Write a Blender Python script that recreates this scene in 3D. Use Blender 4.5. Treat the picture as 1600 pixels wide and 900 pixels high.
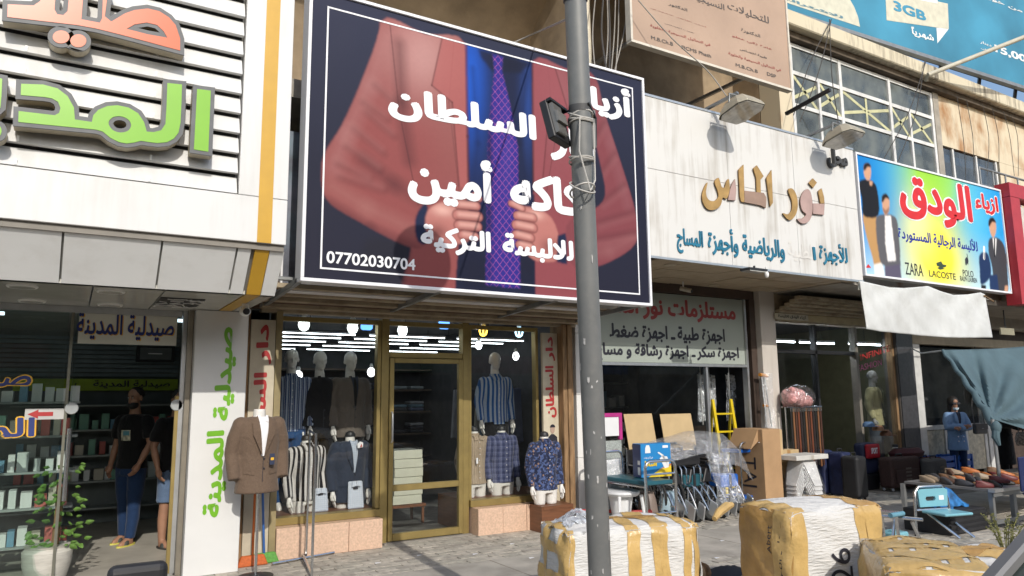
import bpy, bmesh, math, random, unicodedata
import numpy as np
from mathutils import Vector, Matrix
rnd = random.Random(7)
for _o in list(bpy.data.objects): bpy.data.objects.remove(_o)
SC = bpy.context.scene
COL = SC.collection

# ---------------------------------------------------------------- camera
CAM_H, FPX = 1.62, 1145.0                      # camera height, focal length in px of the 1600 px wide photograph
YAW, PITCH, ROLL = (math.radians(a) for a in (31.11, 8.46, -0.57))
def cam_axes():
    cy, sy, cp, sp = math.cos(YAW), math.sin(YAW), math.cos(PITCH), math.sin(PITCH)
    f = Vector((sy*cp, cy*cp, sp)); r = Vector((cy, -sy, 0)); u = r.cross(f)
    cr, sr = math.cos(ROLL), math.sin(ROLL)
    return r*cr + u*sr, u*cr - r*sr, f
RX, UX, FX = cam_axes()
cd = bpy.data.cameras.new('camera'); cam = bpy.data.objects.new('camera', cd); COL.objects.link(cam)
cam.matrix_world = Matrix(((RX.x, UX.x, -FX.x, 0), (RX.y, UX.y, -FX.y, 0), (RX.z, UX.z, -FX.z, CAM_H), (0, 0, 0, 1)))
cd.sensor_width = 36; cd.lens = FPX/1600*36; cd.clip_start = .05; cd.clip_end = 600
SC.camera = cam

# ---------------------------------------------------------------- sky, sun, exposure
SUN = Vector((-.15, -1, .62)).normalized()      # towards the sun
W = bpy.data.worlds.new('World'); SC.world = W; W.use_nodes = True
wn = W.node_tree; wn.nodes.clear()
sky = wn.nodes.new('ShaderNodeTexSky'); sky.sky_type = 'NISHITA'; sky.sun_disc = False
sky.sun_elevation = math.asin(SUN.z); sky.sun_rotation = math.atan2(SUN.x, SUN.y)
sky.dust_density = 1.5; sky.air_density = 1.0
bg = wn.nodes.new('ShaderNodeBackground'); bg.inputs[1].default_value = .15
wo = wn.nodes.new('ShaderNodeOutputWorld')
wn.links.new(sky.outputs[0], bg.inputs[0]); wn.links.new(bg.outputs[0], wo.inputs[0])
sl = bpy.data.lights.new('sun', 'SUN'); sl.energy = 2.5; sl.angle = math.radians(.55); sl.color = (1, .95, .87)
so = bpy.data.objects.new('sun', sl); COL.objects.link(so)
so.rotation_euler = SUN.to_track_quat('Z', 'Y').to_euler(); so.location = SUN*40
SC.view_settings.view_transform = 'Standard'; SC.view_settings.look = 'None'
SC.view_settings.exposure = 0.28; SC.view_settings.gamma = 1; SC.view_settings.use_curve_mapping = False
SC.render.engine = 'CYCLES'
SC.cycles.max_bounces = 8; SC.cycles.transparent_max_bounces = 16; SC.cycles.diffuse_bounces = 4
SC.cycles.glossy_bounces = 4; SC.cycles.caustics_reflective = False; SC.cycles.caustics_refractive = False
SC.cycles.sample_clamp_indirect = 6

# ---------------------------------------------------------------- pixel -> place (photo px, depth from a plane the thing touches)
def ray(x, y): return RX*((x-800)/FPX) + UX*((450-y)/FPX) + FX
C0 = Vector((0, 0, CAM_H))
def atY(x, y, Y): d = ray(x, y); return C0 + d*(Y/d.y)
def atZ(x, y, Z=0.): d = ray(x, y); return C0 + d*((Z-CAM_H)/d.z)
def atX(x, y, X): d = ray(x, y); return C0 + d*(X/d.x)

# ---------------------------------------------------------------- materials
MATS = {}
def _nt(name):
    m = bpy.data.materials.new(name); m.use_nodes = True; nt = m.node_tree
    return m, nt, nt.nodes['Principled BSDF'], nt.nodes['Material Output']
def lin(c):
    """'#rrggbb' (as it would read in sRGB) or a linear triple"""
    if isinstance(c, str):
        v = [int(c[i:i+2], 16)/255 for i in (1, 3, 5)]
        return tuple(x/12.92 if x <= .04045 else ((x+.055)/1.055)**2.4 for x in v)
    return tuple(c)
def mat(name, col, rough=.6, metal=0., var=.12, scale=6., bump=0., bscale=40., dirt=None, dscale=2.5, damt=.5, spec=.5, emit=0., stretch=None, alpha=1., coat=0.):
    """plain surface with uneven tone, optional dirt patches and relief"""
    if name in MATS: return MATS[name]
    m, nt, b, out = _nt(name); N, L = nt.nodes, nt.links
    c = lin(col)
    tc = N.new('ShaderNodeTexCoord'); mp = N.new('ShaderNodeMapping'); L.new(tc.outputs['Object'], mp.inputs[0])
    if stretch: mp.inputs['Scale'].default_value = stretch
    no = N.new('ShaderNodeTexNoise'); no.inputs['Scale'].default_value = scale; no.inputs['Detail'].default_value = 5
    L.new(mp.outputs[0], no.inputs['Vector'])
    mr = N.new('ShaderNodeMapRange'); mr.inputs[1].default_value = .3; mr.inputs[2].default_value = .7
    mr.inputs[3].default_value = 1-var; mr.inputs[4].default_value = 1+var
    L.new(no.outputs['Fac'], mr.inputs[0])
    hs = N.new('ShaderNodeHueSaturation'); hs.inputs['Color'].default_value = (*c, 1); L.new(mr.outputs[0], hs.inputs['Value'])
    src = hs.outputs[0]
    if dirt is not None:
        n2 = N.new('ShaderNodeTexNoise'); n2.inputs['Scale'].default_value = dscale; n2.inputs['Detail'].default_value = 8; n2.inputs['Roughness'].default_value = .65
        L.new(mp.outputs[0], n2.inputs['Vector'])
        r2 = N.new('ShaderNodeMapRange'); r2.inputs[1].default_value = .48; r2.inputs[2].default_value = .72; r2.inputs[4].default_value = damt
        L.new(n2.outputs['Fac'], r2.inputs[0])
        mx = N.new('ShaderNodeMix'); mx.data_type = 'RGBA'; L.new(r2.outputs[0], mx.inputs[0]); L.new(src, mx.inputs[6]); mx.inputs[7].default_value = (*lin(dirt), 1)
        src = mx.outputs[2]
    L.new(src, b.inputs['Base Color'])
    b.inputs['Roughness'].default_value = rough; b.inputs['Metallic'].default_value = metal
    b.inputs['Specular IOR Level'].default_value = spec; b.inputs['Coat Weight'].default_value = coat
    if alpha < 1: b.inputs['Alpha'].default_value = alpha
    if emit: b.inputs['Emission Color'].default_value = (*c, 1); b.inputs['Emission Strength'].default_value = emit
    if bump:
        n3 = N.new('ShaderNodeTexNoise'); n3.inputs['Scale'].default_value = bscale; n3.inputs['Detail'].default_value = 6
        L.new(mp.outputs[0], n3.inputs['Vector'])
        bp = N.new('ShaderNodeBump'); bp.inputs['Strength'].default_value = bump; bp.inputs['Distance'].default_value = .02
        L.new(n3.outputs['Fac'], bp.inputs['Height']); L.new(bp.outputs[0], b.inputs['Normal'])
    MATS[name] = m; return m
def streaky(name, col, streak, amt=.5, sx=9., sz=.5, rough=.5, spots=None):
    """painted sheet with dirt that ran down in vertical streaks (world-sized, object space)"""
    if name in MATS: return MATS[name]
    m, nt, b, out = _nt(name); N, L = nt.nodes, nt.links
    tc = N.new('ShaderNodeTexCoord'); mp = N.new('ShaderNodeMapping'); L.new(tc.outputs['Object'], mp.inputs[0]); mp.inputs['Scale'].default_value = (sx, sx, sz)
    no = N.new('ShaderNodeTexNoise'); no.inputs['Scale'].default_value = 1.6; no.inputs['Detail'].default_value = 7; no.inputs['Roughness'].default_value = .6; L.new(mp.outputs[0], no.inputs['Vector'])
    n1 = N.new('ShaderNodeTexNoise'); n1.inputs['Scale'].default_value = 1.1; n1.inputs['Detail'].default_value = 4; L.new(tc.outputs['Object'], n1.inputs['Vector'])
    mu = N.new('ShaderNodeMath'); mu.operation = 'MULTIPLY'; L.new(no.outputs['Fac'], mu.inputs[0]); L.new(n1.outputs['Fac'], mu.inputs[1])
    r = N.new('ShaderNodeMapRange'); r.inputs[1].default_value = .24; r.inputs[2].default_value = .42; r.inputs[4].default_value = amt; L.new(mu.outputs[0], r.inputs[0])
    mx = N.new('ShaderNodeMix'); mx.data_type = 'RGBA'; L.new(r.outputs[0], mx.inputs[0]); mx.inputs[6].default_value = (*lin(col), 1); mx.inputs[7].default_value = (*lin(streak), 1)
    L.new(mx.outputs[2], b.inputs['Base Color']); b.inputs['Roughness'].default_value = rough
    MATS[name] = m; return m
def vcol(name, rough=.45, attr='Col', spec=.4, bump=0.):
    if name in MATS: return MATS[name]
    m, nt, b, out = _nt(name); a = nt.nodes.new('ShaderNodeVertexColor'); a.layer_name = attr
    nt.links.new(a.outputs[0], b.inputs['Base Color']); b.inputs['Roughness'].default_value = rough; b.inputs['Specular IOR Level'].default_value = spec
    if bump:   # slack vinyl: broad wrinkles
        tc = nt.nodes.new('ShaderNodeTexCoord'); n = nt.nodes.new('ShaderNodeTexNoise'); n.inputs['Scale'].default_value = .9; n.inputs['Detail'].default_value = 1; n.inputs['Distortion'].default_value = .6; nt.links.new(tc.outputs['Object'], n.inputs['Vector'])
        bp = nt.nodes.new('ShaderNodeBump'); bp.inputs['Strength'].default_value = bump; bp.inputs['Distance'].default_value = .12; nt.links.new(n.outputs['Fac'], bp.inputs['Height']); nt.links.new(bp.outputs[0], b.inputs['Normal'])
    MATS[name] = m; return m
def glass(name, tint=(.86, .9, .88), ior=1.55, rough=0., haze=0., hcol=(.6, .62, .6), boost=1.):
    """thin pane: Fresnel reflection over clear transmission, a little dust"""
    if name in MATS: return MATS[name]
    m, nt, b, out = _nt(name); N, L = nt.nodes, nt.links; N.remove(b)
    tr = N.new('ShaderNodeBsdfTransparent'); tr.inputs[0].default_value = (*tint, 1)
    gl = N.new('ShaderNodeBsdfGlossy'); gl.inputs['Roughness'].default_value = rough; gl.inputs[0].default_value = (boost,)*3+(1,)
    fr = N.new('ShaderNodeFresnel'); fr.inputs[0].default_value = ior
    ge = N.new('ShaderNodeNewGeometry'); bf = N.new('ShaderNodeMath'); bf.operation = 'SUBTRACT'; bf.inputs[0].default_value = 1; L.new(ge.outputs['Backfacing'], bf.inputs[1])
    mu = N.new('ShaderNodeMath'); mu.operation = 'MULTIPLY'; L.new(fr.outputs[0], mu.inputs[0]); L.new(bf.outputs[0], mu.inputs[1])   # the leaving face reflects nothing (no false total reflection)
    mx = N.new('ShaderNodeMixShader'); L.new(mu.outputs[0], mx.inputs[0]); L.new(tr.outputs[0], mx.inputs[1]); L.new(gl.outputs[0], mx.inputs[2])
    last = mx.outputs[0]
    if haze:
        df = N.new('ShaderNodeBsdfDiffuse'); df.inputs[0].default_value = (*hcol, 1)
        tc = N.new('ShaderNodeTexCoord'); no = N.new('ShaderNodeTexNoise'); no.inputs['Scale'].default_value = 2.2; no.inputs['Detail'].default_value = 8; L.new(tc.outputs['Object'], no.inputs['Vector'])
        r = N.new('ShaderNodeMapRange'); r.inputs[1].default_value = .35; r.inputs[2].default_value = .75; r.inputs[3].default_value = haze*.4; r.inputs[4].default_value = haze*1.6; L.new(no.outputs['Fac'], r.inputs[0])
        m2 = N.new('ShaderNodeMixShader'); L.new(r.outputs[0], m2.inputs[0]); L.new(last, m2.inputs[1]); L.new(df.outputs[0], m2.inputs[2]); last = m2.outputs[0]
    L.new(last, out.inputs[0]); MATS[name] = m; return m
def plastic_film(name, col=(.8, .82, .84), a=.35, gloss=.16):
    if name in MATS: return MATS[name]
    m, nt, b, out = _nt(name); N, L = nt.nodes, nt.links; N.remove(b)
    tr = N.new('ShaderNodeBsdfTransparent'); gl = N.new('ShaderNodeBsdfGlossy'); gl.inputs['Roughness'].default_value = .12; gl.inputs[0].default_value = (.9, .92, .95, 1)
    df = N.new('ShaderNodeBsdfDiffuse'); df.inputs[0].default_value = (*col, 1)
    tc = N.new('ShaderNodeTexCoord'); no = N.new('ShaderNodeTexNoise'); no.inputs['Scale'].default_value = 14; no.inputs['Detail'].default_value = 4; no.inputs['Distortion'].default_value = 1.2; L.new(tc.outputs['Object'], no.inputs['Vector'])
    bp = N.new('ShaderNodeBump'); bp.inputs['Strength'].default_value = .9; bp.inputs['Distance'].default_value = .05; L.new(no.outputs['Fac'], bp.inputs['Height'])
    L.new(bp.outputs[0], gl.inputs['Normal']); L.new(bp.outputs[0], df.inputs['Normal'])
    r = N.new('ShaderNodeMapRange'); r.inputs[1].default_value = .35; r.inputs[2].default_value = .7; r.inputs[3].default_value = a*.4; r.inputs[4].default_value = a*1.5; L.new(no.outputs['Fac'], r.inputs[0])
    m1 = N.new('ShaderNodeMixShader'); L.new(r.outputs[0], m1.inputs[0]); L.new(tr.outputs[0], m1.inputs[1]); L.new(df.outputs[0], m1.inputs[2])
    m2 = N.new('ShaderNodeMixShader'); m2.inputs[0].default_value = gloss; L.new(m1.outputs[0], m2.inputs[1]); L.new(gl.outputs[0], m2.inputs[2])
    L.new(m2.outputs[0], out.inputs[0]); MATS[name] = m; return m
def cloth(name, kind, cols, sc=1., rough=.85):
    """woven / printed garment cloth in the garment's own space"""
    if name in MATS: return MATS[name]
    m, nt, b, out = _nt(name); N, L = nt.nodes, nt.links
    tc = N.new('ShaderNodeTexCoord'); sx = N.new('ShaderNodeSeparateXYZ'); L.new(tc.outputs['Object'], sx.inputs[0])
    def math_(op, a, bb=None):
        n = N.new('ShaderNodeMath'); n.operation = op
        for i, v in enumerate((a, bb)):
            if v is None: continue
            if isinstance(v, (int, float)): n.inputs[i].default_value = v
            else: L.new(v, n.inputs[i])
        return n.outputs[0]
    def stripe(axis, period, frac):
        return math_('LESS_THAN', math_('FRACT', math_('ADD', math_('MULTIPLY', sx.outputs[axis], 1/period), 50.3)), frac)
    def mix(f, a, c):
        x = N.new('ShaderNodeMix'); x.data_type = 'RGBA'
        if isinstance(f, float): x.inputs[0].default_value = f
        else: L.new(f, x.inputs[0])
        for i, v in ((6, a), (7, c)):
            if isinstance(v, (str, tuple)): x.inputs[i].default_value = (*lin(v), 1)
            else: L.new(v, x.inputs[i])
        return x.outputs[2]
    if kind == 'stripe': c = mix(stripe(0, sc, .5), cols[0], cols[1])
    elif kind == 'stripe3': c = mix(stripe(0, sc, .42), cols[0], cols[1]); c = mix(stripe(0, sc*.5, .12), c, cols[2])
    elif kind == 'pin': c = mix(stripe(0, sc, .1), cols[0], cols[1])
    elif kind == 'plaid':
        c = mix(stripe(0, sc, .45), cols[0], cols[1]); c2 = mix(stripe(2, sc, .45), cols[0], cols[2]); c = mix(.5, c, c2)
        c = mix(stripe(0, sc*.5, .06), c, cols[3]); c = mix(stripe(2, sc*.5, .06), c, cols[3])
    elif kind == 'floral':
        v = N.new('ShaderNodeTexVoronoi'); v.inputs['Scale'].default_value = 26*sc; L.new(tc.outputs['Object'], v.inputs['Vector'])
        n1 = N.new('ShaderNodeTexNoise'); n1.inputs['Scale'].default_value = 30*sc; L.new(tc.outputs['Object'], n1.inputs['Vector'])
        c = mix(math_('GREATER_THAN', n1.outputs['Fac'], .53), cols[0], cols[1])
        sp = N.new('ShaderNodeSeparateColor'); L.new(v.outputs['Color'], sp.inputs[0])
        leaf = math_('MULTIPLY', math_('LESS_THAN', v.outputs['Distance'], .33), math_('GREATER_THAN', sp.outputs[0], .45))
        c = mix(leaf, c, cols[2])
        bl = math_('MULTIPLY', math_('LESS_THAN', v.outputs['Distance'], .3), math_('GREATER_THAN', sp.outputs[1], .72)); c = mix(bl, c, cols[3])
    else:
        n0 = N.new('ShaderNodeTexNoise'); n0.inputs['Scale'].default_value = 160; L.new(tc.outputs['Object'], n0.inputs['Vector'])
        c = mix(n0.outputs['Fac'], cols[0], cols[1])
    L.new(c, b.inputs['Base Color']); b.inputs['Roughness'].default_value = rough; b.inputs['Sheen Weight'].default_value = .15; b.inputs['Specular IOR Level'].default_value = .25
    n3 = N.new('ShaderNodeTexNoise'); n3.inputs['Scale'].default_value = 9; n3.inputs['Detail'].default_value = 4; n3.inputs['Distortion'].default_value = .8; L.new(tc.outputs['Object'], n3.inputs['Vector'])
    bp = N.new('ShaderNodeBump'); bp.inputs['Strength'].default_value = .55; bp.inputs['Distance'].default_value = .03; L.new(n3.outputs['Fac'], bp.inputs['Height']); L.new(bp.outputs[0], b.inputs['Normal'])
    MATS[name] = m; return m
def emit_mat(name, col, s):
    if name in MATS: return MATS[name]
    m, nt, b, out = _nt(name); N, L = nt.nodes, nt.links; N.remove(b)
    e = N.new('ShaderNodeEmission'); e.inputs[0].default_value = (*lin(col), 1); e.inputs[1].default_value = s; L.new(e.outputs[0], out.inputs[0])
    MATS[name] = m; return m

# ---------------------------------------------------------------- mesh builder and scene tree
class MB:
    def __init__(s): s.v = []; s.f = []; s.mi = []; s.cur = 0
    def add(s, vs, fs):
        o = len(s.v); s.v += [tuple(v) for v in vs]; s.f += [tuple(i+o for i in f) for f in fs]; s.mi += [s.cur]*len(fs); return s
    def box(s, x0, x1, y0, y1, z0, z1):
        x0, x1 = sorted((x0, x1)); y0, y1 = sorted((y0, y1)); z0, z1 = sorted((z0, z1))
        return s.add([(x0,y0,z0),(x1,y0,z0),(x1,y1,z0),(x0,y1,z0),(x0,y0,z1),(x1,y0,z1),(x1,y1,z1),(x0,y1,z1)],
                     [(0,3,2,1),(4,5,6,7),(0,1,5,4),(1,2,6,5),(2,3,7,6),(3,0,4,7)])
    def hexa(s, p):  # 8 points: bottom ring then top ring
        return s.add(p, [(0,3,2,1),(4,5,6,7),(0,1,5,4),(1,2,6,5),(2,3,7,6),(3,0,4,7)])
    def bar(s, a, b, w, h, up=(0,0,1)):
        a, b = Vector(a), Vector(b); d = (b-a).normalized(); up = Vector(up)
        if abs(d.dot(up)) > .98: up = Vector((0,1,0))
        r = d.cross(up).normalized()*w/2; u = r.cross(d).normalized()*h/2
        return s.hexa([a-r-u, a+r-u, a+r+u, a-r+u, b-r-u, b+r-u, b+r+u, b-r+u])
    def tube(s, pts, r, n=8, cap=True):
        pts = [Vector(p) for p in pts]; rs = r if isinstance(r, (list, tuple)) else [r]*len(pts)
        vs, fs = [], []; prev = None
        for i, p in enumerate(pts):
            d = (pts[min(i+1, len(pts)-1)]-pts[max(i-1, 0)]).normalized()
            if prev is None:
                u = Vector((0,0,1)) if abs(d.z) < .9 else Vector((1,0,0))
                u = (u-d*u.dot(d)).normalized()
            else: u = (prev-d*prev.dot(d)).normalized()
            prev = u; w = d.cross(u)
            for k in range(n):
                a = 2*math.pi*k/n; vs.append(p+(u*math.cos(a)+w*math.sin(a))*rs[i])
        for i in range(len(pts)-1):
            for k in range(n): fs.append((i*n+k, i*n+(k+1)%n, (i+1)*n+(k+1)%n, (i+1)*n+k))
        if cap: fs.append(tuple(range(n-1, -1, -1))); fs.append(tuple((len(pts)-1)*n+k for k in range(n)))
        return s.add(vs, fs)
    def loft(s, secs, n=16):  # sections (center, rx, ry) in planes z = const
        vs, fs = [], []
        for (c, rx, ry) in secs:
            for k in range(n): a = 2*math.pi*k/n; vs.append((c[0]+rx*math.cos(a), c[1]+ry*math.sin(a), c[2]))
        m = len(secs)
        for i in range(m-1):
            for k in range(n): fs.append((i*n+k, i*n+(k+1)%n, (i+1)*n+(k+1)%n, (i+1)*n+k))
        fs.append(tuple(range(n-1, -1, -1))); fs.append(tuple((m-1)*n+k for k in range(n)))
        return s.add(vs, fs)
    def lathe(s, prof, c=(0,0,0), n=16, axis=2):  # (r, h) pairs
        vs, fs = [], []
        for r, h in prof:
            for k in range(n):
                a = 2*math.pi*k/n; p = [r*math.cos(a), r*math.sin(a), h]
                if axis == 1: p = [p[0], h, p[1]]
                if axis == 0: p = [h, p[0], p[1]]
                vs.append((p[0]+c[0], p[1]+c[1], p[2]+c[2]))
        m = len(prof)
        for i in range(m-1):
            for k in range(n): fs.append((i*n+k, i*n+(k+1)%n, (i+1)*n+(k+1)%n, (i+1)*n+k))
        fs.append(tuple(range(n-1, -1, -1))); fs.append(tuple((m-1)*n+k for k in range(n)))
        return s.add(vs, fs)
    def ball(s, c, rx, ry=None, rz=None, n=12, m=8):
        ry = ry or rx; rz = rz or rx; vs = []; fs = []
        for i in range(1, m):
            t = math.pi*i/m
            for k in range(n): a = 2*math.pi*k/n; vs.append((c[0]+rx*math.sin(t)*math.cos(a), c[1]+ry*math.sin(t)*math.sin(a), c[2]-rz*math.cos(t)))
        for i in range(m-2):
            for k in range(n): fs.append((i*n+k, i*n+(k+1)%n, (i+1)*n+(k+1)%n, (i+1)*n+k))
        b = len(vs); vs += [(c[0], c[1], c[2]-rz), (c[0], c[1], c[2]+rz)]
        for k in range(n): fs.append((b, (k+1)%n, k)); fs.append((b+1, (m-2)*n+k, (m-2)*n+(k+1)%n))
        return s.add(vs, fs)
    def prism(s, pts, ext):  # planar outline swept along a vector
        e = Vector(ext); n = len(pts); pts = [Vector(p) for p in pts]
        return s.add(pts+[p+e for p in pts], [tuple(range(n-1, -1, -1)), tuple(range(n, 2*n))]+[(i, (i+1)%n, n+(i+1)%n, n+i) for i in range(n)])
    def grid(s, fn, nu, nv):
        vs = [fn(i/nu, j/nv) for j in range(nv+1) for i in range(nu+1)]
        return s.add(vs, [(j*(nu+1)+i, j*(nu+1)+i+1, (j+1)*(nu+1)+i+1, (j+1)*(nu+1)+i) for j in range(nv) for i in range(nu)])
    def ring(s, c, R, r, axis=0, n=28, k=6):
        pts = []
        for i in range(n+1):
            a = 2*math.pi*i/n; p = [R*math.cos(a), R*math.sin(a)]
            q = {0: (0, p[0], p[1]), 1: (p[0], 0, p[1]), 2: (p[0], p[1], 0)}[axis]
            pts.append((c[0]+q[0], c[1]+q[1], c[2]+q[2]))
        return s.tube(pts, r, k, False)
    def mesh(s, name, off=(0,0,0), smooth=False):
        m = bpy.data.meshes.new(name); o = Vector(off)
        m.from_pydata([Vector(v)-o for v in s.v], [], s.f); m.update()
        bm = bmesh.new(); bm.from_mesh(m); bmesh.ops.recalc_face_normals(bm, faces=bm.faces); bm.to_mesh(m); bm.free()
        if any(s.mi): m.polygons.foreach_set('material_index', s.mi)
        if smooth:
            m.polygons.foreach_set('use_smooth', [True]*len(m.polygons))
            if smooth != 2:
                try: m.set_sharp_from_angle(angle=math.radians(40))
                except Exception: pass
        return m
OFF = {}
def link(o, parent=None):
    COL.objects.link(o)
    if parent is not None: o.parent = parent
    return o
def tag(o, label=None, cat=None, group=None, kind=None):
    if label: o['label'] = label
    if cat: o['category'] = cat
    if group: o['group'] = group
    if kind: o['kind'] = kind
    return o
def thing(name, label, cat, loc=(0,0,0), group=None):
    o = bpy.data.objects.new(name, None); o.empty_display_size = .1; link(o); o.location = loc; OFF[o.name] = Vector(loc)
    return tag(o, label, cat, group)
def put(name, mb, m, parent=None, smooth=False, bevel=0., seg=1):
    """one mesh object; verts in world space (or the root's own space when the root sits at the origin)"""
    if parent is not None: off = OFF.get(parent.name, Vector((0,0,0)))
    else:
        xs, ys, zs = zip(*mb.v); off = Vector(((min(xs)+max(xs))/2, (min(ys)+max(ys))/2, min(zs)))
    me = mb.mesh(name, off, smooth); o = bpy.data.objects.new(name, me); link(o, parent)
    for x in (m if isinstance(m, (list, tuple)) else [m]): me.materials.append(x)
    if parent is None: o.location = off
    OFF[o.name] = off
    if bevel:
        md = o.modifiers.new('bevel', 'BEVEL'); md.width = bevel; md.segments = seg; md.limit_method = 'ANGLE'; md.angle_limit = math.radians(35)
    return o
def putm(name, me, parent, loc=(0,0,0), rot=(0,0,0), scale=(1,1,1)):
    """another object on shared mesh data; loc in world space"""
    o = bpy.data.objects.new(name, me); link(o, parent)
    base = OFF.get(parent.name, Vector((0,0,0))) if parent is not None else Vector((0,0,0))
    o.location = Vector(loc)-base; o.rotation_euler = rot; o.scale = scale; OFF[o.name] = Vector(loc)
    return o
def copy_tree(o, parent=None):
    c = o.copy(); COL.objects.link(c); c.parent = parent; OFF[c.name] = OFF.get(o.name, Vector((0,0,0)))
    for ch in list(o.children): copy_tree(ch, c)
    return c
def boxpart(name, parent, m, x0, x1, y0, y1, z0, z1, bevel=0.):
    return put(name, MB().box(x0, x1, y0, y1, z0, z1), m, parent, bevel=bevel)
def remesh(mb, name, voxel=.012, it=4, decim=0.):
    """weld overlapping closed pieces into ONE continuous smooth surface"""
    me = mb.mesh('tmp'); o = bpy.data.objects.new('tmp', me); COL.objects.link(o)
    r = o.modifiers.new('r', 'REMESH'); r.mode = 'VOXEL'; r.voxel_size = voxel
    s = o.modifiers.new('s', 'SMOOTH'); s.iterations = it; s.factor = .5
    dg = bpy.context.evaluated_depsgraph_get(); out = bpy.data.meshes.new_from_object(o.evaluated_get(dg)); out.name = name
    bpy.data.objects.remove(o); bpy.data.meshes.remove(me)
    out.polygons.foreach_set('use_smooth', [True]*len(out.polygons)); return out

# ---------------------------------------------------------------- lettering
FORMS = {}
for cp in list(range(0xFE80, 0xFEFD)):
    d = unicodedata.decomposition(chr(cp)).split()
    if d and d[0] in ('<isolated>', '<initial>', '<medial>', '<final>'):
        FORMS.setdefault(''.join(chr(int(x, 16)) for x in d[1:]), {})[d[0][1:-1]] = chr(cp)
def arabic(t):
    """contextual letter forms in visual order"""
    out = []; i = 0; units = []
    while i < len(t):
        if t[i] == 'ل' and i+1 < len(t) and t[i:i+2] in FORMS: units.append(t[i:i+2]); i += 2
        else: units.append(t[i]); i += 1
    def joinsL(u): return u == 'ـ' or (u in FORMS and 'initial' in FORMS[u])
    def joinsR(u): return u == 'ـ' or (u in FORMS and 'final' in FORMS[u])
    for k, u in enumerate(units):
        if u not in FORMS: out.append(u); continue
        p = k > 0 and joinsL(units[k-1]) and joinsR(u); n = k+1 < len(units) and joinsR(units[k+1]) and joinsL(u)
        f = FORMS[u]; out.append(f.get('medial' if p and n else 'final' if p else 'initial' if n else 'isolated', f.get('isolated', u)))
    return ''.join(reversed(out))
def text_mesh(body, bold=.0, depth=.004):
    c = bpy.data.curves.new('t', 'FONT'); c.body = body; c.size = 1; c.resolution_u = 4
    for i in range(len(body)): c.body_format[i].material_index = i % 2
    o = bpy.data.objects.new('t', c); COL.objects.link(o)
    me0 = bpy.data.materials.new('x'); me1 = bpy.data.materials.new('y'); c.materials.append(me0); c.materials.append(me1)
    dg = bpy.context.evaluated_depsgraph_get(); dg.update(); me = bpy.data.meshes.new_from_object(o.evaluated_get(dg))
    V = [tuple(v.co) for v in me.vertices]; F = [tuple(p.vertices) for p in me.polygons]; odd = set()
    for p in me.polygons:
        if p.material_index == 1: odd.update(p.vertices)
    bpy.data.objects.remove(o); bpy.data.meshes.remove(me); bpy.data.materials.remove(me0); bpy.data.materials.remove(me1)
    return V, F, odd
def lettering(name, body, x0, x1, z0, z1, Y, m, parent, bold=.02, depth=.004, ar=True, vertical=False):
    """letters on a wall facing the street (-Y): glyph box stretched to x0..x1, z0..z1, standing `depth` proud of Y"""
    V, F, odd = text_mesh(arabic(body) if ar else body)
    bold = bold*.8; n0 = len(V); lift = {}
    if bold:          # heavier strokes: copies shifted round the glyph, each a hair above the last
        W, G = list(V), list(F)
        for k in range(8):
            a_ = k*math.pi/4; o_ = len(W); W += [(v[0]+bold*math.cos(a_), v[1]+bold*math.sin(a_), 0) for v in V]; G += [tuple(i+o_ for i in f) for f in F]
            for i in range(n0): lift[o_+i] = (k+1)*.00013
        V, F = W, G
    if vertical: V = [(-v[1], v[0], 0) for v in V]
    xs = [v[0] for v in V]; ys = [v[1] for v in V]; a, b, c, d = min(xs), max(xs), min(ys), max(ys)
    mb = MB(); P = []; 
    for i, v in enumerate(V):
        P.append((x0+(v[0]-a)/(b-a)*(x1-x0), Y-depth-(.00006 if i % n0 in odd else 0)-lift.get(i, 0), z0+(v[1]-c)/(d-c)*(z1-z0)))
    mb.add(P, F)
    if depth > .008:   # side walls down to the board
        cnt = {}
        for f in F:
            for i in range(len(f)): e = (f[i], f[(i+1) % len(f)]); k = tuple(sorted(e)); cnt[k] = None if k in cnt else e
        rim = [e for e in cnt.values() if e]
        n = len(P); mb.add([(p[0], Y, p[2]) for p in P], []); mb.f += [(a_, b_, b_+n, a_+n) for a_, b_ in rim]; mb.mi += [0]*len(rim)
    return put(name, mb, m, parent)
def outline_mesh(loops, offset=0., depth=.02, res=1):
    """filled outlines (with holes) as a solid; loops in (x, z)"""
    c = bpy.data.curves.new('t', 'CURVE'); c.dimensions = '2D'; c.fill_mode = 'BOTH'; c.extrude = depth/2; c.offset = offset
    for lp in loops:
        s = c.splines.new('POLY'); s.points.add(len(lp)-1); s.use_cyclic_u = True
        for p, q in zip(s.points, lp): p.co = (q[0], q[1], 0, 1)
    o = bpy.data.objects.new('t', c); COL.objects.link(o)
    dg = bpy.context.evaluated_depsgraph_get(); dg.update(); me = bpy.data.meshes.new_from_object(o.evaluated_get(dg))
    V = [tuple(v.co) for v in me.vertices]; F = [tuple(p.vertices) for p in me.polygons]
    bpy.data.objects.remove(o); bpy.data.meshes.remove(me); bpy.data.curves.remove(c)
    return V, F
def smooth_loop(pts, k=4):
    n = len(pts); out = []
    for i in range(n):
        p0, p1, p2, p3 = (Vector((*pts[(i+j-1) % n], 0)) for j in range(4))
        for q in range(k):
            t = q/k; v = .5*((2*p1)+(-p0+p2)*t+(2*p0-5*p1+4*p2-p3)*t*t+(-p0+3*p1-3*p2+p3)*t**3); out.append((v.x, v.y))
    return out
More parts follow.
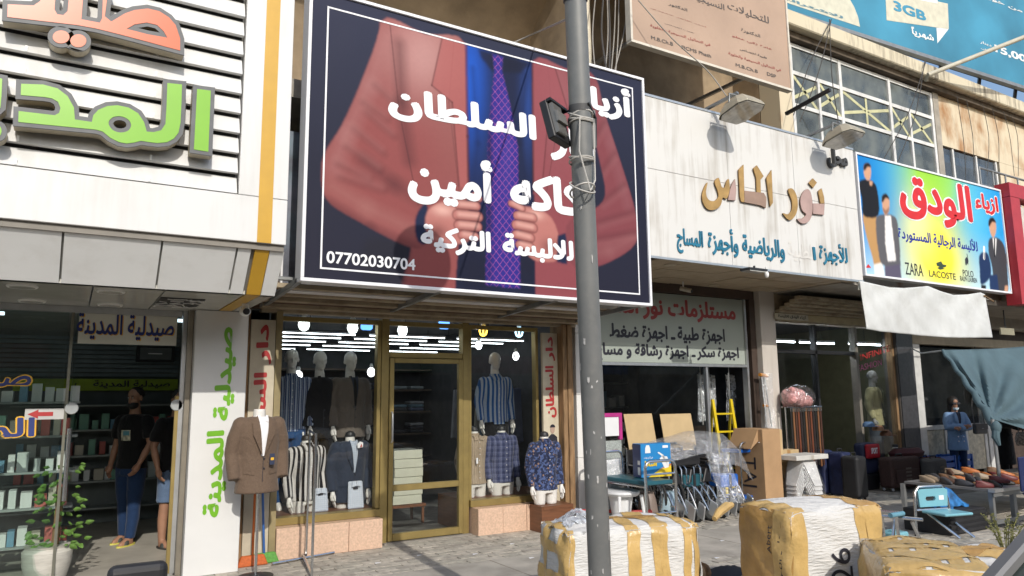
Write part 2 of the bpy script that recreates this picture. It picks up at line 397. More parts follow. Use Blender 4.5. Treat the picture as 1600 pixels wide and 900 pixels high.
def cutout(name, px_loops, Y, m, parent, offset=0., depth=.05, zoom=None):
    """traced outline (photo px) as a solid cut-out whose face lies on the plane Y"""
    loops = []
    for lp in px_loops:
        q = [atY(*(zoom(*p) if zoom else p), Y) for p in lp]; loops.append([(v.x, v.z) for v in q])
    V, F = outline_mesh(loops, offset, depth)
    mb = MB().add([(v[0], Y+depth/2-v[2], v[1]) for v in V], F)
    return put(name, mb, m, parent)
def pxtext4(name, body, l, r, b, t, Y, m, parent, **k):
    """text box from its leftmost, rightmost, lowest and highest photo px on plane Y"""
    return lettering(name, body, atY(*l, Y).x, atY(*r, Y).x, atY(*b, Y).z, atY(*t, Y).z, Y, m, parent, **k)
def pxtext(name, body, pl, pr, Y, m, parent, **k):
    """text box from its lower-left and upper-right photo px on plane Y"""
    a, b = atY(*pl, Y), atY(*pr, Y); return lettering(name, body, a.x, b.x, a.z, b.z, Y, m, parent, **k)
# ================================================================ shared materials
WHITE = mat('white_paint', (.78, .78, .76), .45, var=.04)
CLAD = streaky('white_cladding', (.68, .68, .665), (.50, .48, .44), .45, 5, .5, .4)
CLADG = mat('soffit_cladding', (.78, .79, .78), .3, var=.03, scale=2, dirt=(.5, .48, .43), dscale=2.5, damt=.35)
YELLOW = mat('golden_stripe', (.56, .32, .03), .35, var=.05)
DARK = mat('dark_void', (.012, .011, .010), .9, var=.2)
BLACKM = mat('black_metal', (.02, .02, .022), .5, var=.2)
GREYM = mat('grey_metal', (.30, .31, .31), .45, .6, var=.15)
CHROME = mat('chrome_tube', (.62, .63, .64), .22, 1., var=.08, scale=20)
ALU = mat('aluminium', (.55, .56, .56), .38, .8, var=.08, scale=10)
BRASS = mat('gold_anodised', (.36, .27, .10), .42, .55, var=.10, scale=8, dirt=(.22, .17, .08), damt=.4)
CONC = mat('concrete', (.36, .33, .28), .9, var=.15, scale=4, bump=.3, bscale=30, dirt=(.2, .18, .15), damt=.5)
BEIGEW = streaky('beige_render', (.64, .56, .41), (.36, .18, .07), .95, 1.6, .7, .85)
BEAMM = streaky('parapet_concrete', (.62, .56, .42), (.13, .11, .085), .9, 7, .8, .9)
TANW = mat('loggia_plaster', (.34, .26, .17), .9, var=.2, scale=2.5, dirt=(.16, .12, .08), dscale=1.5, damt=.6, bump=.2, bscale=12)
PINKM = mat('pink_marble', (.62, .43, .31), .45, var=.16, scale=45, dirt=(.5, .36, .27), dscale=12, damt=.4)
WOOD = mat('brown_wood', (.16, .065, .03), .45, var=.2, scale=6, stretch=(1, 1, 8))
OLDW = mat('weathered_wood', (.26, .16, .08), .85, var=.35, scale=14, stretch=(2, 2, .3), bump=.3, bscale=20)
RUSTST = mat('old_shutter_steel', (.40, .33, .23), .6, .2, var=.15, scale=5, dirt=(.13, .085, .05), dscale=4, damt=.7)
CARD = mat('cardboard', (.40, .25, .13), .85, var=.08, scale=5, bump=.1, bscale=50)
CARDL = mat('pale_cardboard', (.50, .37, .20), .85, var=.06)
GLASS = glass('shop_glass', (.965, .975, .97), haze=.004)
GLASSP = glass('pharmacy_glass', (.86, .91, .89), haze=.010, hcol=(.5, .56, .52))
REDP = mat('red_letter', (.42, .03, .03), .5, var=.1)
NAVYP = mat('navy_letter', (.02, .035, .17), .5, var=.1)
GOLDP = mat('gold_letter_edge', (.75, .42, .03), .5)
BLKP = mat('black_letter', (.02, .02, .03), .5)
WHT = mat('white_print', (.82, .82, .84), .5, var=.02)
SKIN = mat('skin', (.36, .19, .12), .55, var=.1, scale=12)
HAIR = mat('black_hair', (.012, .010, .009), .6, var=.3, scale=60, bump=.4, bscale=90)
MANQ = mat('mannequin_white', (.74, .72, .68), .35, var=.04)

# ================================================================ ground, road, pavement
PAVE_Y0 = -.9
gm = mat('pavement_concrete', (.42, .385, .33), .92, var=.16, scale=3, dirt=(.2, .18, .15), dscale=1.6, damt=.7, bump=.25, bscale=60)
jm = mat('joint_sand', (.27, .235, .19), .95, var=.25, scale=12, bump=.3, bscale=80)
am = mat('asphalt', (.055, .053, .05), .9, var=.25, scale=9, bump=.5, bscale=120, dirt=(.11, .10, .09), dscale=.8, damt=.5)
g = MB().box(-60, 80, -60, PAVE_Y0, -.33, -.13); tag(put('road', g, am), kind='structure')
g = MB().box(-60, 80, 90, PAVE_Y0+.15, -.33, -.012); tag(put('ground', g, jm), kind='structure')
pav = put('pavement', MB().box(-40, 60, 5.56, 6.72, -.2, 0), gm); tag(pav, kind='structure')
kerb = put('kerb', MB().box(-60, 80, PAVE_Y0, PAVE_Y0+.15, -.3, .004), mat('kerb_stone', (.42, .41, .38), .85, var=.15, bump=.2), bevel=.012); tag(kerb, kind='structure')
for k in range(14):    # saw-cut joints of the smooth strip
    x = -3+k*1.35; boxpart('joint', pav, jm, x, x+.012, 5.57, 6.71, -.01, .0015)
# block paving: zigzag-edged concrete blocks
pm = [mat('paver_%d' % i, c, .9, var=.2, scale=15, bump=.3, bscale=90, dirt=(.2, .18, .15), dscale=5, damt=.5) for i, c in enumerate([(.46, .42, .355), (.41, .38, .32), (.50, .455, .385), (.375, .34, .29)])]
def paver_mb(x, y, z, rot=0):
    w, d, q = .098, .0475, .007
    pts = [(-w, -d), (-w/2, -d-q), (0, -d+q*.6), (w/2, -d-q), (w, -d), (w-q, 0), (w, d), (w/2, d-q), (0, d+q*.6), (w/2*-1, d-q), (-w, d), (-w-q, 0)]
    return [(x+a, y+b, z) for a, b in pts]
pmesh = []
for i in range(4):
    mb = MB().prism(paver_mb(0, 0, -.06), (0, 0, .06)); me = mb.mesh('paver'); me.materials.append(pm[i]); pmesh.append(me)
cells = []
def pave(x0, x1, y0, y1):
    r = 0; y = y0+.05
    while y < y1-.03:
        x = x0+(.1 if r % 2 else 0)
        while x < x1: cells.append((x, y)); x += .204
        y += .102; r += 1
pave(1.0, 11.5, 6.73, 8.12); pave(2.5, 12.5, 2.2, 5.55)
def big(c):   # how large it shows: near and not behind the cartons
    x, y = c; d = math.hypot(x, y); s = 1/d**2
    if y < 5.6 and (x < 3.0 or (3.0 < x < 4.3 and y < 5.1) or x > 7.5): s *= .1
    return -s
cells.sort(key=big)
pv = put('block_paving', MB().box(.8, 12.7, 6.728, 8.14, -.2, -.008), jm, pav)
pv2 = put('block_paving', MB().box(2.3, 12.7, 2.2, 5.555, -.2, -.0078), jm, pav)
rest = MB()
for i, (x, y) in enumerate(cells):
    z = rnd.uniform(-.004, .004)
    if i < 300:
        o = putm('paver', pmesh[rnd.randrange(4)], pav, (x, y, z), (rnd.uniform(-.012, .012), rnd.uniform(-.012, .012), rnd.uniform(-.02, .02)))
    else: rest.cur = rnd.randrange(4); rest.prism(paver_mb(x, y, z-.06), (0, 0, .06))
tag(put('paving_field', rest, pm, pav), kind='stuff')
# litter scraps
for px, py in ((655, 868), (742, 866), (1120, 872), (590, 880), (800, 850), (1128, 845), (830, 872)):
    p = atZ(px, py, .003); mb = MB().prism([(p.x-.03, p.y-.02, .004), (p.x+.03, p.y-.012, .006), (p.x+.02, p.y+.02, .004), (p.x-.02, p.y+.015, .007)], (0, 0, .002))
    tag(put('paper_scrap', mb, WHT), 'small white paper scrap lying on the block paving '+{655: 'left of the door threshold', 742: 'in front of the right shop plinth', 1120: 'beside the wheelchairs', 590: 'before the left plinth', 800: 'near the wooden plinth box', 1128: 'under the last wheelchair', 830: 'left of the first bale'}[px], 'litter')

# ================================================================ pharmacy front (left)
YF, YC, ZC, YG = 6.0, 6.33, 2.49, 7.85
XE = 1.46
ph = thing('pharmacy_front', 'white clad pharmacy shopfront with golden stripe at the left of the picture', 'shopfront', (0, YF, 0))
# smooth lower band + end panel, slatted upper field
zb = 2.87; zs = 3.25; xs = 1.06
put('fascia_band', MB().box(-4, XE, YF, YF+.3, zb, zs-.004), CLAD, ph, bevel=.004)
put('end_panel', MB().box(xs+.012, XE, YF, YF+.3, zs, 6.5), CLAD, ph, bevel=.004)
boxpart('side_return', ph, CLADG, XE-.03, XE-.002, YF+.302, 8.0, zb+.01, 6.5)
boxpart('slat_backing', ph, mat('slat_gap', (.10, .10, .10), .8), -4, xs, YF+.10, YF+.14, zs, 6.5)
sm = MB(); hs = .142
sm.hexa([(-4, YF+.0, 0), (xs, YF+.0, 0), (xs, YF+.05, 0), (-4, YF+.05, 0), (-4, YF+.055, hs), (xs, YF+.055, hs), (xs, YF+.09, hs), (-4, YF+.09, hs)])
sme = sm.mesh('slat'); sme.materials.append(CLAD)
for k in range(15): putm('slat', sme, ph, (0, 0, zs+.004+k*.168))
OFF_S = None
for x in (-.42, .42):   # panel butt joints of the slat field
    for k in range(15): boxpart('slat_joint', ph, CLADG, x, x+.014, YF-.003, YF+.03, zs+.01+k*.168, zs+.05+k*.168) if k < 12 else None
# lip and slanted soffit panels
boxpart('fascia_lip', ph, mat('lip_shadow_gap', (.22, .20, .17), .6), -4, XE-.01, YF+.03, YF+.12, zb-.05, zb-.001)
cuts = [-4, -1.2, atY(97, 390, YF+.15).x, atY(250, 407, YF+.15).x, atY(366, 415, YF+.15).x, atY(398, 420, YF+.15).x-.045]
def slant(name, x0, x1, m, proud=0.):
    a = Vector((0, YF+.05-proud, zb-.05)); b = Vector((0, YC-proud, ZC))
    put(name, MB().hexa([(x0, b.y, b.z), (x1, b.y, b.z), (x1, b.y+.05, b.z), (x0, b.y+.05, b.z), (x0, a.y, a.z), (x1, a.y, a.z), (x1, a.y+.05, a.z), (x0, a.y+.05, a.z)]), m, ph)
for a, b in zip(cuts[:-1], cuts[1:]): slant('soffit_panel', a+.008, b-.008, CLADG)
sx0, sx1 = atY(401.4, 374.5, YF).x, atY(423.6, 379, YF).x
slant('soffit_panel', sx1+.006, XE, CLADG); slant('stripe', sx0, sx1, YELLOW, .006)
slant('joint_backing', -4, XE-.02, mat('joint_grey', (.2, .2, .19), .7), -.03)
boxpart('stripe', ph, YELLOW, sx0, sx1, YF-.006, YF+.01, zb+.002, 6.5)
CEILM = mat('glossy_ceiling_panel', (.50, .50, .46), .18, var=.05, dirt=(.3, .28, .24), damt=.25)
for a, b in ((-4, -1.0), (-1.0, .12), (.12, .62), (.62, sx0-.004), (sx1+.004, XE)):
    boxpart('ceiling_panel', ph, CEILM, a+.006, b-.006, YC+.004, 7.98, ZC+.0, ZC+.04)
boxpart('stripe', ph, YELLOW, sx0, sx1, YC+.004, 7.6, ZC-.004, ZC+.03)
for px, py in ((35, 447), (173, 455), (50, 470), (172, 476)):
    p = atZ(px, py, ZC); put('downlight', MB().lathe([(.10, -.012), (.105, -.004), (.105, .004), (.10, .006)], (p.x, p.y, ZC), 20), WHITE, ph, True)
    put('downlight_lens', MB().lathe([(.07, -.015), (.085, -.013), (.085, -.012)], (p.x, p.y, ZC), 20), CEILM, ph)
# open-work ceiling grille
ga, gb = atZ(246, 470, ZC), atZ(318, 470, ZC); gr = boxpart('ceiling_grille', ph, BLACKM, ga.x, gb.x, ga.y-.28, ga.y+.35, ZC-.008, ZC-.001)
rg = random.Random(3); mbg = MB()
for k in range(26):
    x, y = rg.uniform(ga.x, gb.x), rg.uniform(ga.y-.26, ga.y+.33); a = rg.uniform(0, 6.28); L_ = rg.uniform(.06, .16)
    p1 = (min(gb.x, max(ga.x, x+L_*math.cos(a))), min(ga.y+.34, max(ga.y-.27, y+L_*math.sin(a))), ZC-.012); mbg.bar((x, y, ZC-.012), p1, .012, .006)
put('grille_web', mbg, WHITE, gr)
# end pillar with vertical green lettering
pa, pb = atY(306.5, 484, 7.66), atY(391, 489, 7.66)
pil = put('pillar', MB().box(pa.x, pb.x-.02, 7.62, 8.14, 0, ZC-.004), mat('pillar_white', (.68, .68, .665), .4, var=.02, dirt=(.5, .48, .42), dscale=1.4, damt=.15), ph, bevel=.004)
GREEN = mat('green_vinyl', (.16, .42, .02), .4, var=.06)
a = atY(345, 660, 7.62); xm = (pa.x+pb.x)/2
lettering('lettering', 'صيدلية', xm-.06, xm+.13, 1.42, 2.33, 7.62, GREEN, pil, bold=.055, depth=.003, vertical=True)
lettering('lettering', 'المدينة', xm-.11, xm+.09, .52, 1.33, 7.62, GREEN, pil, bold=.055, depth=.003, vertical=True)
# aluminium jamb, brass post, posts, glass
ja = atY(290, 700, YG)
put('jamb', MB().box(ja.x-.05, pa.x-.004, YG-.12, YG+.06, 0, ZC), mat('jamb_bronze', (.28, .25, .20), .4, .5), ph, bevel=.004)
boxpart('jamb_rail', ph, ALU, ja.x-.09, ja.x-.052, YG-.06, YG+.0, .02, ZC)
bx = atY(266, 800, YG).x; p1x = atY(106, 600, YG).x
boxpart('door_post', ph, BRASS, bx-.018, bx+.018, YG-.05, YG-.015, .02, 1.66)
boxpart('post', ph, mat('glass_edge_bronze', (.20, .20, .16), .35, .4), p1x-.012, p1x+.012, YG-.03, YG+.03, .02, ZC)
boxpart('head_rail', ph, ALU, -4, ja.x-.1, YG-.04, YG+.04, ZC-.06, ZC-.002)
boxpart('threshold', ph, ALU, -4, ja.x-.06, YG-.05, YG+.05, .0, .018)
gl1 = boxpart('pane', ph, GLASSP, -4, p1x-.03, YG-.004, YG+.004, .02, ZC-.06)
gl2 = boxpart('pane', ph, GLASSP, bx+.02, ja.x-.092, YG-.034, YG-.028, .03, ZC-.46)
tz = atY(190, 540, YG).z
gl3 = boxpart('transom_pane', ph, GLASSP, p1x+.03, ja.x-.1, YG-.004, YG+.004, tz, ZC-.062)
film = boxpart('film_sign', ph, mat('frosted_film', (.66, .66, .58), .5, var=.04), p1x+.05, atY(276, 520, YG).x, YG-.012, YG-.006, tz+.01, atY(190, 487, YG).z-.03)
e1, e2 = atY(118, 533, YG), atY(273, 492, YG)
for dx, dz, mm, d in ((.008, -.006, GOLDP, .0015), (0, 0, NAVYP, .004)): lettering('lettering', 'صيدلية المدينة', e1.x+dx, e2.x+dx, e1.z+.02+dz, e2.z-.02+dz, YG-.012, mm, film, bold=.03, depth=d)
for (t, pl, pr) in (('صيد', (-50, 612), (50, 583)), ('الم', (-28, 700), (56, 652))):
    A, B = atY(*pl, YG-.006), atY(*pr, YG-.006)
    lettering('lettering', t, A.x-.012, B.x+.012, A.z-.012, B.z+.012, YG-.005, GOLDP, gl1, bold=.075, depth=.001); lettering('lettering', t, A.x, B.x, A.z, B.z, YG-.0065, NAVYP, gl1, bold=.03, depth=.0015)
A, B = atY(38, 656, YG), atY(104, 638, YG); ar = boxpart('arrow_sticker', ph, mat('aged_sticker', (.5, .5, .48), .5), A.x, B.x, YG-.008, YG-.0055, A.z, B.z)
zc = (A.z+B.z)/2; put('arrow', MB().prism([(A.x+.02, YG-.0085, zc), (A.x+.1, YG-.0085, zc+.04), (A.x+.1, YG-.0085, zc+.018), (B.x-.1, YG-.0085, zc+.018), (B.x-.1, YG-.0085, zc-.018), (A.x+.1, YG-.0085, zc-.018), (A.x+.1, YG-.0085, zc-.04)], (0, -.002, 0)), REDP, ar)
for px, py in ((112, 638), (276, 633)):
    p = atY(px, py, YG-.05); put('round_handle', MB().lathe([(.05, -.01), (.055, 0), (.05, .01)], (p.x, YG-.05, p.z), 20, 1), mat('handle_clear', (.6, .63, .63), .15, .4), ph, True)
# open door leaf
lf = MB(); hx = p1x+.04; lx, ly = hx+.06, YG+.98
lf.hexa([(hx, YG+.06, .12), (lx, ly, .12), (lx-.005, ly+.01, .12), (hx-.008, YG+.06, .12), (hx, YG+.06, 2.05), (lx, ly, 2.05), (lx-.005, ly+.01, 2.05), (hx-.008, YG+.06, 2.05)])
leaf = put('door_leaf', lf, GLASSP, ph)
put('bottom_rail', MB().bar((hx, YG+.06, .07), (lx, ly, .07), .04, .1), ALU, leaf); put('pull_tube', MB().tube([(hx+.0, YG-.07, .75), (hx+.0, YG-.07, 1.38)], .02, 10), CHROME, leaf, True)

# ---- raised channel letters
z1 = lambda x, y: (x/3.3333, y/3.3333)
GRN = mat('green_acrylic', (.19, .46, .015), .3, var=.03); ORG = mat('orange_acrylic', (.60, .105, .022), .3, var=.04)
LEAD = mat('letter_trim_grey', (.10, .105, .11), .5, 0, var=.15, scale=10); SIDE = mat('letter_side', (.45, .40, .30), .5)
def channel(name, label, loops, face, dots=()):
    t = thing(name, label, 'sign lettering', (0, YF, 3.4))
    L2 = [smooth_loop([z1(*p) for p in lp], 3) if s else [z1(*p) for p in lp] for lp, s in loops]
    cutout('return', L2, YF-.12, SIDE, t, .028, .118); cutout('trim', L2, YF-.135, LEAD, t, .03, .0145); cutout('face', L2, YF-.139, face, t, 0, .006)
def ell(cx, cy, rx, ry, n=20): return [(cx+rx*math.cos(2*math.pi*k/n), cy+ry*math.sin(2*math.pi*k/n)) for k in range(n)]
grp = 'green letters of the pharmacy sign'
channel('channel_letter', 'upright green alef letter with grey rim at the right of the green word', [([(1027,463),(1098,472),(1085,790),(1010,778)], 0)], GRN)
channel('channel_letter', 'long joined green letters with grey rim and one round eye', [([(872,432),(948,440),(944,560),(940,640),(930,690),(905,722),(870,740),(820,745),(770,739),(735,733),(700,742),(660,747),(620,740),(575,718),(535,685),(500,675),(95,635),(97,578),(285,600),(308,588),(315,562),(302,530),(270,512),(230,505),(108,495),(110,436),(225,440),(300,460),(352,500),(385,560),(390,622),(478,635),(486,600),(512,572),(560,552),(612,548),(670,560),(720,590),(750,635),(764,685),(800,688),(840,678),(862,645),(868,540)], 0), ([(565,640),(585,612),(625,605),(665,620),(683,650),(668,680),(625,690),(585,675)], 1)], GRN)
channel('channel_letter', 'green letter cut by the left edge of the picture', [([(-60,395),(12,410),(8,500),(2,560),(-30,590),(-60,590)], 0), (ell(-12, 682, 20, 30), 0)], GRN)
channel('channel_letter', 'large orange joined letters with grey rim above the green word', [([(38,88),(40,22),(175,28),(210,5),(215,-40),(290,-40),(284,50),(298,74),(330,78),(352,58),(362,-40),(435,-40),(424,100),(520,118),(532,95),(537,-40),(562,-40),(546,85),(580,112),(650,70),(700,52),(770,44),(830,58),(880,90),(915,130),(938,200),(938,263),(760,215),(620,178),(500,148),(400,130)], 0), ([(660,150),(700,127),(765,117),(818,130),(852,162),(872,196),(770,178)], 0)], ORG)
channel('channel_letter', 'pair of orange dots with grey rim under the orange word', [(ell(318, 192, 44, 34), 0), (ell(408, 212, 42, 34), 0)], ORG)
# dome camera under the stripe
p = atZ(380, 476, ZC); cc = thing('security_camera', 'white round security camera under the golden stripe', 'camera', (p.x, p.y-.1, ZC-.1))
put('mount', MB().lathe([(.03, -.04), (.03, 0.0)], (p.x, p.y-.1, ZC-.004), 12), WHITE, cc, True)
put('housing', MB().ball((p.x, p.y-.1, ZC-.075), .05, .055, .045, 16, 10), WHITE, cc, True)
put('lens', MB().lathe([(.03, -.062), (.028, -.04)], (p.x+.0, p.y-.1, ZC-.08), 14, 1), BLACKM, cc, True)

# ---- pharmacy inside
rm = thing('pharmacy_room', 'dim pharmacy room with shelves seen through the glass', 'room', (0, 9, 0))
INT = mat('dim_wall', (.20, .22, .22), .8, var=.1); INTF = mat('pharmacy_floor', (.46, .43, .37), .5, var=.12, scale=3, dirt=(.3, .27, .22), damt=.5)
boxpart('floor', rm, INTF, -4, 1.9, YG+.06, 11.6, -.01, .006); boxpart('back_wall', rm, INT, -4, 1.9, 11.6, 11.7, 0, 2.6)
boxpart('side_wall', rm, INT, -4.1, -4, YG, 11.7, 0, 2.6); boxpart('side_wall', rm, INT, pb.x-.02, pb.x+.07, 8.15, 11.7, 0, 2.6); boxpart('ceiling', rm, INT, -4, 1.9, 7.99, 11.6, 2.56, 2.62)
for k in range(9): boxpart('wall_slat', rm, mat('slat_blue', (.20, .25, .28), .6), -1.2, 1.35, 11.56, 11.59, 1.95+k*.062, 1.995+k*.062)
gb_ = boxpart('sign_band', rm, mat('lime_band', (.35, .48, .03), .5), -.6, 1.35, 11.50, 11.55, 1.76, 1.92)
lettering('lettering', 'صيدلية المدينة', .3, 1.25, 1.79, 1.90, 11.50, BLKP, gb_, bold=.03)
SHELF = mat('shelf_grey', (.30, .32, .31), .5)
for z in (.28, .62, .95, 1.28, 1.6): boxpart('shelf', rm, SHELF, -.9, .12, 8.35, 8.65, z, z+.02); boxpart('shelf', rm, SHELF, -.6, 1.35, 11.2, 11.55, z-.05, z-.03)
tube = boxpart('ceiling_lamp', rm, emit_mat('cool_lamp', (.75, .9, 1.), 2), .1, 1.1, 9.0, 9.08, 2.5, 2.53); boxpart('ceiling_lamp', rm, MATS['cool_lamp'], -1.6, -.6, 9.0, 9.08, 2.5, 2.53)
PCN = ['pale white', 'red', 'blue', 'beige', 'green', 'bright white']
mc = [mat('pack_%d' % i, c, .5, var=.05) for i, c in enumerate([(.62, .64, .62), (.5, .12, .1), (.15, .3, .42), (.55, .5, .4), (.2, .4, .3), (.7, .7, .68)])]
kk = 0
for z in (.30, .64, .97, 1.30, 1.62):
    x = -.85
    while x < .05:
        w = rnd.uniform(.05, .1); h = rnd.uniform(.09, .2); pi_ = rnd.randrange(6); m_ = mc[pi_]; SHN = {.30: 'lowest', .64: 'second lowest', .97: 'middle', 1.30: 'second highest', 1.62: 'top'}[z]
        o = boxpart('medicine_pack', None, m_, x, x+w, 8.4, 8.5+rnd.uniform(0, .1), z+.001, z+h)
        tag(o, PCN[pi_]+' medicine pack on the '+SHN+' display shelf behind the left pane', 'pack', 'medicine packs on the display shelves'); x += w+rnd.uniform(.005, .05)
for z in (.59, .92, 1.25):
    x = -.5
    while x < 1.3:
        w = rnd.uniform(.06, .12); h = rnd.uniform(.1, .22)
        pi_ = rnd.randrange(6); o = boxpart('medicine_pack', None, mc[pi_], x, x+w, 11.3, 11.45, z+.001, z+h)
        tag(o, PCN[pi_]+' medicine pack on the '+{.59: 'lower', .92: 'middle', 1.25: 'upper'}[z]+' back shelf of the pharmacy', 'pack', 'medicine packs on the back shelves'); x += w+rnd.uniform(.01, .06)
p = atY(245, 552, 11.3); ck = thing('wall_clock', 'dark rectangular wall clock panel at the back of the pharmacy', 'clock', (p.x, 11.4, p.z-.1))
boxpart('case', ck, BLACKM, p.x-.24, p.x+.24, 11.42, 11.54, p.z-.11, p.z+.11); boxpart('face', ck, mat('clock_face', (.16, .18, .18), .4), p.x-.2, p.x+.2, 11.412, 11.42, p.z-.08, p.z+.08); boxpart('hand', ck, WHT, p.x-.1, p.x+.08, 11.404, 11.41, p.z-.008, p.z+.008)

# potted plant in front of the pane
P0 = atZ(72, 897, 0); P0 = Vector((P0.x, 8.02, 0)); pp = thing('potted_plant', 'climbing pothos plant in a ribbed white pot behind the pharmacy pane', 'plant', P0)
put('pot', MB().lathe([(.13, 0), (.15, .03), (.19, .18), (.2, .3), (.175, .33), (.185, .35), (.15, .345)], P0, 24), mat('ribbed_pot', (.58, .56, .5), .5, dirt=(.3, .27, .22), damt=.5, scale=20, stretch=(1, 1, 6)), pp, True)
put('moss_pole', MB().tube([P0+Vector((.05, 0, .3)), P0+Vector((.07, 0, .85))], .03, 8), OLDW, pp, True)
LEAF = mat('leaf_green', (.12, .24, .045), .45, var=.35, scale=9); rl = random.Random(5)
for k in range(90):
    a = rl.uniform(0, 6.28); z = .3+.75*rl.random()**1.3; r = .08+.16*rl.random()*(1.2-z*.6); c = P0+Vector((.06+math.cos(a)*r, math.sin(a)*r*.6, z)); s = rl.uniform(.03, .055)
    d = Vector((math.cos(a+rl.uniform(-.8, .8)), rl.uniform(-.5, .3), rl.uniform(-.6, .3))).normalized(); n = d.cross(Vector((rl.uniform(-.4, .4), 1, .4))).normalized()
    put('leaf', MB().add([c, c+d*s*.5+n*s*.5, c+d*s*1.1+n*s*.35, c+d*s*1.6, c+d*s*1.1-n*s*.35, c+d*s*.5-n*s*.5, c+d*s*.8+d.cross(n)*s*.18], [(0, 1, 6), (1, 2, 6), (2, 3, 6), (3, 4, 6), (4, 5, 6), (5, 0, 6)]), LEAF, pp)
# ================================================================ painted print sheets (flat printed pictures)
class Print:
    """a printed sheet: colours worked out on a grid of the sheet, drawn from traced outlines"""
    def __init__(s, Y, x0, x1, z0, z1, nx):
        s.Y, s.x0, s.x1, s.z0, s.z1 = Y, x0, x1, z0, z1; s.nx = nx; s.nz = int(nx*(z1-z0)/(x1-x0))
        s.img = np.zeros((s.nz+1, s.nx+1, 3)); s.U, s.V = np.meshgrid(np.linspace(x0, x1, s.nx+1), np.linspace(z0, z1, s.nz+1))
        s.step = (x1-x0)/nx
    def pt(s, p): q = atY(*p, s.Y); return q.x, q.z
    def inside(s, poly):
        I = np.zeros(s.U.shape, bool); n = len(poly)
        for i in range(n):
            (xa, ya), (xb, yb) = poly[i], poly[(i+1) % n]
            if ya == yb: continue
            I ^= ((ya > s.V) != (yb > s.V)) & (s.U < (xb-xa)*(s.V-ya)/(yb-ya)+xa)
        return I.astype(float)
    def blur(s, M, r):
        for _ in range(2):
            for ax in (0, 1):
                c = np.cumsum(np.pad(M, [(r+1, r) if a == ax else (0, 0) for a in (0, 1)], mode='edge'), axis=ax)
                M = (np.take(c, range(2*r+1, c.shape[ax]), ax)-np.take(c, range(0, c.shape[ax]-2*r-1), ax))/(2*r+1)
        return M
    def poly(s, px, col, soft=1, smooth=True, alpha=1., mask=None):
        P = [s.pt(p) for p in px]
        if smooth and len(P) > 4: P = smooth_loop(P, 4)
        M = s.inside(P)
        if soft: M = s.blur(M, soft)
        M = M*alpha*(1 if mask is None else mask); s.put(col, M); return M
    def put(s, col, M):
        c = np.array(lin(col)) if not isinstance(col, np.ndarray) else col
        s.img = s.img*(1-M[..., None]) + c*M[..., None]
    def line(s, a, b, w, col, alpha=1., mask=None, soft=1.):
        (xa, za), (xb, zb) = s.pt(a), s.pt(b); d = np.array([xb-xa, zb-za]); L = d@d
        t = np.clip(((s.U-xa)*d[0]+(s.V-za)*d[1])/L, 0, 1); D = np.hypot(s.U-xa-t*d[0], s.V-za-t*d[1])
        M = np.clip((w-D)/(soft*s.step)+.5, 0, 1)*alpha
        s.put(col, M if mask is None else M*mask)
    def glow(s, c, rx, rz, col, alpha, mask=None):
        x, z = s.pt(c); M = np.exp(-((s.U-x)/rx)**2-((s.V-z)/rz)**2)*alpha
        s.put(col, M if mask is None else M*mask)
    def build(s, name, m, parent):
        off = OFF[parent.name]; nx, nz = s.nx+1, s.nz+1
        me = bpy.data.meshes.new(name); me.vertices.add(nx*nz)
        co = np.stack([s.U-off.x, np.full(s.U.shape, s.Y-off.y), s.V-off.z], -1).reshape(-1)
        me.vertices.foreach_set('co', co)
        i, j = np.meshgrid(np.arange(nx-1), np.arange(nz-1)); a = j*nx+i
        q = np.stack([a, a+1, a+1+nx, a+nx], -1).reshape(-1, 4); n = len(q)
        me.loops.add(n*4); me.loops.foreach_set('vertex_index', q.reshape(-1)); me.polygons.add(n)
        me.polygons.foreach_set('loop_start', np.arange(n)*4); me.polygons.foreach_set('loop_total', np.full(n, 4)); me.update(calc_edges=True)
        at = me.color_attributes.new('Col', 'FLOAT_COLOR', 'POINT')
        at.data.foreach_set('color', np.concatenate([np.clip(s.img, 0, 1), np.ones(s.img.shape[:2]+(1,))], -1).reshape(-1).astype(np.float32))
        me.materials.append(m); o = bpy.data.objects.new(name, me); link(o, parent); OFF[o.name] = off; return o
PRINT = vcol('vinyl_print', .6, spec=.2, bump=.10)

# ================================================================ clothing shop billboard
YB = 6.4
bl, br, bt = atY(468.2, 440.7, YB), atY(1016, 477, YB), atY(1006.4, 123.7, YB)
BX0, BX1, BZ0, BZ1 = bl.x, (br.x+bt.x)/2, (bl.z+br.z)/2, bt.z
bb = thing('billboard', 'large dark billboard picturing a man in a rose suit jacket with white Arabic lettering', 'billboard', ((BX0+BX1)/2, YB, BZ0))
WALU = mat('white_aluminium_trim', (.80, .80, .82), .4, var=.03)
boxpart('box', bb, BLACKM, BX0+.02, BX1-.02, YB+.012, YB+.16, BZ0+.02, BZ1-.02)
for n_, (a, b, c, d) in {'bottom': (BX0, BX1, BZ0, BZ0+.032), 'top': (BX0, BX1, BZ1-.032, BZ1), 'l': (BX0, BX0+.032, BZ0+.032, BZ1-.032), 'r': (BX1-.032, BX1, BZ0+.032, BZ1-.032)}.items():
    boxpart('frame', bb, WALU, a, b, YB-.022, YB+.17, c, d, .003)
def zb_(x, y): return (440+x/1.875, y/1.875)
pr = Print(YB, BX0+.03, BX1-.03, BZ0+.03, BZ1-.03, 520)
t = (pr.U-pr.x0)/(pr.x1-pr.x0); h = (pr.V-pr.z0)/(pr.z1-pr.z0)
pr.img[:] = np.array(lin('#1d2033')); pr.put('#34384f', np.clip(h*.9-.35, 0, 1)*np.clip(1-t*.3, 0, 1)); pr.put('#262430', np.clip(.5-h, 0, 1))
Z = lambda *ps: [zb_(*p) for p in ps]
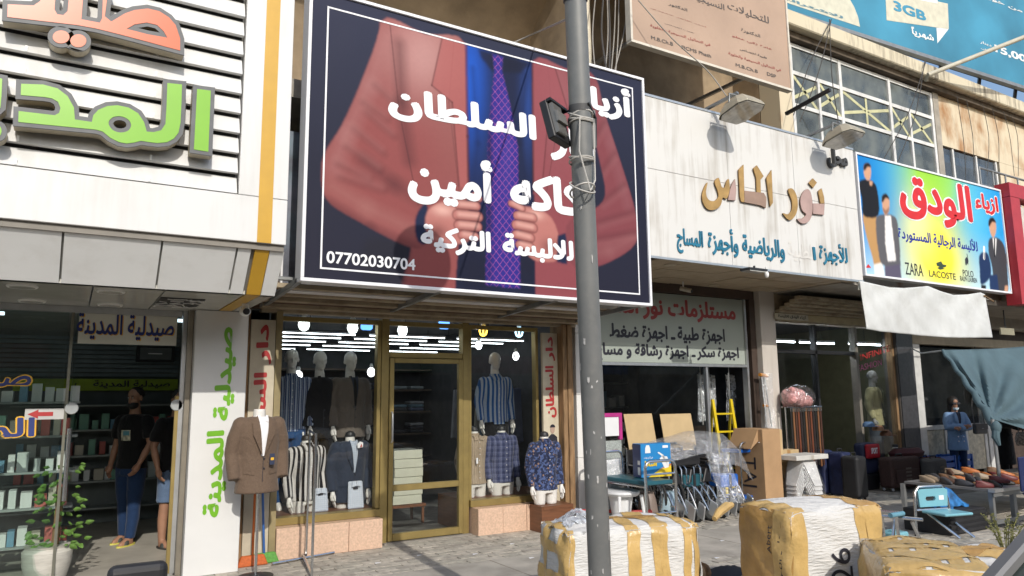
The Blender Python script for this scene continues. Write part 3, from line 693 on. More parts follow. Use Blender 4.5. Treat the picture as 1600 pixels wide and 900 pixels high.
# jacket
JK = '#884847'
body = pr.poly(Z((288, 66), (420, 100), (540, 132), (545, 400), (552, 640), (560, 900), (340, 900), (372, 760), (390, 600), (330, 380)), JK, 1)
pr.poly(Z((300, 700), (372, 720), (360, 800), (345, 900), (250, 900), (240, 720)), '#20202c', 3, True)
armL = pr.poly(Z((300, 66), (268, 150), (226, 258), (176, 368), (132, 438), (117, 490), (122, 560), (150, 602), (230, 650), (330, 704), (400, 728), (425, 700), (430, 610), (392, 570), (372, 450), (352, 300), (340, 120)), JK, 1)
bodyR = pr.poly(Z((735, 180), (830, 200), (905, 228), (890, 420), (880, 620), (870, 760), (868, 900), (748, 900), (742, 640), (735, 400)), '#85444a', 1)
pr.poly(Z((905, 300), (925, 520), (880, 600), (884, 420)), '#262433', 4, True, .85)
armR = pr.poly(Z((885, 222), (922, 233), (946, 330), (985, 450), (1020, 560), (1040, 640), (1040, 705), (1000, 746), (920, 782), (850, 775), (835, 660), (900, 622), (948, 572), (925, 440)), '#7a3f45', 1)
J = np.clip(body+armL, 0, 1); JR = np.clip(bodyR+armR, 0, 1); A_ = np.clip(armL+armR, 0, 1)
def band(pts, w, col, al, mask, soft=22):
    for a, b in zip(pts[:-1], pts[1:]): pr.line(zb_(*a), zb_(*b), w, col, al, mask, soft)
pr.glow(zb_(430, 170), .45, .45, '#b88c88', .85, J); pr.glow(zb_(500, 330), .25, .8, '#8c5754', .6, J)
band([(305, 110), (255, 250), (190, 390), (150, 490)], .05, '#a06f6d', .55, armL, 26); band([(345, 130), (352, 300), (375, 470)], .035, '#4a272b', .75, J, 22); band([(150, 545), (250, 610), (380, 670)], .05, '#9a6560', .6, armL, 22); band([(140, 600), (260, 672), (400, 735)], .03, '#43242a', .7, armL, 18); band([(240, 470), (330, 540), (420, 590)], .04, '#4d282c', .6, armL, 24)
for a, b in (((250, 330), (330, 400)), ((215, 380), (300, 450)), ((190, 430), (290, 500)), ((165, 480), (260, 530)), ((170, 520), (300, 560)), ((275, 250), (330, 300)), ((240, 300), (310, 350))):
    pr.line(zb_(*a), zb_(*b), .012, '#432126', .42, armL, 14); pr.line(zb_(a[0]-5, a[1]-14), zb_(b[0]-8, b[1]-14), .010, '#a87672', .28, armL, 14)
pr.glow(zb_(810, 300), .25, .6, '#8d5a5e', .7, bodyR); band([(925, 260), (965, 420), (1015, 600)], .04, '#87555a', .6, armR, 22); band([(1030, 700), (960, 735), (870, 745)], .04, '#8d5b5c', .55, armR, 20)
for a, b in (((945, 360), (900, 440)), ((975, 450), (925, 520)), ((1005, 540), (940, 590)), ((1030, 620), (930, 650)), ((1035, 680), (920, 700))): pr.line(zb_(*a), zb_(*b), .011, '#3c1d23', .45, armR, 14); pr.line(zb_(a[0]+3, a[1]+14), zb_(b[0]+3, b[1]+14), .010, '#a07070', .25, armR, 14)
band([(318, 75), (345, 330), (400, 600)], .004, '#4a272b', .8, J, 2); band([(505, 125), (490, 300), (520, 560)], .004, '#5a3233', .55, body, 2); band([(780, 195), (800, 420), (770, 600)], .004, '#482529', .6, bodyR, 2)
# shirt and tie
sh = pr.poly(Z((537, 130), (620, 150), (735, 182), (735, 560), (745, 900), (505, 900), (520, 700), (548, 560), (540, 300)), '#151d3a', 1, False)
pr.glow(zb_(552, 230), .20, .75, '#1550b4', 1., sh); pr.glow(zb_(720, 300), .09, .6, '#24458c', .7, sh); pr.glow(zb_(560, 800), .3, .35, '#15172a', .9, sh); pr.glow(zb_(720, 780), .2, .35, '#181a2c', .9, sh)
band([(560, 200), (575, 420), (560, 560)], .012, '#0a1a44', .6, sh, 12); band([(715, 220), (700, 420), (718, 560)], .012, '#0d1430', .7, sh, 12)
pr.poly(Z((575, 142), (628, 160), (622, 215), (585, 170)), '#12162a', 2, False, .85); pr.poly(Z((650, 165), (730, 185), (700, 215), (648, 210)), '#12162a', 2, False, .85)
tie = pr.poly(Z((618, 158), (648, 166), (645, 205), (668, 300), (692, 430), (700, 845), (598, 835), (604, 430), (614, 300), (624, 205)), '#2c2780', 1, False)
k1 = np.abs(((pr.U+pr.V)*11) % 1-.5); k2 = np.abs(((pr.U*1.25-pr.V)*11) % 1-.5)
pr.put('#b25c9c', np.clip((.07-np.minimum(k1, k2))*14, 0, 1)*tie*.9); pr.glow(zb_(606, 500), .05, 1.2, '#0f0c30', .8, tie); pr.glow(zb_(660, 420), .06, .6, '#4a3f90', .3, tie)
for P_, M_ in ((((470, 112), (440, 250), (500, 300), (520, 545), (546, 560), (540, 132)), J), (((800, 195), (838, 320), (780, 360), (762, 560), (738, 570), (735, 184)), JR)):   # lapels
    lpm = pr.poly(Z(*P_), '#a05a58' if M_ is J else '#8c4a50', 1, False, .8); band(list(P_[:4]), .005, '#4a2024', .8, M_, 3)
band([(541, 135), (545, 400), (548, 560)], .012, '#4a2226', .8, None, 4); band([(735, 182), (738, 560)], .010, '#351820', .7, None, 4)
# cuffs, hands gripping the lapels
zh_ = lambda x, y: (620+x/5.296, 300+y/5.296)
pr.poly([zh_(*q) for q in ((150, 250), (190, 140), (250, 105), (262, 330), (240, 430), (170, 400))], '#1a2340', 1)
SK, SKD, SKL = '#b0716a', '#552427', '#dcb0a4'
hl = pr.poly([zh_(*q) for q in ((235, 230), (262, 150), (330, 100), (440, 70), (560, 70), (600, 200), (600, 390), (480, 430), (330, 400), (250, 330))], SK, 1)
pr.glow(zh_(380, 150), .12, .06, SKL, .75, hl); pr.glow(zh_(330, 330), .12, .08, SKD, .6, hl)
def finger(a, b, w):
    pr.line(zh_(*a), zh_(*b), w+.010, SKD, .85, None, 3); pr.line(zh_(*a), zh_(*b), w, SK, 1., None, 3); o_ = .2*w*90; pr.line(zh_(a[0]+20, a[1]-8), zh_(b[0]-12, b[1]-8), w*.4, SKL, .7, None, 8); pr.line(zh_(a[0], a[1]+30), zh_(b[0], b[1]+28), w*.2, SKD, .5, None, 6)
for a, b, w in (((640, 30), (680, 55), .030), ((510, 105), (660, 118), .040), ((500, 190), (675, 205), .047), ((510, 275), (670, 288), .044), ((540, 355), (650, 370), .038)): finger(a, b, w)
hr = pr.poly([zh_(*q) for q in ((1020, 130), (1180, 145), (1290, 230), (1345, 400), (1330, 560), (1160, 570), (1060, 480), (1030, 300))], SK, 1)
pr.glow(zh_(1150, 190), .10, .05, SKL, .75, hr); pr.glow(zh_(1270, 460), .12, .09, SKD, .55, hr)
for a, b, w in (((945, 95), (1040, 138), .030), ((995, 195), (1130, 215), .042), ((985, 272), (1130, 298), .046), ((985, 352), (1110, 380), .042), ((1010, 435), (1110, 455), .036)): finger(a, b, w)
pr.poly([zh_(*q) for q in ((1330, 360), (1400, 340), (1410, 600), (1325, 580))], '#1a2340', 1, False)
gn = np.random.default_rng(3).random(pr.U.shape); pr.img *= (1+.10*(pr.blur(gn, 1)-.5))[..., None]
# inner white keyline
for a, b in (((499.7, 6.4), (499.7, 421.3)),): pass
kl = [pr.pt((499.7, 421.3)), pr.pt((999, 459.7)), pr.pt((989.3, 137.6))]; ix0, ix1, iz0, iz1 = kl[0][0], (kl[1][0]+kl[2][0])/2, (kl[0][1]+kl[1][1])/2, kl[2][1]
pic = pr.build('picture', PRINT, bb)
mbk = MB()
for a, b, c, d in ((ix0, ix1, iz0, iz0+.016), (ix0, ix1, iz1-.016, iz1), (ix0, ix0+.016, iz0+.016, iz1-.016), (ix1-.016, ix1, iz0+.016, iz1-.016)): mbk.box(a, b, YB-.0035, YB-.0015, c, d)
put('keyline', mbk, WHT, pic)
YT = YB-.002
lt = dict(bold=.062, depth=.002)
pxtext4('lettering', 'أزياء', (897, 190), (986, 170), (968, 190), (982, 140), YT, WHT, pic, **lt)
pxtext4('lettering', 'السلطان', (606, 190), (838, 200), (834.7, 230), (825, 178), YT, WHT, pic, **lt)
pxtext4('lettering', 'دار', (860, 240), (930, 240), (868, 251), (915, 196), YT, WHT, pic, **lt)
pxtext4('lettering', 'أمين', (637, 300), (770, 300), (696, 324), (762, 251), YT, WHT, pic, **lt)
pxtext4('lettering', 'كاكه', (797, 320), (914, 330), (850, 331), (858, 274), YT, WHT, pic, **lt)
pxtext4('lettering', 'التركية', (657, 380), (767, 380), (685, 396), (669, 350), YT, WHT, pic, **lt)
pxtext4('lettering', 'للالبسة', (785, 390), (896, 390), (850, 411), (796, 364), YT, WHT, pic, **lt)
pxtext4('lettering', '07702030704', (510, 400), (649, 415), (512, 411), (512, 392), YT, WHT, pic, bold=.03, depth=.002, ar=False)
# struts and the older sign box behind it
for x in (BX0+.02, BX0+1.4, BX0+2.8, BX1-.1): put('strut', MB().bar((x, YB+.1, BZ0+.02), (x, 8.15, BZ0-.06), .04, .05), GREYM, bb)
osg = thing('old_sign', 'older weathered sign box half hidden behind the big billboard', 'sign', (BX0+.4, 7.15, 2.7))
q0, q1 = atY(440, 452, 7.15), atY(445, 203, 7.15)
put('board', MB().box(q0.x, BX1-.2, 7.15, 7.3, q0.z+.02, q1.z), mat('faded_print', (.16, .17, .21), .4, var=.7, scale=2.2, dirt=(.18, .33, .38), dscale=1.5, damt=.8), osg)
boxpart('trim', osg, WALU, q0.x-.02, BX1-.2, 7.13, 7.31, q0.z-.012, q0.z+.018); boxpart('trim', osg, WALU, q0.x-.02, q0.x+.0, 7.13, 7.31, q0.z+.02, q1.z)

# ================================================================ figures: mannequins and people
def head_mb(c, s=1., tilt=0.):
    mb = MB(); x, y, z = c
    mb.ball((x, y+.005*s, z+.03*s), .075*s, .092*s, .09*s, 16, 12); mb.ball((x, y-.018*s, z-.045*s), .055*s, .065*s, .075*s, 14, 10)
    mb.ball((x, y-.092*s, z-.02*s), .011*s, .016*s, .024*s, 8, 6)           # nose
    mb.ball((x, y-.072*s, z+.012*s), .05*s, .012*s, .012*s, 10, 6)          # brow
    mb.ball((x, y-.076*s, z-.066*s), .024*s, .010*s, .008*s, 8, 6); mb.ball((x, y-.07*s, z-.10*s), .024*s, .016*s, .018*s, 8, 6)
    for e in (-1, 1): mb.ball((x+e*.076*s, y+.01*s, z-.01*s), .010*s, .02*s, .032*s, 8, 6)
    mb.loft([((x, y+.02*s, z-.19*s), .055*s, .055*s), ((x, y+.015*s, z-.06*s), .05*s, .052*s)], 14)
    return mb
def hand_mb(w, d, side, s=1., curl=.3):
    """palm, four unequal fingers, thumb leaving the side of the palm; w wrist, d direction"""
    mb = MB(); w = Vector(w); d = Vector(d).normalized(); out = Vector((side, 0, 0)); out = (out-d*out.dot(d)).normalized(); f = d.cross(out).normalized()
    if f.y > 0: f = -f                                                        # f: the way the fingers curl / front edge of the hand
    mb.tube([w-d*.03*s, w, w+d*.04*s, w+d*.085*s], [.024*s, .026*s, .036*s, .03*s], 10)
    for k, L_ in enumerate((.072, .082, .076, .06)):
        o = f*((1.5-k)*.019*s); a = w+d*.075*s+o; b = a+d*L_*.55*s-out*curl*.012*s; c = b+d*L_*.45*s-out*curl*.035*s
        mb.tube([a, b, c], [.0105*s, .0095*s, .007*s], 8); mb.ball(c, .0072*s, n=8, m=6)
    a = w+d*.025*s+f*.028*s; b = a+f*.022*s+d*.03*s; c = b+d*.032*s+f*.004*s
    mb.tube([a, b, c], [.014*s, .012*s, .009*s], 8); mb.ball(c, .009*s, n=8, m=6)
    return mb
HANDM = {}
def hand(parent, w, d, side, m, s=1.):
    me = remesh(hand_mb((0, 0, 0), d, side, s), 'hand', .0045, 2); me.materials.append(m); putm('hand', me, parent, w); return me
SEC = [(0, .178, .118), (.12, .166, .108), (.25, .165, .105), (.38, .182, .115), (.47, .190, .116), (.535, .178, .102), (.575, .135, .085), (.60, .075, .066), (.625, .062, .062)]
def torso_front(x, dz, grow=0.):
    for (a, rx, ry), (b, sx_, sy_) in zip(SEC[:-1], SEC[1:]):
        if a <= dz <= b or b == SEC[-1][0]:
            t = min(1, max(0, (dz-a)/(b-a))); RX_, RY_ = rx+(sx_-rx)*t+grow, ry+(sy_-ry)*t+grow
            return -RY_*math.sqrt(max(.04, 1-(x/RX_)**2))
def patch(mb, quad, z0, grow, eps, n=6, s=1., skew=0.):
    """sheet laid on the chest: quad of (x, dz), offset outward by eps"""
    (x0, a0), (x1, a1), (x2, a2), (x3, a3) = quad
    def f(u, v):
        x = (x0*(1-u)+x1*u)*(1-v)+(x3*(1-u)+x2*u)*v; z = (a0*(1-u)+a1*u)*(1-v)+(a3*(1-u)+a2*u)*v
        return (x*s, (torso_front(x, z, grow)-eps)*s, z0+z*s)
    return mb.grid(f, n, n)
def garment(parent, z0, m, kind='shirt', s=1., arms=None, collar=None, shirt=None, tie=None, sleeve=True, grow=0., long=0.):
    g_ = grow+(.018 if kind == 'blazer' else 0.); drop = long if long else .10 if kind == 'blazer' else .02
    mb = MB(); mb.loft([((0, 0, z0-drop*s), (SEC[0][1]+g_+.012)*s, (SEC[0][2]+g_+.01)*s)]+[((0, 0, z0+d*s), (a+g_)*s, (b+g_*.8)*s) for d, a, b in SEC[:-1]], 24)
    arms = arms or {-1: [(-.17, .0, .52), (-.235, .03, .27), (-.225, -.04, .03)], 1: [(.17, .0, .52), (.235, .03, .27), (.225, -.04, .03)]}
    for e, P in arms.items():
        P = [Vector(p) for p in P]; P2 = [P[0]-Vector((e*.06, 0, -.005)), P[0], (P[0]+P[1])/2+Vector((e*.012, 0, 0)), P[1], (P[1]+P[2])/2, P[2]]
        if not sleeve: P2 = P2[:3]+[P[0].lerp(P[1], .75)]
        r = [.06, .072, .064, .055, .05, .045]
        if not sleeve: r = [.06, .074, .072, .07]
        mb.tube([(p.x*s, p.y*s, z0+p.z*s) for p in P2], [(q+g_*.7)*s for q in r], 14); mb.ball((P[0].x*s, P[0].y*s, z0+P[0].z*s), (.071+g_*.6)*s, n=14, m=10)
    me = remesh(mb, kind, .011, 5); me.materials.append(m)
    o = putm(kind, me, parent, OFF[parent.name]); 
    eps = .006
    if kind == 'tee': return o, arms
    if kind == 'shirt':
        pl = MB(); patch(pl, ((-.017, .0), (.017, .0), (.015, .575), (-.015, .575)), z0, g_, .007, 12, s); a = put('placket', pl, m, o, True)
        for k in range(7): put('button', MB().ball((0, (torso_front(0, .06+k*.075, g_)-.010)*s, z0+(.06+k*.075)*s), .006*s, n=8, m=6), WHT, a)
        for e in (-1, 1):
            c = MB(); patch(c, ((e*.004, .545), (e*.075, .535), (e*.066, .605), (e*.01, .60)), z0, g_+.004, .014, 5, s); put('collar', c, collar or m, o, True)
        cb = MB().lathe([(.072*s, 0), (.07*s, .05*s), (.064*s, .052*s), (.064*s, 0)], (0, .004*s, z0+.575*s), 20); put('collar', cb, collar or m, o, True)
    else:
        v = MB(); patch(v, ((-.055, .60), (.055, .60), (.012, .24), (-.012, .24)), z0, g_, .008, 8, s); put('shirt_front', v, shirt or WHT, o, True)
        if tie: t_ = MB(); patch(t_, ((-.016, .58), (.016, .58), (.022, .26), (-.022, .26)), z0, g_, .013, 8, s); put('tie', t_, tie, o, True)
        for e in (-1, 1):
            l = MB(); patch(l, ((e*.05, .612), (e*.105, .55), (e*.10, .44), (e*.008, .235)), z0, g_, .027, 8, s); put('lapel', l, m, o, True)
            c = MB(); patch(c, ((e*.006, .565), (e*.045, .55), (e*.06, .61), (e*.03, .615)), z0, g_, .018, 4, s); put('collar', c, shirt or WHT, o, True)
            k = MB(); patch(k, ((e*.07, .07), (e*.16, .085), (e*.16, .115), (e*.07, .10)), z0, g_, .006, 4, s); put('pocket_flap', k, m, o, True)
        sl = MB(); patch(sl, ((-.002, -.02), (.003, -.02), (.009, .235), (.004, .235)), z0, g_, .0065, 8, s); put('front_edge', sl, BLKP, o, True)
        for dz in (.13, .22): put('button', MB().ball((.014*s, (torso_front(0, dz, g_)-.012)*s, z0+dz*s), .008*s, n=8, m=6), BLKP, o)
    return o, arms
def dummy(name, label, loc, kind, m, base='thighs', headed=False, s=1., rot=0., tie=None, shirt=None, trousers=None, arms=None, skinm=None, cat='mannequin', sleeve=True, hands=True, cap=True, extra=None, shoes=None):
    t = thing(name, label, cat, (0, 0, 0)); sk = skinm or MANQ
    z0 = {'thighs': .20, 'legs': .86, 'bust': .06}[base]*s
    mb = MB()
    if headed: mb = head_mb((0, 0, z0+.79*s), s)
    mb.loft([((0, .005, z0+.50*s), .07*s, .065*s), ((0, .005, z0+.66*s), .055*s, .055*s)], 14)
    mb.loft([((0, 0, z0-.06*s), .16*s, .105*s), ((0, 0, z0+.05*s), .165*s, .105*s), ((0, 0, z0+.5*s), .15*s, .09*s)], 18)
    if base == 'thighs':
        for e in (-1, 1): mb.loft([((e*.088*s, 0, 0), .070*s, .078*s), ((e*.088*s, 0, .12*s), .078*s, .088*s), ((e*.084*s, 0, z0), .086*s, .1*s)], 16)
    elif base == 'legs':
        for e in (-1, 1):
            mb.loft([((e*.10*s, 0, .06*s), .035*s, .04*s), ((e*.1*s, .01*s, .3*s), .052*s, .056*s), ((e*.095*s, 0, .46*s), .055*s, .058*s), ((e*.09*s, 0, .62*s), .072*s, .078*s), ((e*.085*s, 0, z0), .088*s, .1*s)], 14)
            mb.loft([((e*.10*s, -.05*s, 0), .042*s, .12*s), ((e*.1*s, -.045*s, .04*s), .04*s, .11*s), ((e*.1*s, -.01*s, .09*s), .035*s, .05*s)], 14)
    me = remesh(mb, 'body', .011, 3); me.materials.append(sk); putm('body', me, t)
    if trousers:
        tb = MB(); tb.loft([((0, 0, z0-.10*s), .172*s, .118*s), ((0, 0, z0+.08*s), .170*s, .112*s)], 20)
        for e in (-1, 1): tb.loft([((e*.10*s, 0, .05*s), .068*s, .075*s), ((e*.1*s, .005, .3*s), .072*s, .078*s), ((e*.095*s, 0, .5*s), .08*s, .085*s), ((e*.085*s, 0, z0), .096*s, .112*s)], 16)
        tm = remesh(tb, 'trousers', .012, 3); tm.materials.append(trousers); putm('trousers', tm, t)
    o, A = garment(t, z0, m, kind, s, arms, shirt=shirt, tie=tie, sleeve=sleeve)
    if hands:
        for e, P in A.items():
            P = [Vector(p) for p in P]; d = (P[2]-P[1]).normalized(); w = P[2]+d*.02; hand(t, (w.x*s, w.y*s, z0+w.z*s), (d+Vector((0, 0, -.4))).normalized(), e, sk, s)
    if not headed and cap: put('neck_cap', MB().lathe([(.06*s, .0), (.062*s, .02*s), (.05*s, .05*s), (.02*s, .065*s)], (0, .005, z0+.65*s), 18), BLACKM, t, True)
    t.location = loc; t.rotation_euler = (0, 0, rot); OFF[t.name] = Vector((0, 0, 0))
    return t

def person(name, label, loc, rot, s=1., arms=None, top='tee', topm=None, sleeve=False, legm=None, shorts=False, feet=None, hair=HAIR, beard=False, long=0., extra=None, legs=None):
    """one continuous body (head, trunk, arms with fingers, legs, feet), clothes and hair as parts"""
    t = thing(name, label, 'person', (0, 0, 0)); z0 = .86*s; zh = z0+.79*s
    arms = arms or {-1: [(-.17, 0, .52), (-.24, .03, .26), (-.22, -.06, .02)], 1: [(.17, 0, .52), (.24, .03, .26), (.22, -.06, .02)]}
    legs = legs or {-1: (0, 0), 1: (0, 0)}                     # foot shift (x, y)
    mb = head_mb((0, -.01*s, zh), s)
    mb.loft([((0, .005, z0+.5*s), .09*s, .07*s), ((0, .005, z0+.68*s), .052*s, .054*s)], 14)
    mb.loft([((0, 0, z0-.06*s), .16*s, .105*s), ((0, 0, z0+.05*s), .155*s, .10*s), ((0, 0, z0+.25*s), .14*s, .09*s), ((0, 0, z0+.46*s), .165*s, .1*s), ((0, 0, z0+.54*s), .13*s, .08*s)], 20)
    for e in (-1, 1):
        fx, fy = legs[e]; fx *= s; fy *= s
        mb.loft([((e*.10*s+fx, fy, .05*s), .036*s, .042*s), ((e*.1*s+fx*.7, .012*s+fy*.7, .28*s), .052*s, .058*s), ((e*.095*s+fx*.5, fy*.5, .46*s), .054*s, .058*s), ((e*.09*s, 0, .66*s), .075*s, .08*s), ((e*.085*s, 0, z0), .088*s, .1*s)], 14)
        mb.loft([((e*.10*s+fx, -.055*s+fy, .012*s), .04*s, .12*s), ((e*.1*s+fx, -.05*s+fy, .045*s), .038*s, .105*s), ((e*.1*s+fx, -.01*s+fy, .085*s), .034*s, .05*s)], 14)
        P = [Vector(p) for p in arms[e]]; mb.tube([(p.x*s, p.y*s, z0+p.z*s) for p in (P[0], P[0].lerp(P[1], .5), P[1], P[1].lerp(P[2], .4), P[2])], [.052*s, .047*s, .038*s, .04*s, .026*s], 12)
        d = (P[2]-P[1]).normalized(); h_ = hand_mb((P[2].x*s, P[2].y*s, z0+P[2].z*s), d, e, s, .8); mb.add(h_.v, h_.f)
    me = remesh(mb, 'body', .0075, 3); me.materials.append(SKIN); bo = putm('body', me, t)
    o, A = garment(t, z0, topm, top, s, arms, sleeve=sleeve, long=long, shirt=extra, grow=.008)
    zk = .52 if shorts else .06
    tb = MB(); tb.loft([((0, 0, z0-.10*s), .176*s, .12*s), ((0, 0, z0+.06*s), .168*s, .112*s)], 20)
    for e in (-1, 1):
        fx, fy = legs[e]; S_ = [((e*.085*s, 0, z0), .097*s, .112*s), ((e*.092*s+fx*s*.35, fy*s*.35, .56*s), .088*s, .092*s)]
        if not shorts: S_ += [((e*.095*s+fx*s*.5, fy*s*.5, .46*s), .072*s, .077*s), ((e*.1*s+fx*s*.7, fy*s*.7+.008, .28*s), .066*s, .07*s), ((e*.1*s+fx*s, fy*s, .075*s), .052*s, .06*s)]
        else: S_ += [((e*.093*s+fx*s*.45, fy*s*.45, .50*s), .090*s, .095*s)]
        tb.loft(S_[::-1], 16)
    tm = remesh(tb, 'trousers', .011, 3); tm.materials.append(legm); putm('shorts' if shorts else 'trousers', tm, t)
    y = -.01*s
    hb = MB().ball((0, y+.02*s, zh+.045*s), .081*s, .095*s, .085*s, 16, 10); hb2 = MB()
    hv = [(v[0], v[1], v[2]) for v in hb.v]; hm = remesh(MB().add([(v[0], max(v[1], y-.078*s+(zh+.10*s-v[2])*.55) if v[2] < zh+.1*s else v[1], v[2]) for v in hv], hb.f), 'hair', .008, 2); hm.materials.append(hair); putm('hair', hm, t)
    if beard:
        bm_ = remesh(MB().ball((0, y-.028*s, zh-.085*s), .060*s, .066*s, .052*s, 16, 10), 'beard', .007, 2); bm_.materials.append(hair); putm('beard', bm_, t)
    for e in (-1, 1):
        put('eye', MB().ball((e*.030*s, y-.083*s, zh-.002*s), .011*s, .007*s, .007*s, 10, 6), mat('eye_white', (.7, .68, .65), .3), t, True); put('pupil', MB().ball((e*.030*s, y-.089*s, zh-.002*s), .0055*s, .004*s, .0055*s, 8, 6), BLKP, t, True)
        put('eyebrow', MB().tube([(e*.015*s, y-.088*s, zh+.018*s), (e*.045*s, y-.08*s, zh+.02*s)], .004*s, 6), hair, t, True)
        if feet:
            fx, fy = legs[e]; c = (e*.10*s+fx*s, -.055*s+fy*s)
            put('sole', MB().loft([((c[0], c[1], 0), .052*s, .14*s), ((c[0], c[1], .016*s), .052*s, .14*s)], 20), feet[0], t, True); put('strap', MB().loft([((c[0], c[1]-.025*s, .012*s), .051*s, .055*s), ((c[0], c[1]-.02*s, .045*s), .047*s, .045*s), ((c[0], c[1]-.01*s, .062*s), .036*s, .03*s)], 16), feet[1], t, True)
    put('lips', MB().ball((0, y-.083*s, zh-.068*s), .02*s, .006*s, .006*s, 10, 6), mat('lips', (.30, .12, .10), .5), t, True)
    t.location = loc; t.rotation_euler = (0, 0, rot); return t
# ================================================================ clothing shop front
YS = 8.15
sf = thing('clothing_shopfront', 'clothing shopfront with gold aluminium frames and two display windows', 'shopfront', (3.7, YS, 0))
XL0, XL1, XD0, XD1, XR0, XR1 = 1.93, 3.10, 3.17, 4.235, 4.25, 5.24
ZT = 2.52; ZSILL = .34
for a, b in ((XL0, XL1-.02), (XR0+.02, XR1+.05)):        # pink marble plinth slabs
    n = 3; w = (b-a)/n
    for k in range(n): boxpart('plinth_slab', sf, PINKM, a+k*w+.002, a+(k+1)*w-.002, 7.90+rnd.uniform(-.003, .003), 8.25, 0, ZSILL-.03, .004)
def bar_(name, x0, x1, y0, y1, z0, z1): return boxpart(name, sf, BRASS, x0, x1, y0, y1, z0, z1, .004)
for a, b in ((XL0, XL1), (XR0, XR1+.05)):
    bar_('sill', a+.001, b-.001, YS-.10, YS+.05, ZSILL-.028, ZSILL+.05)
    bar_('head', a+.042, b-.042, YS-.04, YS+.04, ZT-.05, ZT)
bar_('mullion', XL0, XL0+.04, YS-.05, YS+.05, ZSILL+.052, ZT); bar_('mullion', XL1-.04, XL1+.005, YS-.05, YS+.05, ZSILL+.052, ZT)
bar_('mullion', XR0-.0, XR0+.04, YS-.05, YS+.05, ZSILL+.052, ZT); bar_('mullion', XR1, XR1+.04, YS-.05, YS+.05, ZSILL+.052, ZT)
bar_('door_post', XL1+.008, XD0+.03, YS-.06, YS+.06, .0, ZT+.02); bar_('door_post', XD1-.07, XD1+.012, YS-.06, YS+.06, 0, ZT+.02)
bar_('transom', XD0+.032, XD1-.072, YS-.05, YS+.05, 2.09, 2.16); bar_('head', XD0+.032, XD1-.072, YS-.05, YS+.05, ZT-.05, ZT)
for a, b in ((XL0+.04, XL1-.04), (XR0+.04, XR1)): boxpart('pane', sf, GLASS, a, b, YS-.004, YS+.004, ZSILL+.05, ZT-.05)
boxpart('transom_pane', sf, GLASS, XD0+.035, XD1-.075, YS-.004, YS+.004, 2.16, ZT-.05)
dr = thing('shop_door', 'gold framed glass door of the clothing shop', 'door', ((XD0+XD1)/2, YS-.04, 0))
dx0, dx1 = XD0+.036, XD1-.076; zm = atY(650, 760, YS-.05).z
def db(name, x0, x1, z0, z1): return boxpart(name, dr, BRASS, x0, x1, YS-.075, YS-.012, z0, z1, .005)
st = db('stile', dx0, dx0+.055, .02, 2.085); db('stile', dx1-.055, dx1, .02, 2.085); db('rail', dx0+.056, dx1-.056, .02, .10); db('rail', dx0+.056, dx1-.056, zm-.035, zm+.035); db('rail', dx0+.056, dx1-.056, 2.03, 2.085)
boxpart('pane', dr, GLASS, dx0+.05, dx1-.05, YS-.047, YS-.041, .1, zm-.034); boxpart('pane', dr, GLASS, dx0+.05, dx1-.05, YS-.047, YS-.041, zm+.034, 2.032)
put('handle', MB().tube([(dx0+.02, YS-.10, 1.12), (dx0+.02, YS-.125, 1.14), (dx0+.02, YS-.125, 1.44), (dx0+.02, YS-.10, 1.46)], .012, 10), ALU, dr, True)
boxpart('doorstep', sf, mat('step_stone', (.25, .23, .2), .8, bump=.2), XD0-.02, XD1+.02, YS-.12, YS+.2, -.05, .012)
# shutter box: stepped old steel sections under the billboard
for k, (y, z, h, d) in enumerate(((6.75, 2.70, .035, .05), (7.05, 2.672, .05, .08), (7.30, 2.635, .06, .10), (7.52, 2.605, .055, .12), (7.75, 2.565, .05, .14), (7.93, 2.535, .045, .12))):
    boxpart('shutter_rail', sf, GREYM if k == 0 else RUSTST, 1.55+.03*k, 5.78, y, y+d, z, z+h, .006)
boxpart('shutter_box', sf, RUSTST, 1.5, 5.78, 7.3, 8.2, 2.70, 2.95)
for y, z, h in ((7.16, 2.69, .06), (7.42, 2.655, .05), (7.66, 2.615, .05), (7.9, 2.58, .05)): boxpart('shutter_slot', sf, mat('rust_brown', (.10, .06, .035), .85, var=.3), 1.6, 5.75, y, y+.09, z-.01, z+h)
# left side strip, vertical sign boards, wooden posts, white pillar
boxpart('jamb', sf, OLDW, pb.x-.015, 1.60, 7.95, 8.2, 0, 2.6); boxpart('jamb', sf, mat('khaki_frame', (.30, .24, .12), .6, var=.2), 1.86, 1.925, 7.92, 8.2, 0, 2.55)
vs = boxpart('vertical_sign', sf, mat('aged_sign_cream', (.56, .50, .38), .6, dirt=(.4, .3, .2), damt=.4), 1.605, 1.855, 7.93, 7.97, .05, 2.45)
lettering('lettering', 'دار', 1.66, 1.82, 1.98, 2.40, 7.93, REDP, vs, bold=.05, vertical=True); lettering('lettering', 'السلطان', 1.65, 1.82, .85, 1.90, 7.93, REDP, vs, bold=.05, vertical=True)
vs2 = boxpart('vertical_sign', sf, mat('aged_sign_cream', (.56, .50, .38), .6), 5.295, 5.53, 8.02, 8.06, .1, 2.45)
lettering('lettering', 'دار', 5.34, 5.49, 2.08, 2.40, 8.02, REDP, vs2, bold=.05, vertical=True); lettering('lettering', 'السلطان', 5.33, 5.50, 1.35, 2.02, 8.02, REDP, vs2, bold=.05, vertical=True)
put('portrait', MB().prism([(5.34, 8.018, .85), (5.52, 8.018, .85), (5.50, 8.018, 1.1), (5.45, 8.018, 1.14), (5.41, 8.018, 1.14), (5.36, 8.018, 1.1)], (0, -.002, 0)), BLKP, vs2)
put('portrait_face', MB().prism([(5.43+.035*math.cos(a*.524), 8.0155, 1.20+.055*math.sin(a*.524)) for a in range(12)], (0, -.002, 0)), mat('print_skin', (.4, .28, .22), .5), vs2)
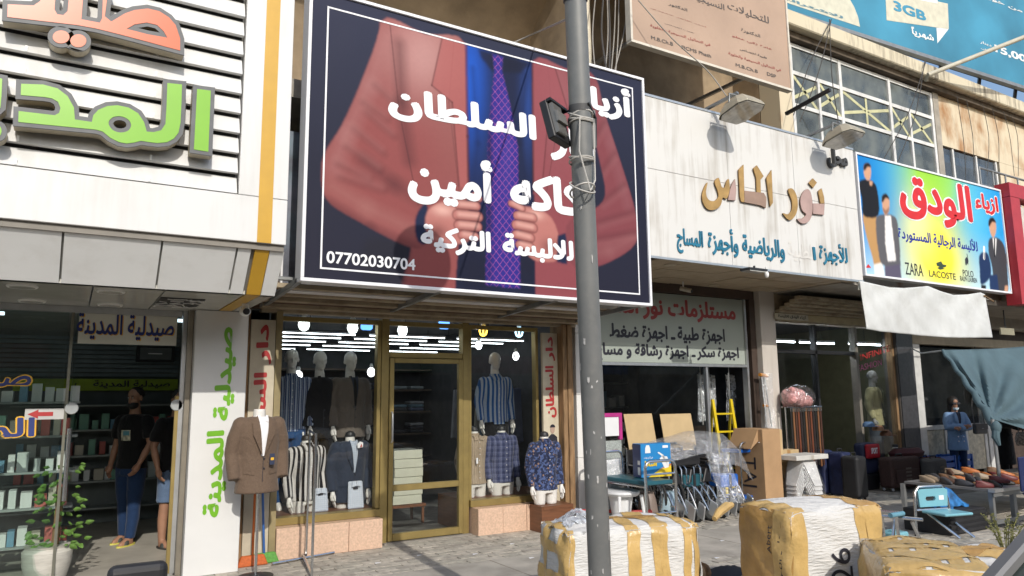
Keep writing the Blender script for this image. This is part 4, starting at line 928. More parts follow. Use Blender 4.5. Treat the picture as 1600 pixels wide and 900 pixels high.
put('portrait_hair', MB().prism([(5.43+.04*math.cos(a*.524), 8.013, 1.225+.04*math.sin(a*.524)) for a in range(7)], (0, -.002, 0)), BLKP, vs2)
for x0, x1, y in ((5.535, 5.60, 7.9), (5.602, 5.66, 7.88), (5.67, 5.74, 7.96)): boxpart('timber_post', sf, OLDW, x0, x1, y, 8.2, 0, 2.56, .006)
wp = streaky('pillar_paint', (.74, .73, .70), (.45, .42, .36), .25, 5, .6)
for k in range(4): boxpart('pillar_panel', sf, wp, 5.80, 6.12, 7.98, 8.22, k*.82+.002, min(3.28, (k+1)*.82-.002), .004)
# room behind
rm2 = thing('clothing_shop_room', 'dim clothing shop interior with shelves and tube lamps', 'room', (3.7, 10, 0))
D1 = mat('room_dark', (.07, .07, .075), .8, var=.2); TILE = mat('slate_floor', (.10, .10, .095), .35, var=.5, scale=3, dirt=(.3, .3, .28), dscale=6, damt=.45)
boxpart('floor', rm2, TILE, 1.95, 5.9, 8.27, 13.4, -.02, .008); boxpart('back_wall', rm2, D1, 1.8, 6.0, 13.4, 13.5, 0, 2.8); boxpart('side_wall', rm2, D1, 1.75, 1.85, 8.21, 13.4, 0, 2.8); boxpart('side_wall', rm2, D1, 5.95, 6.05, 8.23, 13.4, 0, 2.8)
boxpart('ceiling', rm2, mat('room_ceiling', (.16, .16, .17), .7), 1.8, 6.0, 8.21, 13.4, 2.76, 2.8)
for a, b in ((1.96, 3.12), (4.24, 5.9)): boxpart('display_platform', rm2, WOOD, a, b, 8.22, 8.95, .012, .385)
LAMP = emit_mat('tube_lamp', (.85, .95, 1.), 9.)
for y in (9.3, 9.9, 10.6, 11.4, 12.3):
    for x in (2.1, 3.4, 4.7):
        o = boxpart('tube_lamp', None, LAMP, x, x+1.1, y, y+.012, 2.44, 2.451); tag(o, 'white tube lamp inside the clothing shop, '+{2.1: 'left', 3.4: 'middle', 4.7: 'right'}[x]+' column, '+{9.3: 'first', 9.9: 'second', 10.6: 'third', 11.4: 'fourth', 12.3: 'last'}[y]+' row from the window', 'lamp', 'ceiling tubes of the clothing shop'); boxpart('hanger_wire', o, BLACKM, x+.5, x+.506, y+.004, y+.01, 2.475, 2.76); boxpart('batten', o, WHITE, x-.01, x+1.11, y-.004, y+.018, 2.452, 2.475)
fcol = [mat('fold_%d' % i, c, .85, var=.15) for i, c in enumerate([(.10, .12, .2), (.3, .3, .32), (.2, .1, .08), (.12, .2, .26), (.36, .33, .28), (.05, .05, .06), (.25, .28, .3)])]
for z in (.55, .95, 1.35, 1.75, 2.12): boxpart('shelf', rm2, mat('shelf_brown', (.10, .07, .05), .6), 1.9, 5.9, 12.75, 13.35, z, z+.03)
for z in (.585, .985, 1.385, 1.785):
    for k in range(11):
        for q in range(rnd.randint(1, 3)):
            x = 2.05+k*.345; fi_ = rnd.randrange(7); o = boxpart('folded_shirt', None, fcol[fi_], x, x+.27, 12.8, 13.1, z+q*.062, z+q*.062+.055, .015)
            tag(o, ['navy', 'grey', 'brown', 'teal', 'beige', 'black', 'pale blue'][fi_]+' folded shirt on the '+{.585: 'lowest', .985: 'second', 1.385: 'third', 1.785: 'topmost'}[z]+' back shelf of the clothing shop', 'shirt', 'folded shirts on the back shelves')
for k in range(9):   # hanging garments on a rail at the right wall
    y = 9.5+k*.2; z = 1.75; o = put('hanging_shirt', MB().hexa([(5.5, y, .95), (5.92, y, .95), (5.92, y+.05, .95), (5.5, y+.05, .95), (5.55, y, z), (5.88, y, z), (5.88, y+.05, z), (5.55, y+.05, z)]), fcol[k % 7], bevel=.015); tag(o, ('first', 'second', 'third', 'fourth', 'fifth', 'sixth', 'seventh', 'eighth', 'ninth')[k]+' hanging shirt from the window on the right wall rail of the clothing shop', 'shirt', 'hanging shirts in the shop')
boxpart('hanging_rail', rm2, CHROME, 5.70, 5.72, 9.3, 11.4, 1.76, 1.78)
# white shirt cartons behind the door
for k in range(6):
    w = atY(628, 760, 9.3).x; dx = rnd.uniform(-.015, .015); z = .26+k*.115
    o = put('shirt_carton', MB().box(w-.2+dx, w+.2+dx, 9.1, 9.5, z, z+.11), mat('cream_carton', (.55, .56, .46), .6, var=.05), bevel=.004)
    tag(o, ['lowest', 'second lowest', 'third lowest', 'third highest', 'second highest', 'topmost'][k]+' pale shirt carton in the stack behind the glass door', 'carton', 'pale cartons behind the door')
tb = thing('low_bench', 'small dark bench carrying the pale cartons behind the glass door', 'bench', (w, 9.3, 0)); boxpart('top', tb, WOOD, w-.25, w+.25, 9.08, 9.52, .22, .256)
for a, b in ((-1, -1), (1, -1), (-1, 1), (1, 1)): boxpart('leg', tb, WOOD, w+a*.22-.015, w+a*.22+.015, 9.3+b*.18-.015, 9.3+b*.18+.015, .01, .22)
# hanging cage bulbs
def bulb(px, py, Y, label, col, s=1., strength=9.):
    p = atY(px, py, Y); t = thing('lamp_bulb', label, 'lamp', (p.x, Y, p.z-.08*s)); e = emit_mat('bulb_'+str(col), col, strength)
    for k in range(6):
        a = k*math.pi/3; put('lobe', MB().tube([(p.x+math.cos(a)*r, Y+math.sin(a)*r, p.z+z) for r, z in ((.012*s, .05*s), (.045*s, .02*s), (.055*s, -.02*s), (.04*s, -.06*s), (.01*s, -.08*s))], .0125*s, 6), e, t, True)
    put('cap', MB().lathe([(.025*s, .05*s), (.03*s, .06*s), (.03*s, .09*s), (.018*s, .12*s)], (p.x, Y, p.z), 12), WHITE, t, True)
    put('cord', MB().tube([(p.x, Y, p.z+.12*s), (p.x, Y, 2.75)], .004, 6), BLACKM, t)
bulb(475, 505, 8.45, 'white caged bulb hanging above the leftmost mannequin in the left window', (.9, 1., .97), strength=5)
bulb(551, 510, 8.45, 'white caged bulb hanging at the right end of the left window', (.9, 1., .97), strength=5)
bulb(629, 514, 8.45, 'white caged bulb hanging above the glass door', (.9, 1., .97), strength=5)
bulb(755, 515, 8.45, 'yellow caged bulb hanging in the right window', (1., .62, .08), strength=4)
bulb(811, 517, 8.45, 'pale blue caged bulb hanging at the right of the right window', (.5, .82, 1.), strength=3)
bulb(748, 538, 8.9, 'small white caged bulb hanging left of the blue striped mannequin', (.95, .97, 1.), .8, 5)
bulb(806, 555, 8.9, 'small white caged bulb hanging right of the blue striped mannequin', (.95, .97, 1.), .8, 5)
bulb(580, 580, 10.2, 'small white caged bulb far inside beside the taupe blazer', (.95, .97, 1.), .9, 5)
bulb(466, 585, 10.2, 'small white caged bulb far inside beside the leftmost mannequin', (.95, .97, 1.), .9, 5)
for px, py, lb in ((573, 508, 'left of the door post'), (694, 507, 'above the right half of the door')):
    p = atY(px, py, 8.7); o = boxpart('blue_lamp', None, emit_mat('blue_glow', (.12, .35, .95), 2.2), p.x-.07, p.x+.07, 8.66, 8.74, p.z-.06, p.z+.06, .02); tag(o, 'small glowing blue lamp hanging inside '+lb, 'lamp', 'blue lamps'); put('stem', MB().tube([(p.x, 8.7, p.z+.06), (p.x, 8.7, 2.76)], .006, 6), BLACKM, o)

# ---- mannequins in the left window
S_BW = cloth('bw_stripe', 'stripe', ['#17161b', '#c9c5c2'], .052); S_BL = cloth('blue_white_stripe', 'stripe3', ['#27406e', '#8fa0ba', '#d0d4da'], .05)
JEAN = cloth('denim', 'plain', ['#1d3a63', '#2c5688']); BLKC = cloth('black_cloth', 'plain', ['#0d0d10', '#17171b']); TAUPE = cloth('taupe_wool', 'plain', ['#57504a', '#6f665e']); NAVYW = cloth('navy_wool', 'plain', ['#232a38', '#343d4f'])
BROWN = cloth('brown_wool', 'plain', ['#4f4034', '#7a6757']); BEIGE = cloth('beige_pin', 'pin', ['#a5947f', '#6d5a48'], .03); PLAID = cloth('plaid', 'plaid', ['#343b5c', '#6f7490', '#5a5f80', '#23283f'], .07)
FLOR = cloth('floral', 'floral', ['#262d47', '#4a5a84', '#8c7265', '#1a2036']); GREYT = cloth('grey_trouser', 'plain', ['#3b4048', '#4d535c']); BLUEST = cloth('blue_stripe', 'stripe', ['#2d5d9e', '#aebccf'], .055); CREAMW = cloth('cream_wool', 'plain', ['#a39a70', '#c4ba8e'])
PZ = .387
def nx(px, py, Y): return atY(px, py, Y).x
dummy('mannequin', 'white headed mannequin in blue striped shirt and jeans, leftmost in the left window', (nx(453, 650, 8.72), 8.72, PZ), 'shirt', S_BL, 'legs', True, 1.03, -.1, trousers=JEAN)
dummy('mannequin', 'white headed mannequin in a black suit in the middle of the left window', (nx(498, 650, 8.74), 8.74, PZ), 'blazer', BLKC, 'legs', True, 1.02, .1, trousers=BLKC, shirt=BLKC)
dummy('mannequin', 'white headed mannequin in a taupe blazer at the right of the left window', (nx(546, 650, 8.72), 8.72, PZ), 'blazer', TAUPE, 'legs', True, 1.02, .12, trousers=BLKC, shirt=NAVYW, tie=BLKC)
dummy('torso_form', 'headless torso form in black and white striped shirt', (nx(478, 740, 8.42), 8.42, PZ-.06), 'shirt', S_BW, 'thighs', False, .98, .25)
dummy('torso_form', 'headless torso form in navy blazer with red and white pocket square', (nx(546, 740, 8.48), 8.48, PZ-.04), 'blazer', NAVYW, 'thighs', False, .98, .1, shirt=cloth('pale_blue_check', 'plaid', ['#b8c0cc', '#8f9db4', '#9aa8bc', '#c8ccd4'], .02))
p = atY(563, 696, 8.30); sq = MB().prism([(p.x-.03, 8.30, p.z-.03), (p.x+.03, 8.30, p.z-.02), (p.x+.035, 8.30, p.z+.03), (p.x, 8.30, p.z+.045), (p.x-.035, 8.30, p.z+.02)], (0, .012, 0)); o = put('pocket_square', sq, WHT); tag(o, 'white and red folded pocket square on the navy blazer', 'handkerchief'); put('red_fold', MB().prism([(p.x-.005, 8.298, p.z-.02), (p.x+.025, 8.298, p.z-.015), (p.x+.012, 8.298, p.z+.02)], (0, -.003, 0)), REDP, o)
SHW = cloth('folded_white_check', 'plaid', ['#c4cad4', '#a3afc4', '#aeb8c8', '#d5d8de'], .022)
for px, py, w, h, lb in ((501, 802, .17, .25, 'folded pale shirt in a pack standing before the striped torso form'), (556, 786, .19, .30, 'folded grey blue shirt in a pack standing before the navy blazer')):
    p = atY(px, py, 8.27); t = thing('shirt_pack', lb, 'shirt', (p.x, 8.27, PZ)); z = PZ; put('shirt', MB().hexa([(p.x-w/2, 8.25, z), (p.x+w/2, 8.25, z), (p.x+w/2, 8.28, z), (p.x-w/2, 8.28, z), (p.x-w/2+.01, 8.29, z+h), (p.x+w/2-.01, 8.29, z+h), (p.x+w/2-.01, 8.32, z+h), (p.x-w/2+.01, 8.32, z+h)]), SHW, t, bevel=.012)
    for e in (-1, 1): put('collar', MB().prism([(p.x, 8.262, z+h-.045), (p.x+e*.055, 8.262, z+h-.06), (p.x+e*.045, 8.275, z+h+.005), (p.x+e*.005, 8.275, z+h+.005)], (0, -.008, 0)), SHW, t)
    boxpart('label_tag', t, BLKP, p.x-.035, p.x+.02, 8.262, 8.268, z+h*.72, z+h*.80)
# ---- right window
dummy('mannequin', 'white headed mannequin in blue and white striped shirt in the right window', (nx(774, 650, 8.72), 8.72, PZ), 'shirt', BLUEST, 'legs', True, 1.04, -.05, trousers=BLKC)
dummy('torso_form', 'headless torso form in beige pinstripe shirt beside the door frame', (nx(741, 720, 8.42), 8.42, PZ-.02), 'shirt', BEIGE, 'thighs', False, .97, .15)
dummy('torso_form', 'headless torso form in blue plaid shirt, middle of the right window', (nx(784, 720, 8.40), 8.40, PZ-.03), 'shirt', PLAID, 'thighs', False, .98, .05)
for px, py, lb in ((789, 708, 'white price tag hanging on the beige pinstripe shirt'),):
    p = atY(745, 718, 8.28); o = boxpart('price_tag', None, WHT, p.x-.012, p.x+.014, 8.27, 8.274, p.z-.05, p.z+.02); tag(o, lb, 'tag')
c0, c1 = atZ(833, 829, 0), atZ(877, 822, 0); cy_ = 7.60; cx0, cx1 = c0.x-.02, c0.x+.45
cr = put('wooden_crate', MB().box(cx0, cx1, cy_+.02, cy_+.40, 0, .31), WOOD, bevel=.005); tag(cr, 'brown wooden plinth box on the pavement under the floral shirt', 'box'); boxpart('edge_board', cr, WOOD, cx0+.02, cx1-.02, cy_+.012, cy_+.019, .27, .30)
dummy('torso_form', 'headless torso form in blue floral shirt on a brown plinth box', (nx(851, 720, cy_+.2), cy_+.2, .312), 'shirt', FLOR, 'thighs', False, .96, .0)
# ---- brown blazer on a stand outside
bz = dummy('blazer_stand', 'brown wool blazer on a headless display stand before the white pillar', (nx(404, 690, 7.3), 7.3, 0), 'blazer', BROWN, 'legs', False, 1., .12, shirt=WHT, hands=False, cap=False)
for ch in list(bz.children):
    if ch.name.startswith('body'):
        me = remesh(MB().loft([((0, 0, .80), .15, .1), ((0, 0, .9), .17, .11), ((0, 0, 1.36), .15, .09), ((0, .005, 1.44), .06, .06), ((0, .005, 1.53), .055, .055)], 18), 'bust', .011, 3); me.materials.append(MANQ); ch.data = me; ch.name = 'bust'
put('pole', MB().tube([(.02, 0, .03), (.02, 0, .82)], .014, 10), CHROME, bz, True); put('foot', MB().lathe([(.16, 0), (.16, .012), (.03, .03)], (.02, 0, 0), 20), BLACKM, bz, True)
put('price_tag', MB().box(.055, .10, -.165, -.160, 1.02, 1.12), mat('tag_navy', (.03, .04, .08), .5), bz); put('tag_mark', MB().box(.063, .092, -.167, -.1655, 1.06, 1.085), GOLDP, bz)
# ---- chrome garment stand
a, b = atZ(487, 903), atZ(478, 872); gs = thing('garment_stand', 'thin chrome garment stand with two uprights on the pavement', 'stand', (a.x, a.y, 0))
for q, py in ((a, 690), (b, 690)):
    put('upright', MB().tube([(q.x, q.y, .01), (q.x, q.y, 1.30)], .013, 8), CHROME, gs, True)
put('crossbar', MB().tube([(a.x, a.y, 1.29), (b.x, b.y, 1.29)], .011, 8), CHROME, gs, True)
q1_, q2_ = atZ(425, 884), atZ(522, 866); put('foot_bar', MB().tube([(q1_.x, q1_.y, .02), (q2_.x, q2_.y, .02)], .013, 8), CHROME, gs, True); put('foot_bar', MB().tube([(a.x, a.y, .03), (b.x, b.y+.15, .03)], .013, 8), CHROME, gs, True)
# ---- brooms against the pillar
for (px, py, top, col, hc, lb) in ((394, 884, (401, 700), (.55, .13, .02), (.50, .11, .02), 'broom with orange handle and orange head leaning by the white pillar'), (412, 880, (409, 705), (.04, .13, .38), (.10, .30, .05), 'broom with blue handle and green head leaning by the brown blazer')):
    p = atZ(px, py); q = atY(*top, 7.75); t = thing('broom', lb, 'broom', (p.x, p.y, 0)); hm = mat('broom_%s' % str(hc), hc, .6, var=.2, scale=40, stretch=(1, 8, 1)); 
    put('handle', MB().tube([(p.x, p.y, .09), q], .012, 8), mat('stick_%s' % str(col), col, .45), t, True)
    put('head', MB().hexa([(p.x-.15, p.y-.04, .0), (p.x+.15, p.y-.02, .0), (p.x+.15, p.y+.05, .0), (p.x-.15, p.y+.04, .0), (p.x-.11, p.y-.02, .10), (p.x+.11, p.y-.01, .10), (p.x+.11, p.y+.03, .10), (p.x-.11, p.y+.02, .10)]), hm, t, bevel=.008)
# ================================================================ building over the shops
bld = thing('concrete_building', 'beige two storey concrete building above the shop signs', 'building', (10, 8.4, 0))
boxpart('wall', bld, BEIGEW, 1.5, 10.2, 8.30, 8.5, 2.96, 5.0); boxpart('wall', bld, BEIGEW, 10.2, 24, 8.28, 8.5, 3.5, 4.9)
boxpart('wall', bld, CONC, -4, 1.5, 8.0, 8.2, 2.64, 12)
YW = 8.0
wx = [atY(px, py, YW).x for px, py in ((1232, 75), (1309, 99), (1386, 125), (1452, 148))]; sxm = [atY(1277, 128, YW).x, atY(1420, 177, YW).x]
wz = [4.9, atY(1318, 187, YW).z, atY(1313, 138, YW).z, atY(1309, 97, YW).z]
WFR = mat('window_frame_white', (.68, .68, .66), .5, dirt=(.4, .38, .34), damt=.4); GLU = glass('upstairs_glass', (.35, .38, .38), haze=.6, hcol=(.20, .225, .22))
win = put('window_frame', MB().box(wx[0]-.03, wx[0]+.04, YW-.03, YW+.05, wz[0], wz[3]+.03), WFR, bld)
for x in wx[1:]: boxpart('mullion', win, WFR, x-.04, x+.04, YW-.03, YW+.05, wz[0], wz[3]+.03)
for x in sxm: boxpart('mullion', win, WFR, x-.03, x+.03, YW-.026, YW+.045, wz[0], wz[2]-.03)
for z in (wz[1], wz[2], wz[3]): boxpart('transom', win, WFR, wx[0]+.042, wx[3]+.04, YW-.022, YW+.04, z-.035, z+.035)
TAPE = mat('yellow_tape', (.52, .51, .30), .6, var=.15)
def pane(x0, x1, z0, z1, tape=False):
    o = boxpart('pane', bld, GLU, x0+.042, x1-.042, YW+.002, YW+.008, z0+.036, z1-.036)
    if tape:
        a, b, c, d = x0+.05, x1-.05, z0+.04, z1-.04
        for p, q in (((a, d), (b, c)), ((a, c+.1), (b, d-.1))): put('tape_strip', MB().bar((p[0], YW-.002, p[1]), (q[0], YW-.002, q[1]), .004, .06, up=(0, 0, 1)), TAPE, o)
        if x1-x0 > 1.2: put('tape_strip', MB().bar(((a+b)/2, YW-.004, d), ((a+b)/2, YW-.004, c), .004, .06, up=(1, 0, 0)), TAPE, o)
for i in range(3): pane(wx[i], wx[i+1], wz[2], wz[3])
for a, b in ((wx[0], sxm[0]), (sxm[0], wx[1]), (wx[1], wx[2]), (wx[2], sxm[1]), (sxm[1], wx[3])): pane(a, b, wz[1], wz[2], True); pane(a, b, wz[0], wz[1])
boxpart('room_back', bld, mat('upstairs_dark', (.05, .05, .052), .9), wx[0], wx[3], 9.6, 9.7, 4.9, 8.0); boxpart('pier', bld, BEIGEW, wx[0]-.36, wx[0]-.032, 7.98, 8.4, 4.9, wz[3]+.2); boxpart('pier', bld, CONC, wx[3]+.05, wx[3]+.25, 7.96, 8.3, 4.9, wz[3]+.1)
# parapet beam with drip edge, beige infill with small windows
bz0, bz1 = wz[3]+.06, 8.28
boxpart('parapet_beam', bld, BEAMM, wx[0]-.45, 26, 7.70, 8.3, bz0+.12, bz1, .02); boxpart('drip_edge', bld, mat('dark_drip', (.09, .07, .05), .9, var=.4), wx[0]-.4, 26, 7.86, 8.3, bz0, bz0+.118)
rw = [atY(1470, 250, YW).x, atY(1492, 250, YW).x, atY(1529, 265, YW).x, atY(1560, 275, YW).x]; rz1 = atY(1490, 232, YW).z
boxpart('infill_wall', bld, BEIGEW, wx[3]+.252, 26, YW, 8.3, rz1, bz0); boxpart('infill_wall', bld, BEIGEW, rw[3]+.1, 26, YW+.002, 8.3, 3.6, rz1-.004)
for a, b in zip(rw[:-1], rw[1:]):
    o = boxpart('pane', bld, glass('rain_glass', (.3, .34, .36), haze=.3, hcol=(.2, .23, .26)), a+.03, b-.03, YW+.05, YW+.056, 4.5, rz1-.03)
    boxpart('mullion', win, WFR, b-.03, b+.03, YW+.02, YW+.09, 4.5, rz1-.002)
boxpart('room_back', bld, MATS['upstairs_dark'], wx[3]+.3, rw[3]+.2, 8.6, 8.7, 3.5, rz1)
# loggia behind the billboard: vault, plain wall, floor
xv = atY(838, 40, 8.6).x
mbv = MB(); mbv.grid(lambda u, v: (1.5+(xv-1.5)*u, 7.2+2.0*math.sin(v*1.45), 7.6-2.3*(1-math.cos(v*1.5))), 8, 14); vt = put('vault', mbv, TANW, bld, True)
boxpart('loggia_wall', bld, TANW, xv+.01, wx[0]-.3, 9.0, 9.2, 4.9, 8.6); boxpart('loggia_wall', bld, TANW, 1.5, xv, 9.25, 9.4, 4.9, 8.6); boxpart('loggia_cheek', bld, TANW, xv-.1, xv+.0, 7.6, 9.2, 6.2, 8.6)
boxpart('loggia_roof', bld, TANW, 1.5, wx[0]-.3, 7.3, 9.3, 8.6, 8.8); boxpart('loggia_side', bld, TANW, wx[0]-.36, wx[0]-.3, 8.42, 9.3, 4.9, 8.6); boxpart('floor_slab', bld, CONC, 1.5, wx[0]-.3, 7.3, 9.4, 4.7, 4.9)
# ---- blue roof billboard (stands at an angle on the parapet)
A, B = atZ(1216, 10, 8.62), atZ(1600, 134, 8.62); U = (B-A); U.z = 0; U.normalize(); NR = Vector((U.y, -U.x, 0))
def onz(px, py): d = ray(px, py); t = (A-C0).dot(NR)/d.dot(NR); p = C0+d*t-A; return p.dot(U), p.z
zs_ = thing('roof_billboard', 'blue telecom billboard with white lettering on the roof parapet', 'billboard', (0, 0, 0))
ZBL = mat('telecom_blue', (.045, .22, .34), .45, var=.35, scale=.5)
boxpart('board', zs_, ZBL, -2.5, 9.5, 0, .08, 0, 3.2); boxpart('trim', zs_, GREYM, -2.5, 9.5, -.01, .1, -.08, -.002)
boxpart('back_frame', zs_, BLACKM, -2.5, 9.5, .1, .2, -.02, .1)
for k in range(9): put('leg', MB().bar((-2+k*1.4, .15, .0), (-2+k*1.4+.12, .3, -.36), .06, .06), BLACKM, zs_)
def zq(x, y): return 980+x/2.58, y/2.58
def ztext(body, x0, y0, x1, y1, m, bold=.04, ar=True, Y=-.002):
    l, t_ = onz(*zq(x0, y0)); r, b_ = onz(*zq(x1, y1)); lettering('lettering', body, l, r, min(t_, b_), max(t_, b_), Y, m, zs_, bold=bold, depth=.003, ar=ar)
ZW = mat('billboard_white', (.72, .76, .76), .5)
cx, cz = onz(*zq(700, 40)); rx_ = onz(*zq(938, 110))[0]-cx; put('print_disc', MB().prism([(cx+rx_*math.cos(a*.1963), -.002, cz+.05+rx_*.62*math.sin(a*.1963)) for a in range(32) if cz+.05+rx_*.62*math.sin(a*.1963) > .0], (0, -.002, 0)), mat('pale_disc', (.58, .57, .46), .5), zs_)
for (x0, y0, x1, y1, mm) in ((1040, 8, 1292, 118, mat('cream_box', (.60, .58, .46), .5)),):
    pts = [onz(*zq(*q)) for q in ((1040, -40), (1292, 15), (1296, 118), (1045, 82))]; put('print_box', MB().prism([(p[0], -.002, p[1]) for p in pts], (0, -.002, 0)), mm, zs_)
pts = [onz(*zq(*q)) for q in ((1296, 116), (1246, 112), (1250, 175))]; put('print_fold', MB().prism([(p[0], -.002, p[1]) for p in pts], (0, -.002, 0)), ZW, zs_)
pts = [onz(*zq(*q)) for q in ((1030, -30), (1250, 15), (1250, -30))]; put('print_fold', MB().prism([(p[0], -.005, p[1]) for p in pts], (0, -.001, 0)), ZW, zs_)
ztext('3GB', 1070, 0, 1205, 88, ZBL, .05, False, -.0045); ztext('للاشتراك', 610, -20, 870, 80, mat('slate_letter', (.12, .24, .30), .5), .05, True, -.0045); ztext('شهرياً', 1143, 105, 1237, 175, ZW)
ztext('15,000', 1478, 178, 1640, 268, ZW, .05, False); ztext('دينار', 1420, 162, 1468, 192, ZW, .02); ztext('عراقي', 1424, 190, 1472, 215, ZW, .02); ztext('من خورك', 1405, -20, 1592, 40, ZW)
zs_.location = A; zs_.rotation_euler = (0, 0, math.atan2(U.y, U.x))
put('lamp_arm', MB().tube([atY(1447, 125, 7.7), atY(1450, 117, 7.6), atY(1600, 58, 6.6), atY(1700, 22, 6.0)], .045, 10), mat('beige_pipe', (.50, .47, .38), .6), bld, True)
# ---- brown clinic signboard
YN = 6.9; c1_, c2_ = atY(988, 65, YN), atY(1235, 137, YN)
cs = thing('clinic_signboard', 'faded brown clinic signboard with Arabic doctor names hanging over the white shop sign', 'sign', (c1_.x, YN, c1_.z)); zc0 = (c1_.z+c2_.z)/2
FADE = mat('faded_brown_board', (.42, .30, .225), .7, var=.12, scale=1.5, dirt=(.3, .21, .15), dscale=3, damt=.4)
boxpart('board', cs, FADE, c1_.x, c2_.x, YN, YN+.06, zc0, zc0+3.0)
for a, b, c, d in ((c1_.x-.03, c2_.x+.03, zc0-.035, zc0-.001), (c1_.x-.035, c1_.x-.001, zc0, zc0+3), (c2_.x+.001, c2_.x+.035, zc0, zc0+3)): boxpart('frame', cs, mat('aged_trim', (.62, .58, .5), .5), a, b, YN-.02, YN+.08, c, d)
for x in (c1_.x+.4, c2_.x-.4): put('bracket', MB().bar((x, YN+.06, zc0+.3), (x, 9.0, zc0+.3), .05, .05), GREYM, cs)
RD = mat('faded_red', (.34, .09, .07), .6); DK = mat('faded_dark', (.10, .085, .075), .6)
def brect(body, xl, yt, xr, yb, m, ar=True, bold=.02): pxtext4('lettering', body, zq(xl, yt), zq(xr, yb), zq(xr, yb), zq(xl, yt), YN, m, cs, bold=bold, depth=.003, ar=ar)
for a in (('للتحليلات', 402, 5, 572, 104, DK), ('النسيجية', 262, -30, 392, 48, DK), ('الدكتور', 165, 8, 242, 50, DK), ('أمير ظاهر حميدي', 92, 30, 318, 112, RD), ('طبيب اختصاص', 150, 92, 270, 136, DK), ('في التحاليل النسيجية والخلوية', 92, 96, 335, 192, RD), ('الدكتورة', 458, 112, 536, 156, DK), ('غادة زكي عطو', 422, 140, 583, 206, RD), ('طبيبة اختصاص', 453, 192, 563, 240, DK), ('في التحاليل النسيجية والخلوية', 407, 208, 620, 294, RD)): brect(*a)
for a in (('M.B.Ch.B', 95, 143, 185, 186, DK), ('FICMS Phath', 218, 182, 338, 234, DK), ('M.B.Ch.B', 436, 254, 527, 296, DK), ('DSP', 562, 290, 600, 316, DK)): brect(*a, ar=False, bold=.03)

# ================================================================ white medical shop: sign, lamps, soffit
YM = 6.6; NX0, NX1, NZ0, NZ1 = 5.70, 10.16, 3.30, 5.34
ms = thing('medical_shop_sign', 'stained white panel fascia with gold and teal Arabic lettering', 'sign', ((NX0+NX1)/2, YM, NZ0))
NPAN = streaky('stained_white_panel', (.66, .65, .62), (.36, .32, .26), .75, 6, .45, .45)
zsm = atY(1016, 263, YM).z; xc = [NX0, atY(1139, 300, YM).x, atY(1242, 300, YM).x, NX1]
for a, b in zip(xc[:-1], xc[1:]):
    boxpart('panel', ms, NPAN, a+.003, b-.003, YM+rnd.uniform(0, .003), YM+.05, NZ0, zsm-.003); boxpart('panel', ms, NPAN, a+.003, b-.003, YM+rnd.uniform(0, .003), YM+.05, zsm+.003, NZ1)
boxpart('panel_core', ms, mat('seam_dark', (.18, .16, .13), .8), NX0+.01, NX1-.01, YM+.052, YM+.3, NZ0+.01, NZ1-.01); boxpart('edge_trim', ms, ALU, NX0, NX1, YM-.012, YM-.001, NZ0-.03, NZ0-.001); boxpart('edge_trim', ms, ALU, NX0, NX1, YM-.01, YM+.31, NZ1+.001, NZ1+.03)
zn = lambda x, y: (1000+x/2.811, 140+y/2.811)
GOLD = mat('tarnished_gold', (.42, .26, .09), .5, .2, var=.2, scale=8); FAD = mat('faded_pink_face', (.42, .29, .26), .6, var=.1); FBR = mat('faded_brown_face', (.30, .20, .15), .6, var=.15); GSD = mat('letter_edge_brown', (.16, .09, .04), .6)
GL = [([(556, 388), (578, 354), (581, 420), (584, 497), (573, 513), (567, 470)], GOLD), ([(434, 352), (455, 330), (458, 444), (458, 494), (446, 492), (440, 470)], GOLD), ([(459, 444), (544, 454), (555, 474), (553, 519), (530, 508), (459, 494)], FBR), ([(499, 346), (514, 333), (543, 380), (529, 396), (531, 453), (514, 450), (512, 388)], GOLD),
      ([(274, 465), (283, 430), (297, 408), (290, 445), (294, 472), (308, 488), (330, 488), (346, 470), (341, 440), (329, 405), (346, 388), (358, 425), (372, 430), (380, 405), (391, 394), (394, 440), (382, 478), (364, 474), (354, 508), (330, 527), (300, 525), (280, 500)], GOLD), ([(396, 440), (406, 412), (418, 394), (423, 440), (419, 486), (388, 484)], FAD),
      ([(652, 441), (671, 436), (689, 468), (693, 515), (682, 553), (657, 573), (628, 543), (650, 548), (667, 530), (669, 490)], GOLD), ([(705, 492), (714, 456), (734, 437), (750, 452), (758, 500), (755, 550), (740, 580), (714, 588), (691, 568), (714, 566), (731, 548), (714, 530)], FAD), ([(784, 446), (798, 434), (808, 470), (811, 500), (794, 500)], GOLD), ([(760, 500), (811, 502), (808, 550), (761, 545)], FAD), ([(760, 390), (777, 408), (761, 431), (742, 410)], GOLD)]
for lp, m_ in GL:
    L2 = [[zn(*p) for p in (smooth_loop(lp, 3) if len(lp) > 7 else lp)]]; o = cutout('gold_letter', L2, YM-.034, m_, ms, 0, .012); cutout('letter_return', L2, YM-.0215, GSD, o, .001, .020)
TEAL = mat('teal_letter', (.015, .16, .26), .5, var=.15)
for body, xl, xr, b_, t_, m_, dd in (('المساج', 162, 276, (180, 718), (268, 622), TEAL, .014), ('وأجهزة', 298, 430, (415, 738), (392, 612), TEAL, .014), ('والرياضية', 448, 632, (545, 752), (455, 636), TEAL, .014), ('ا', 756, 768, (762, 748), (762, 692), TEAL, .014), ('للأجهزة', 784, 906, (838, 774), (858, 676), TEAL, .014), ('لطبية', 648, 752, (690, 755), (655, 665), mat('ghost_letter', (.64, .62, .58), .6), .003)):
    pxtext4('lettering', body, zn(xl, 700), zn(xr, 700), zn(*b_), zn(*t_), YM, m_, ms, bold=.03, depth=dd)
pxtext4('lettering', 'محل', (1291, 250), (1320, 250), (1297, 263), (1296, 232), YM, mat('dark_grey_letter', (.05, .05, .05), .6), ms, bold=.05, depth=.05)
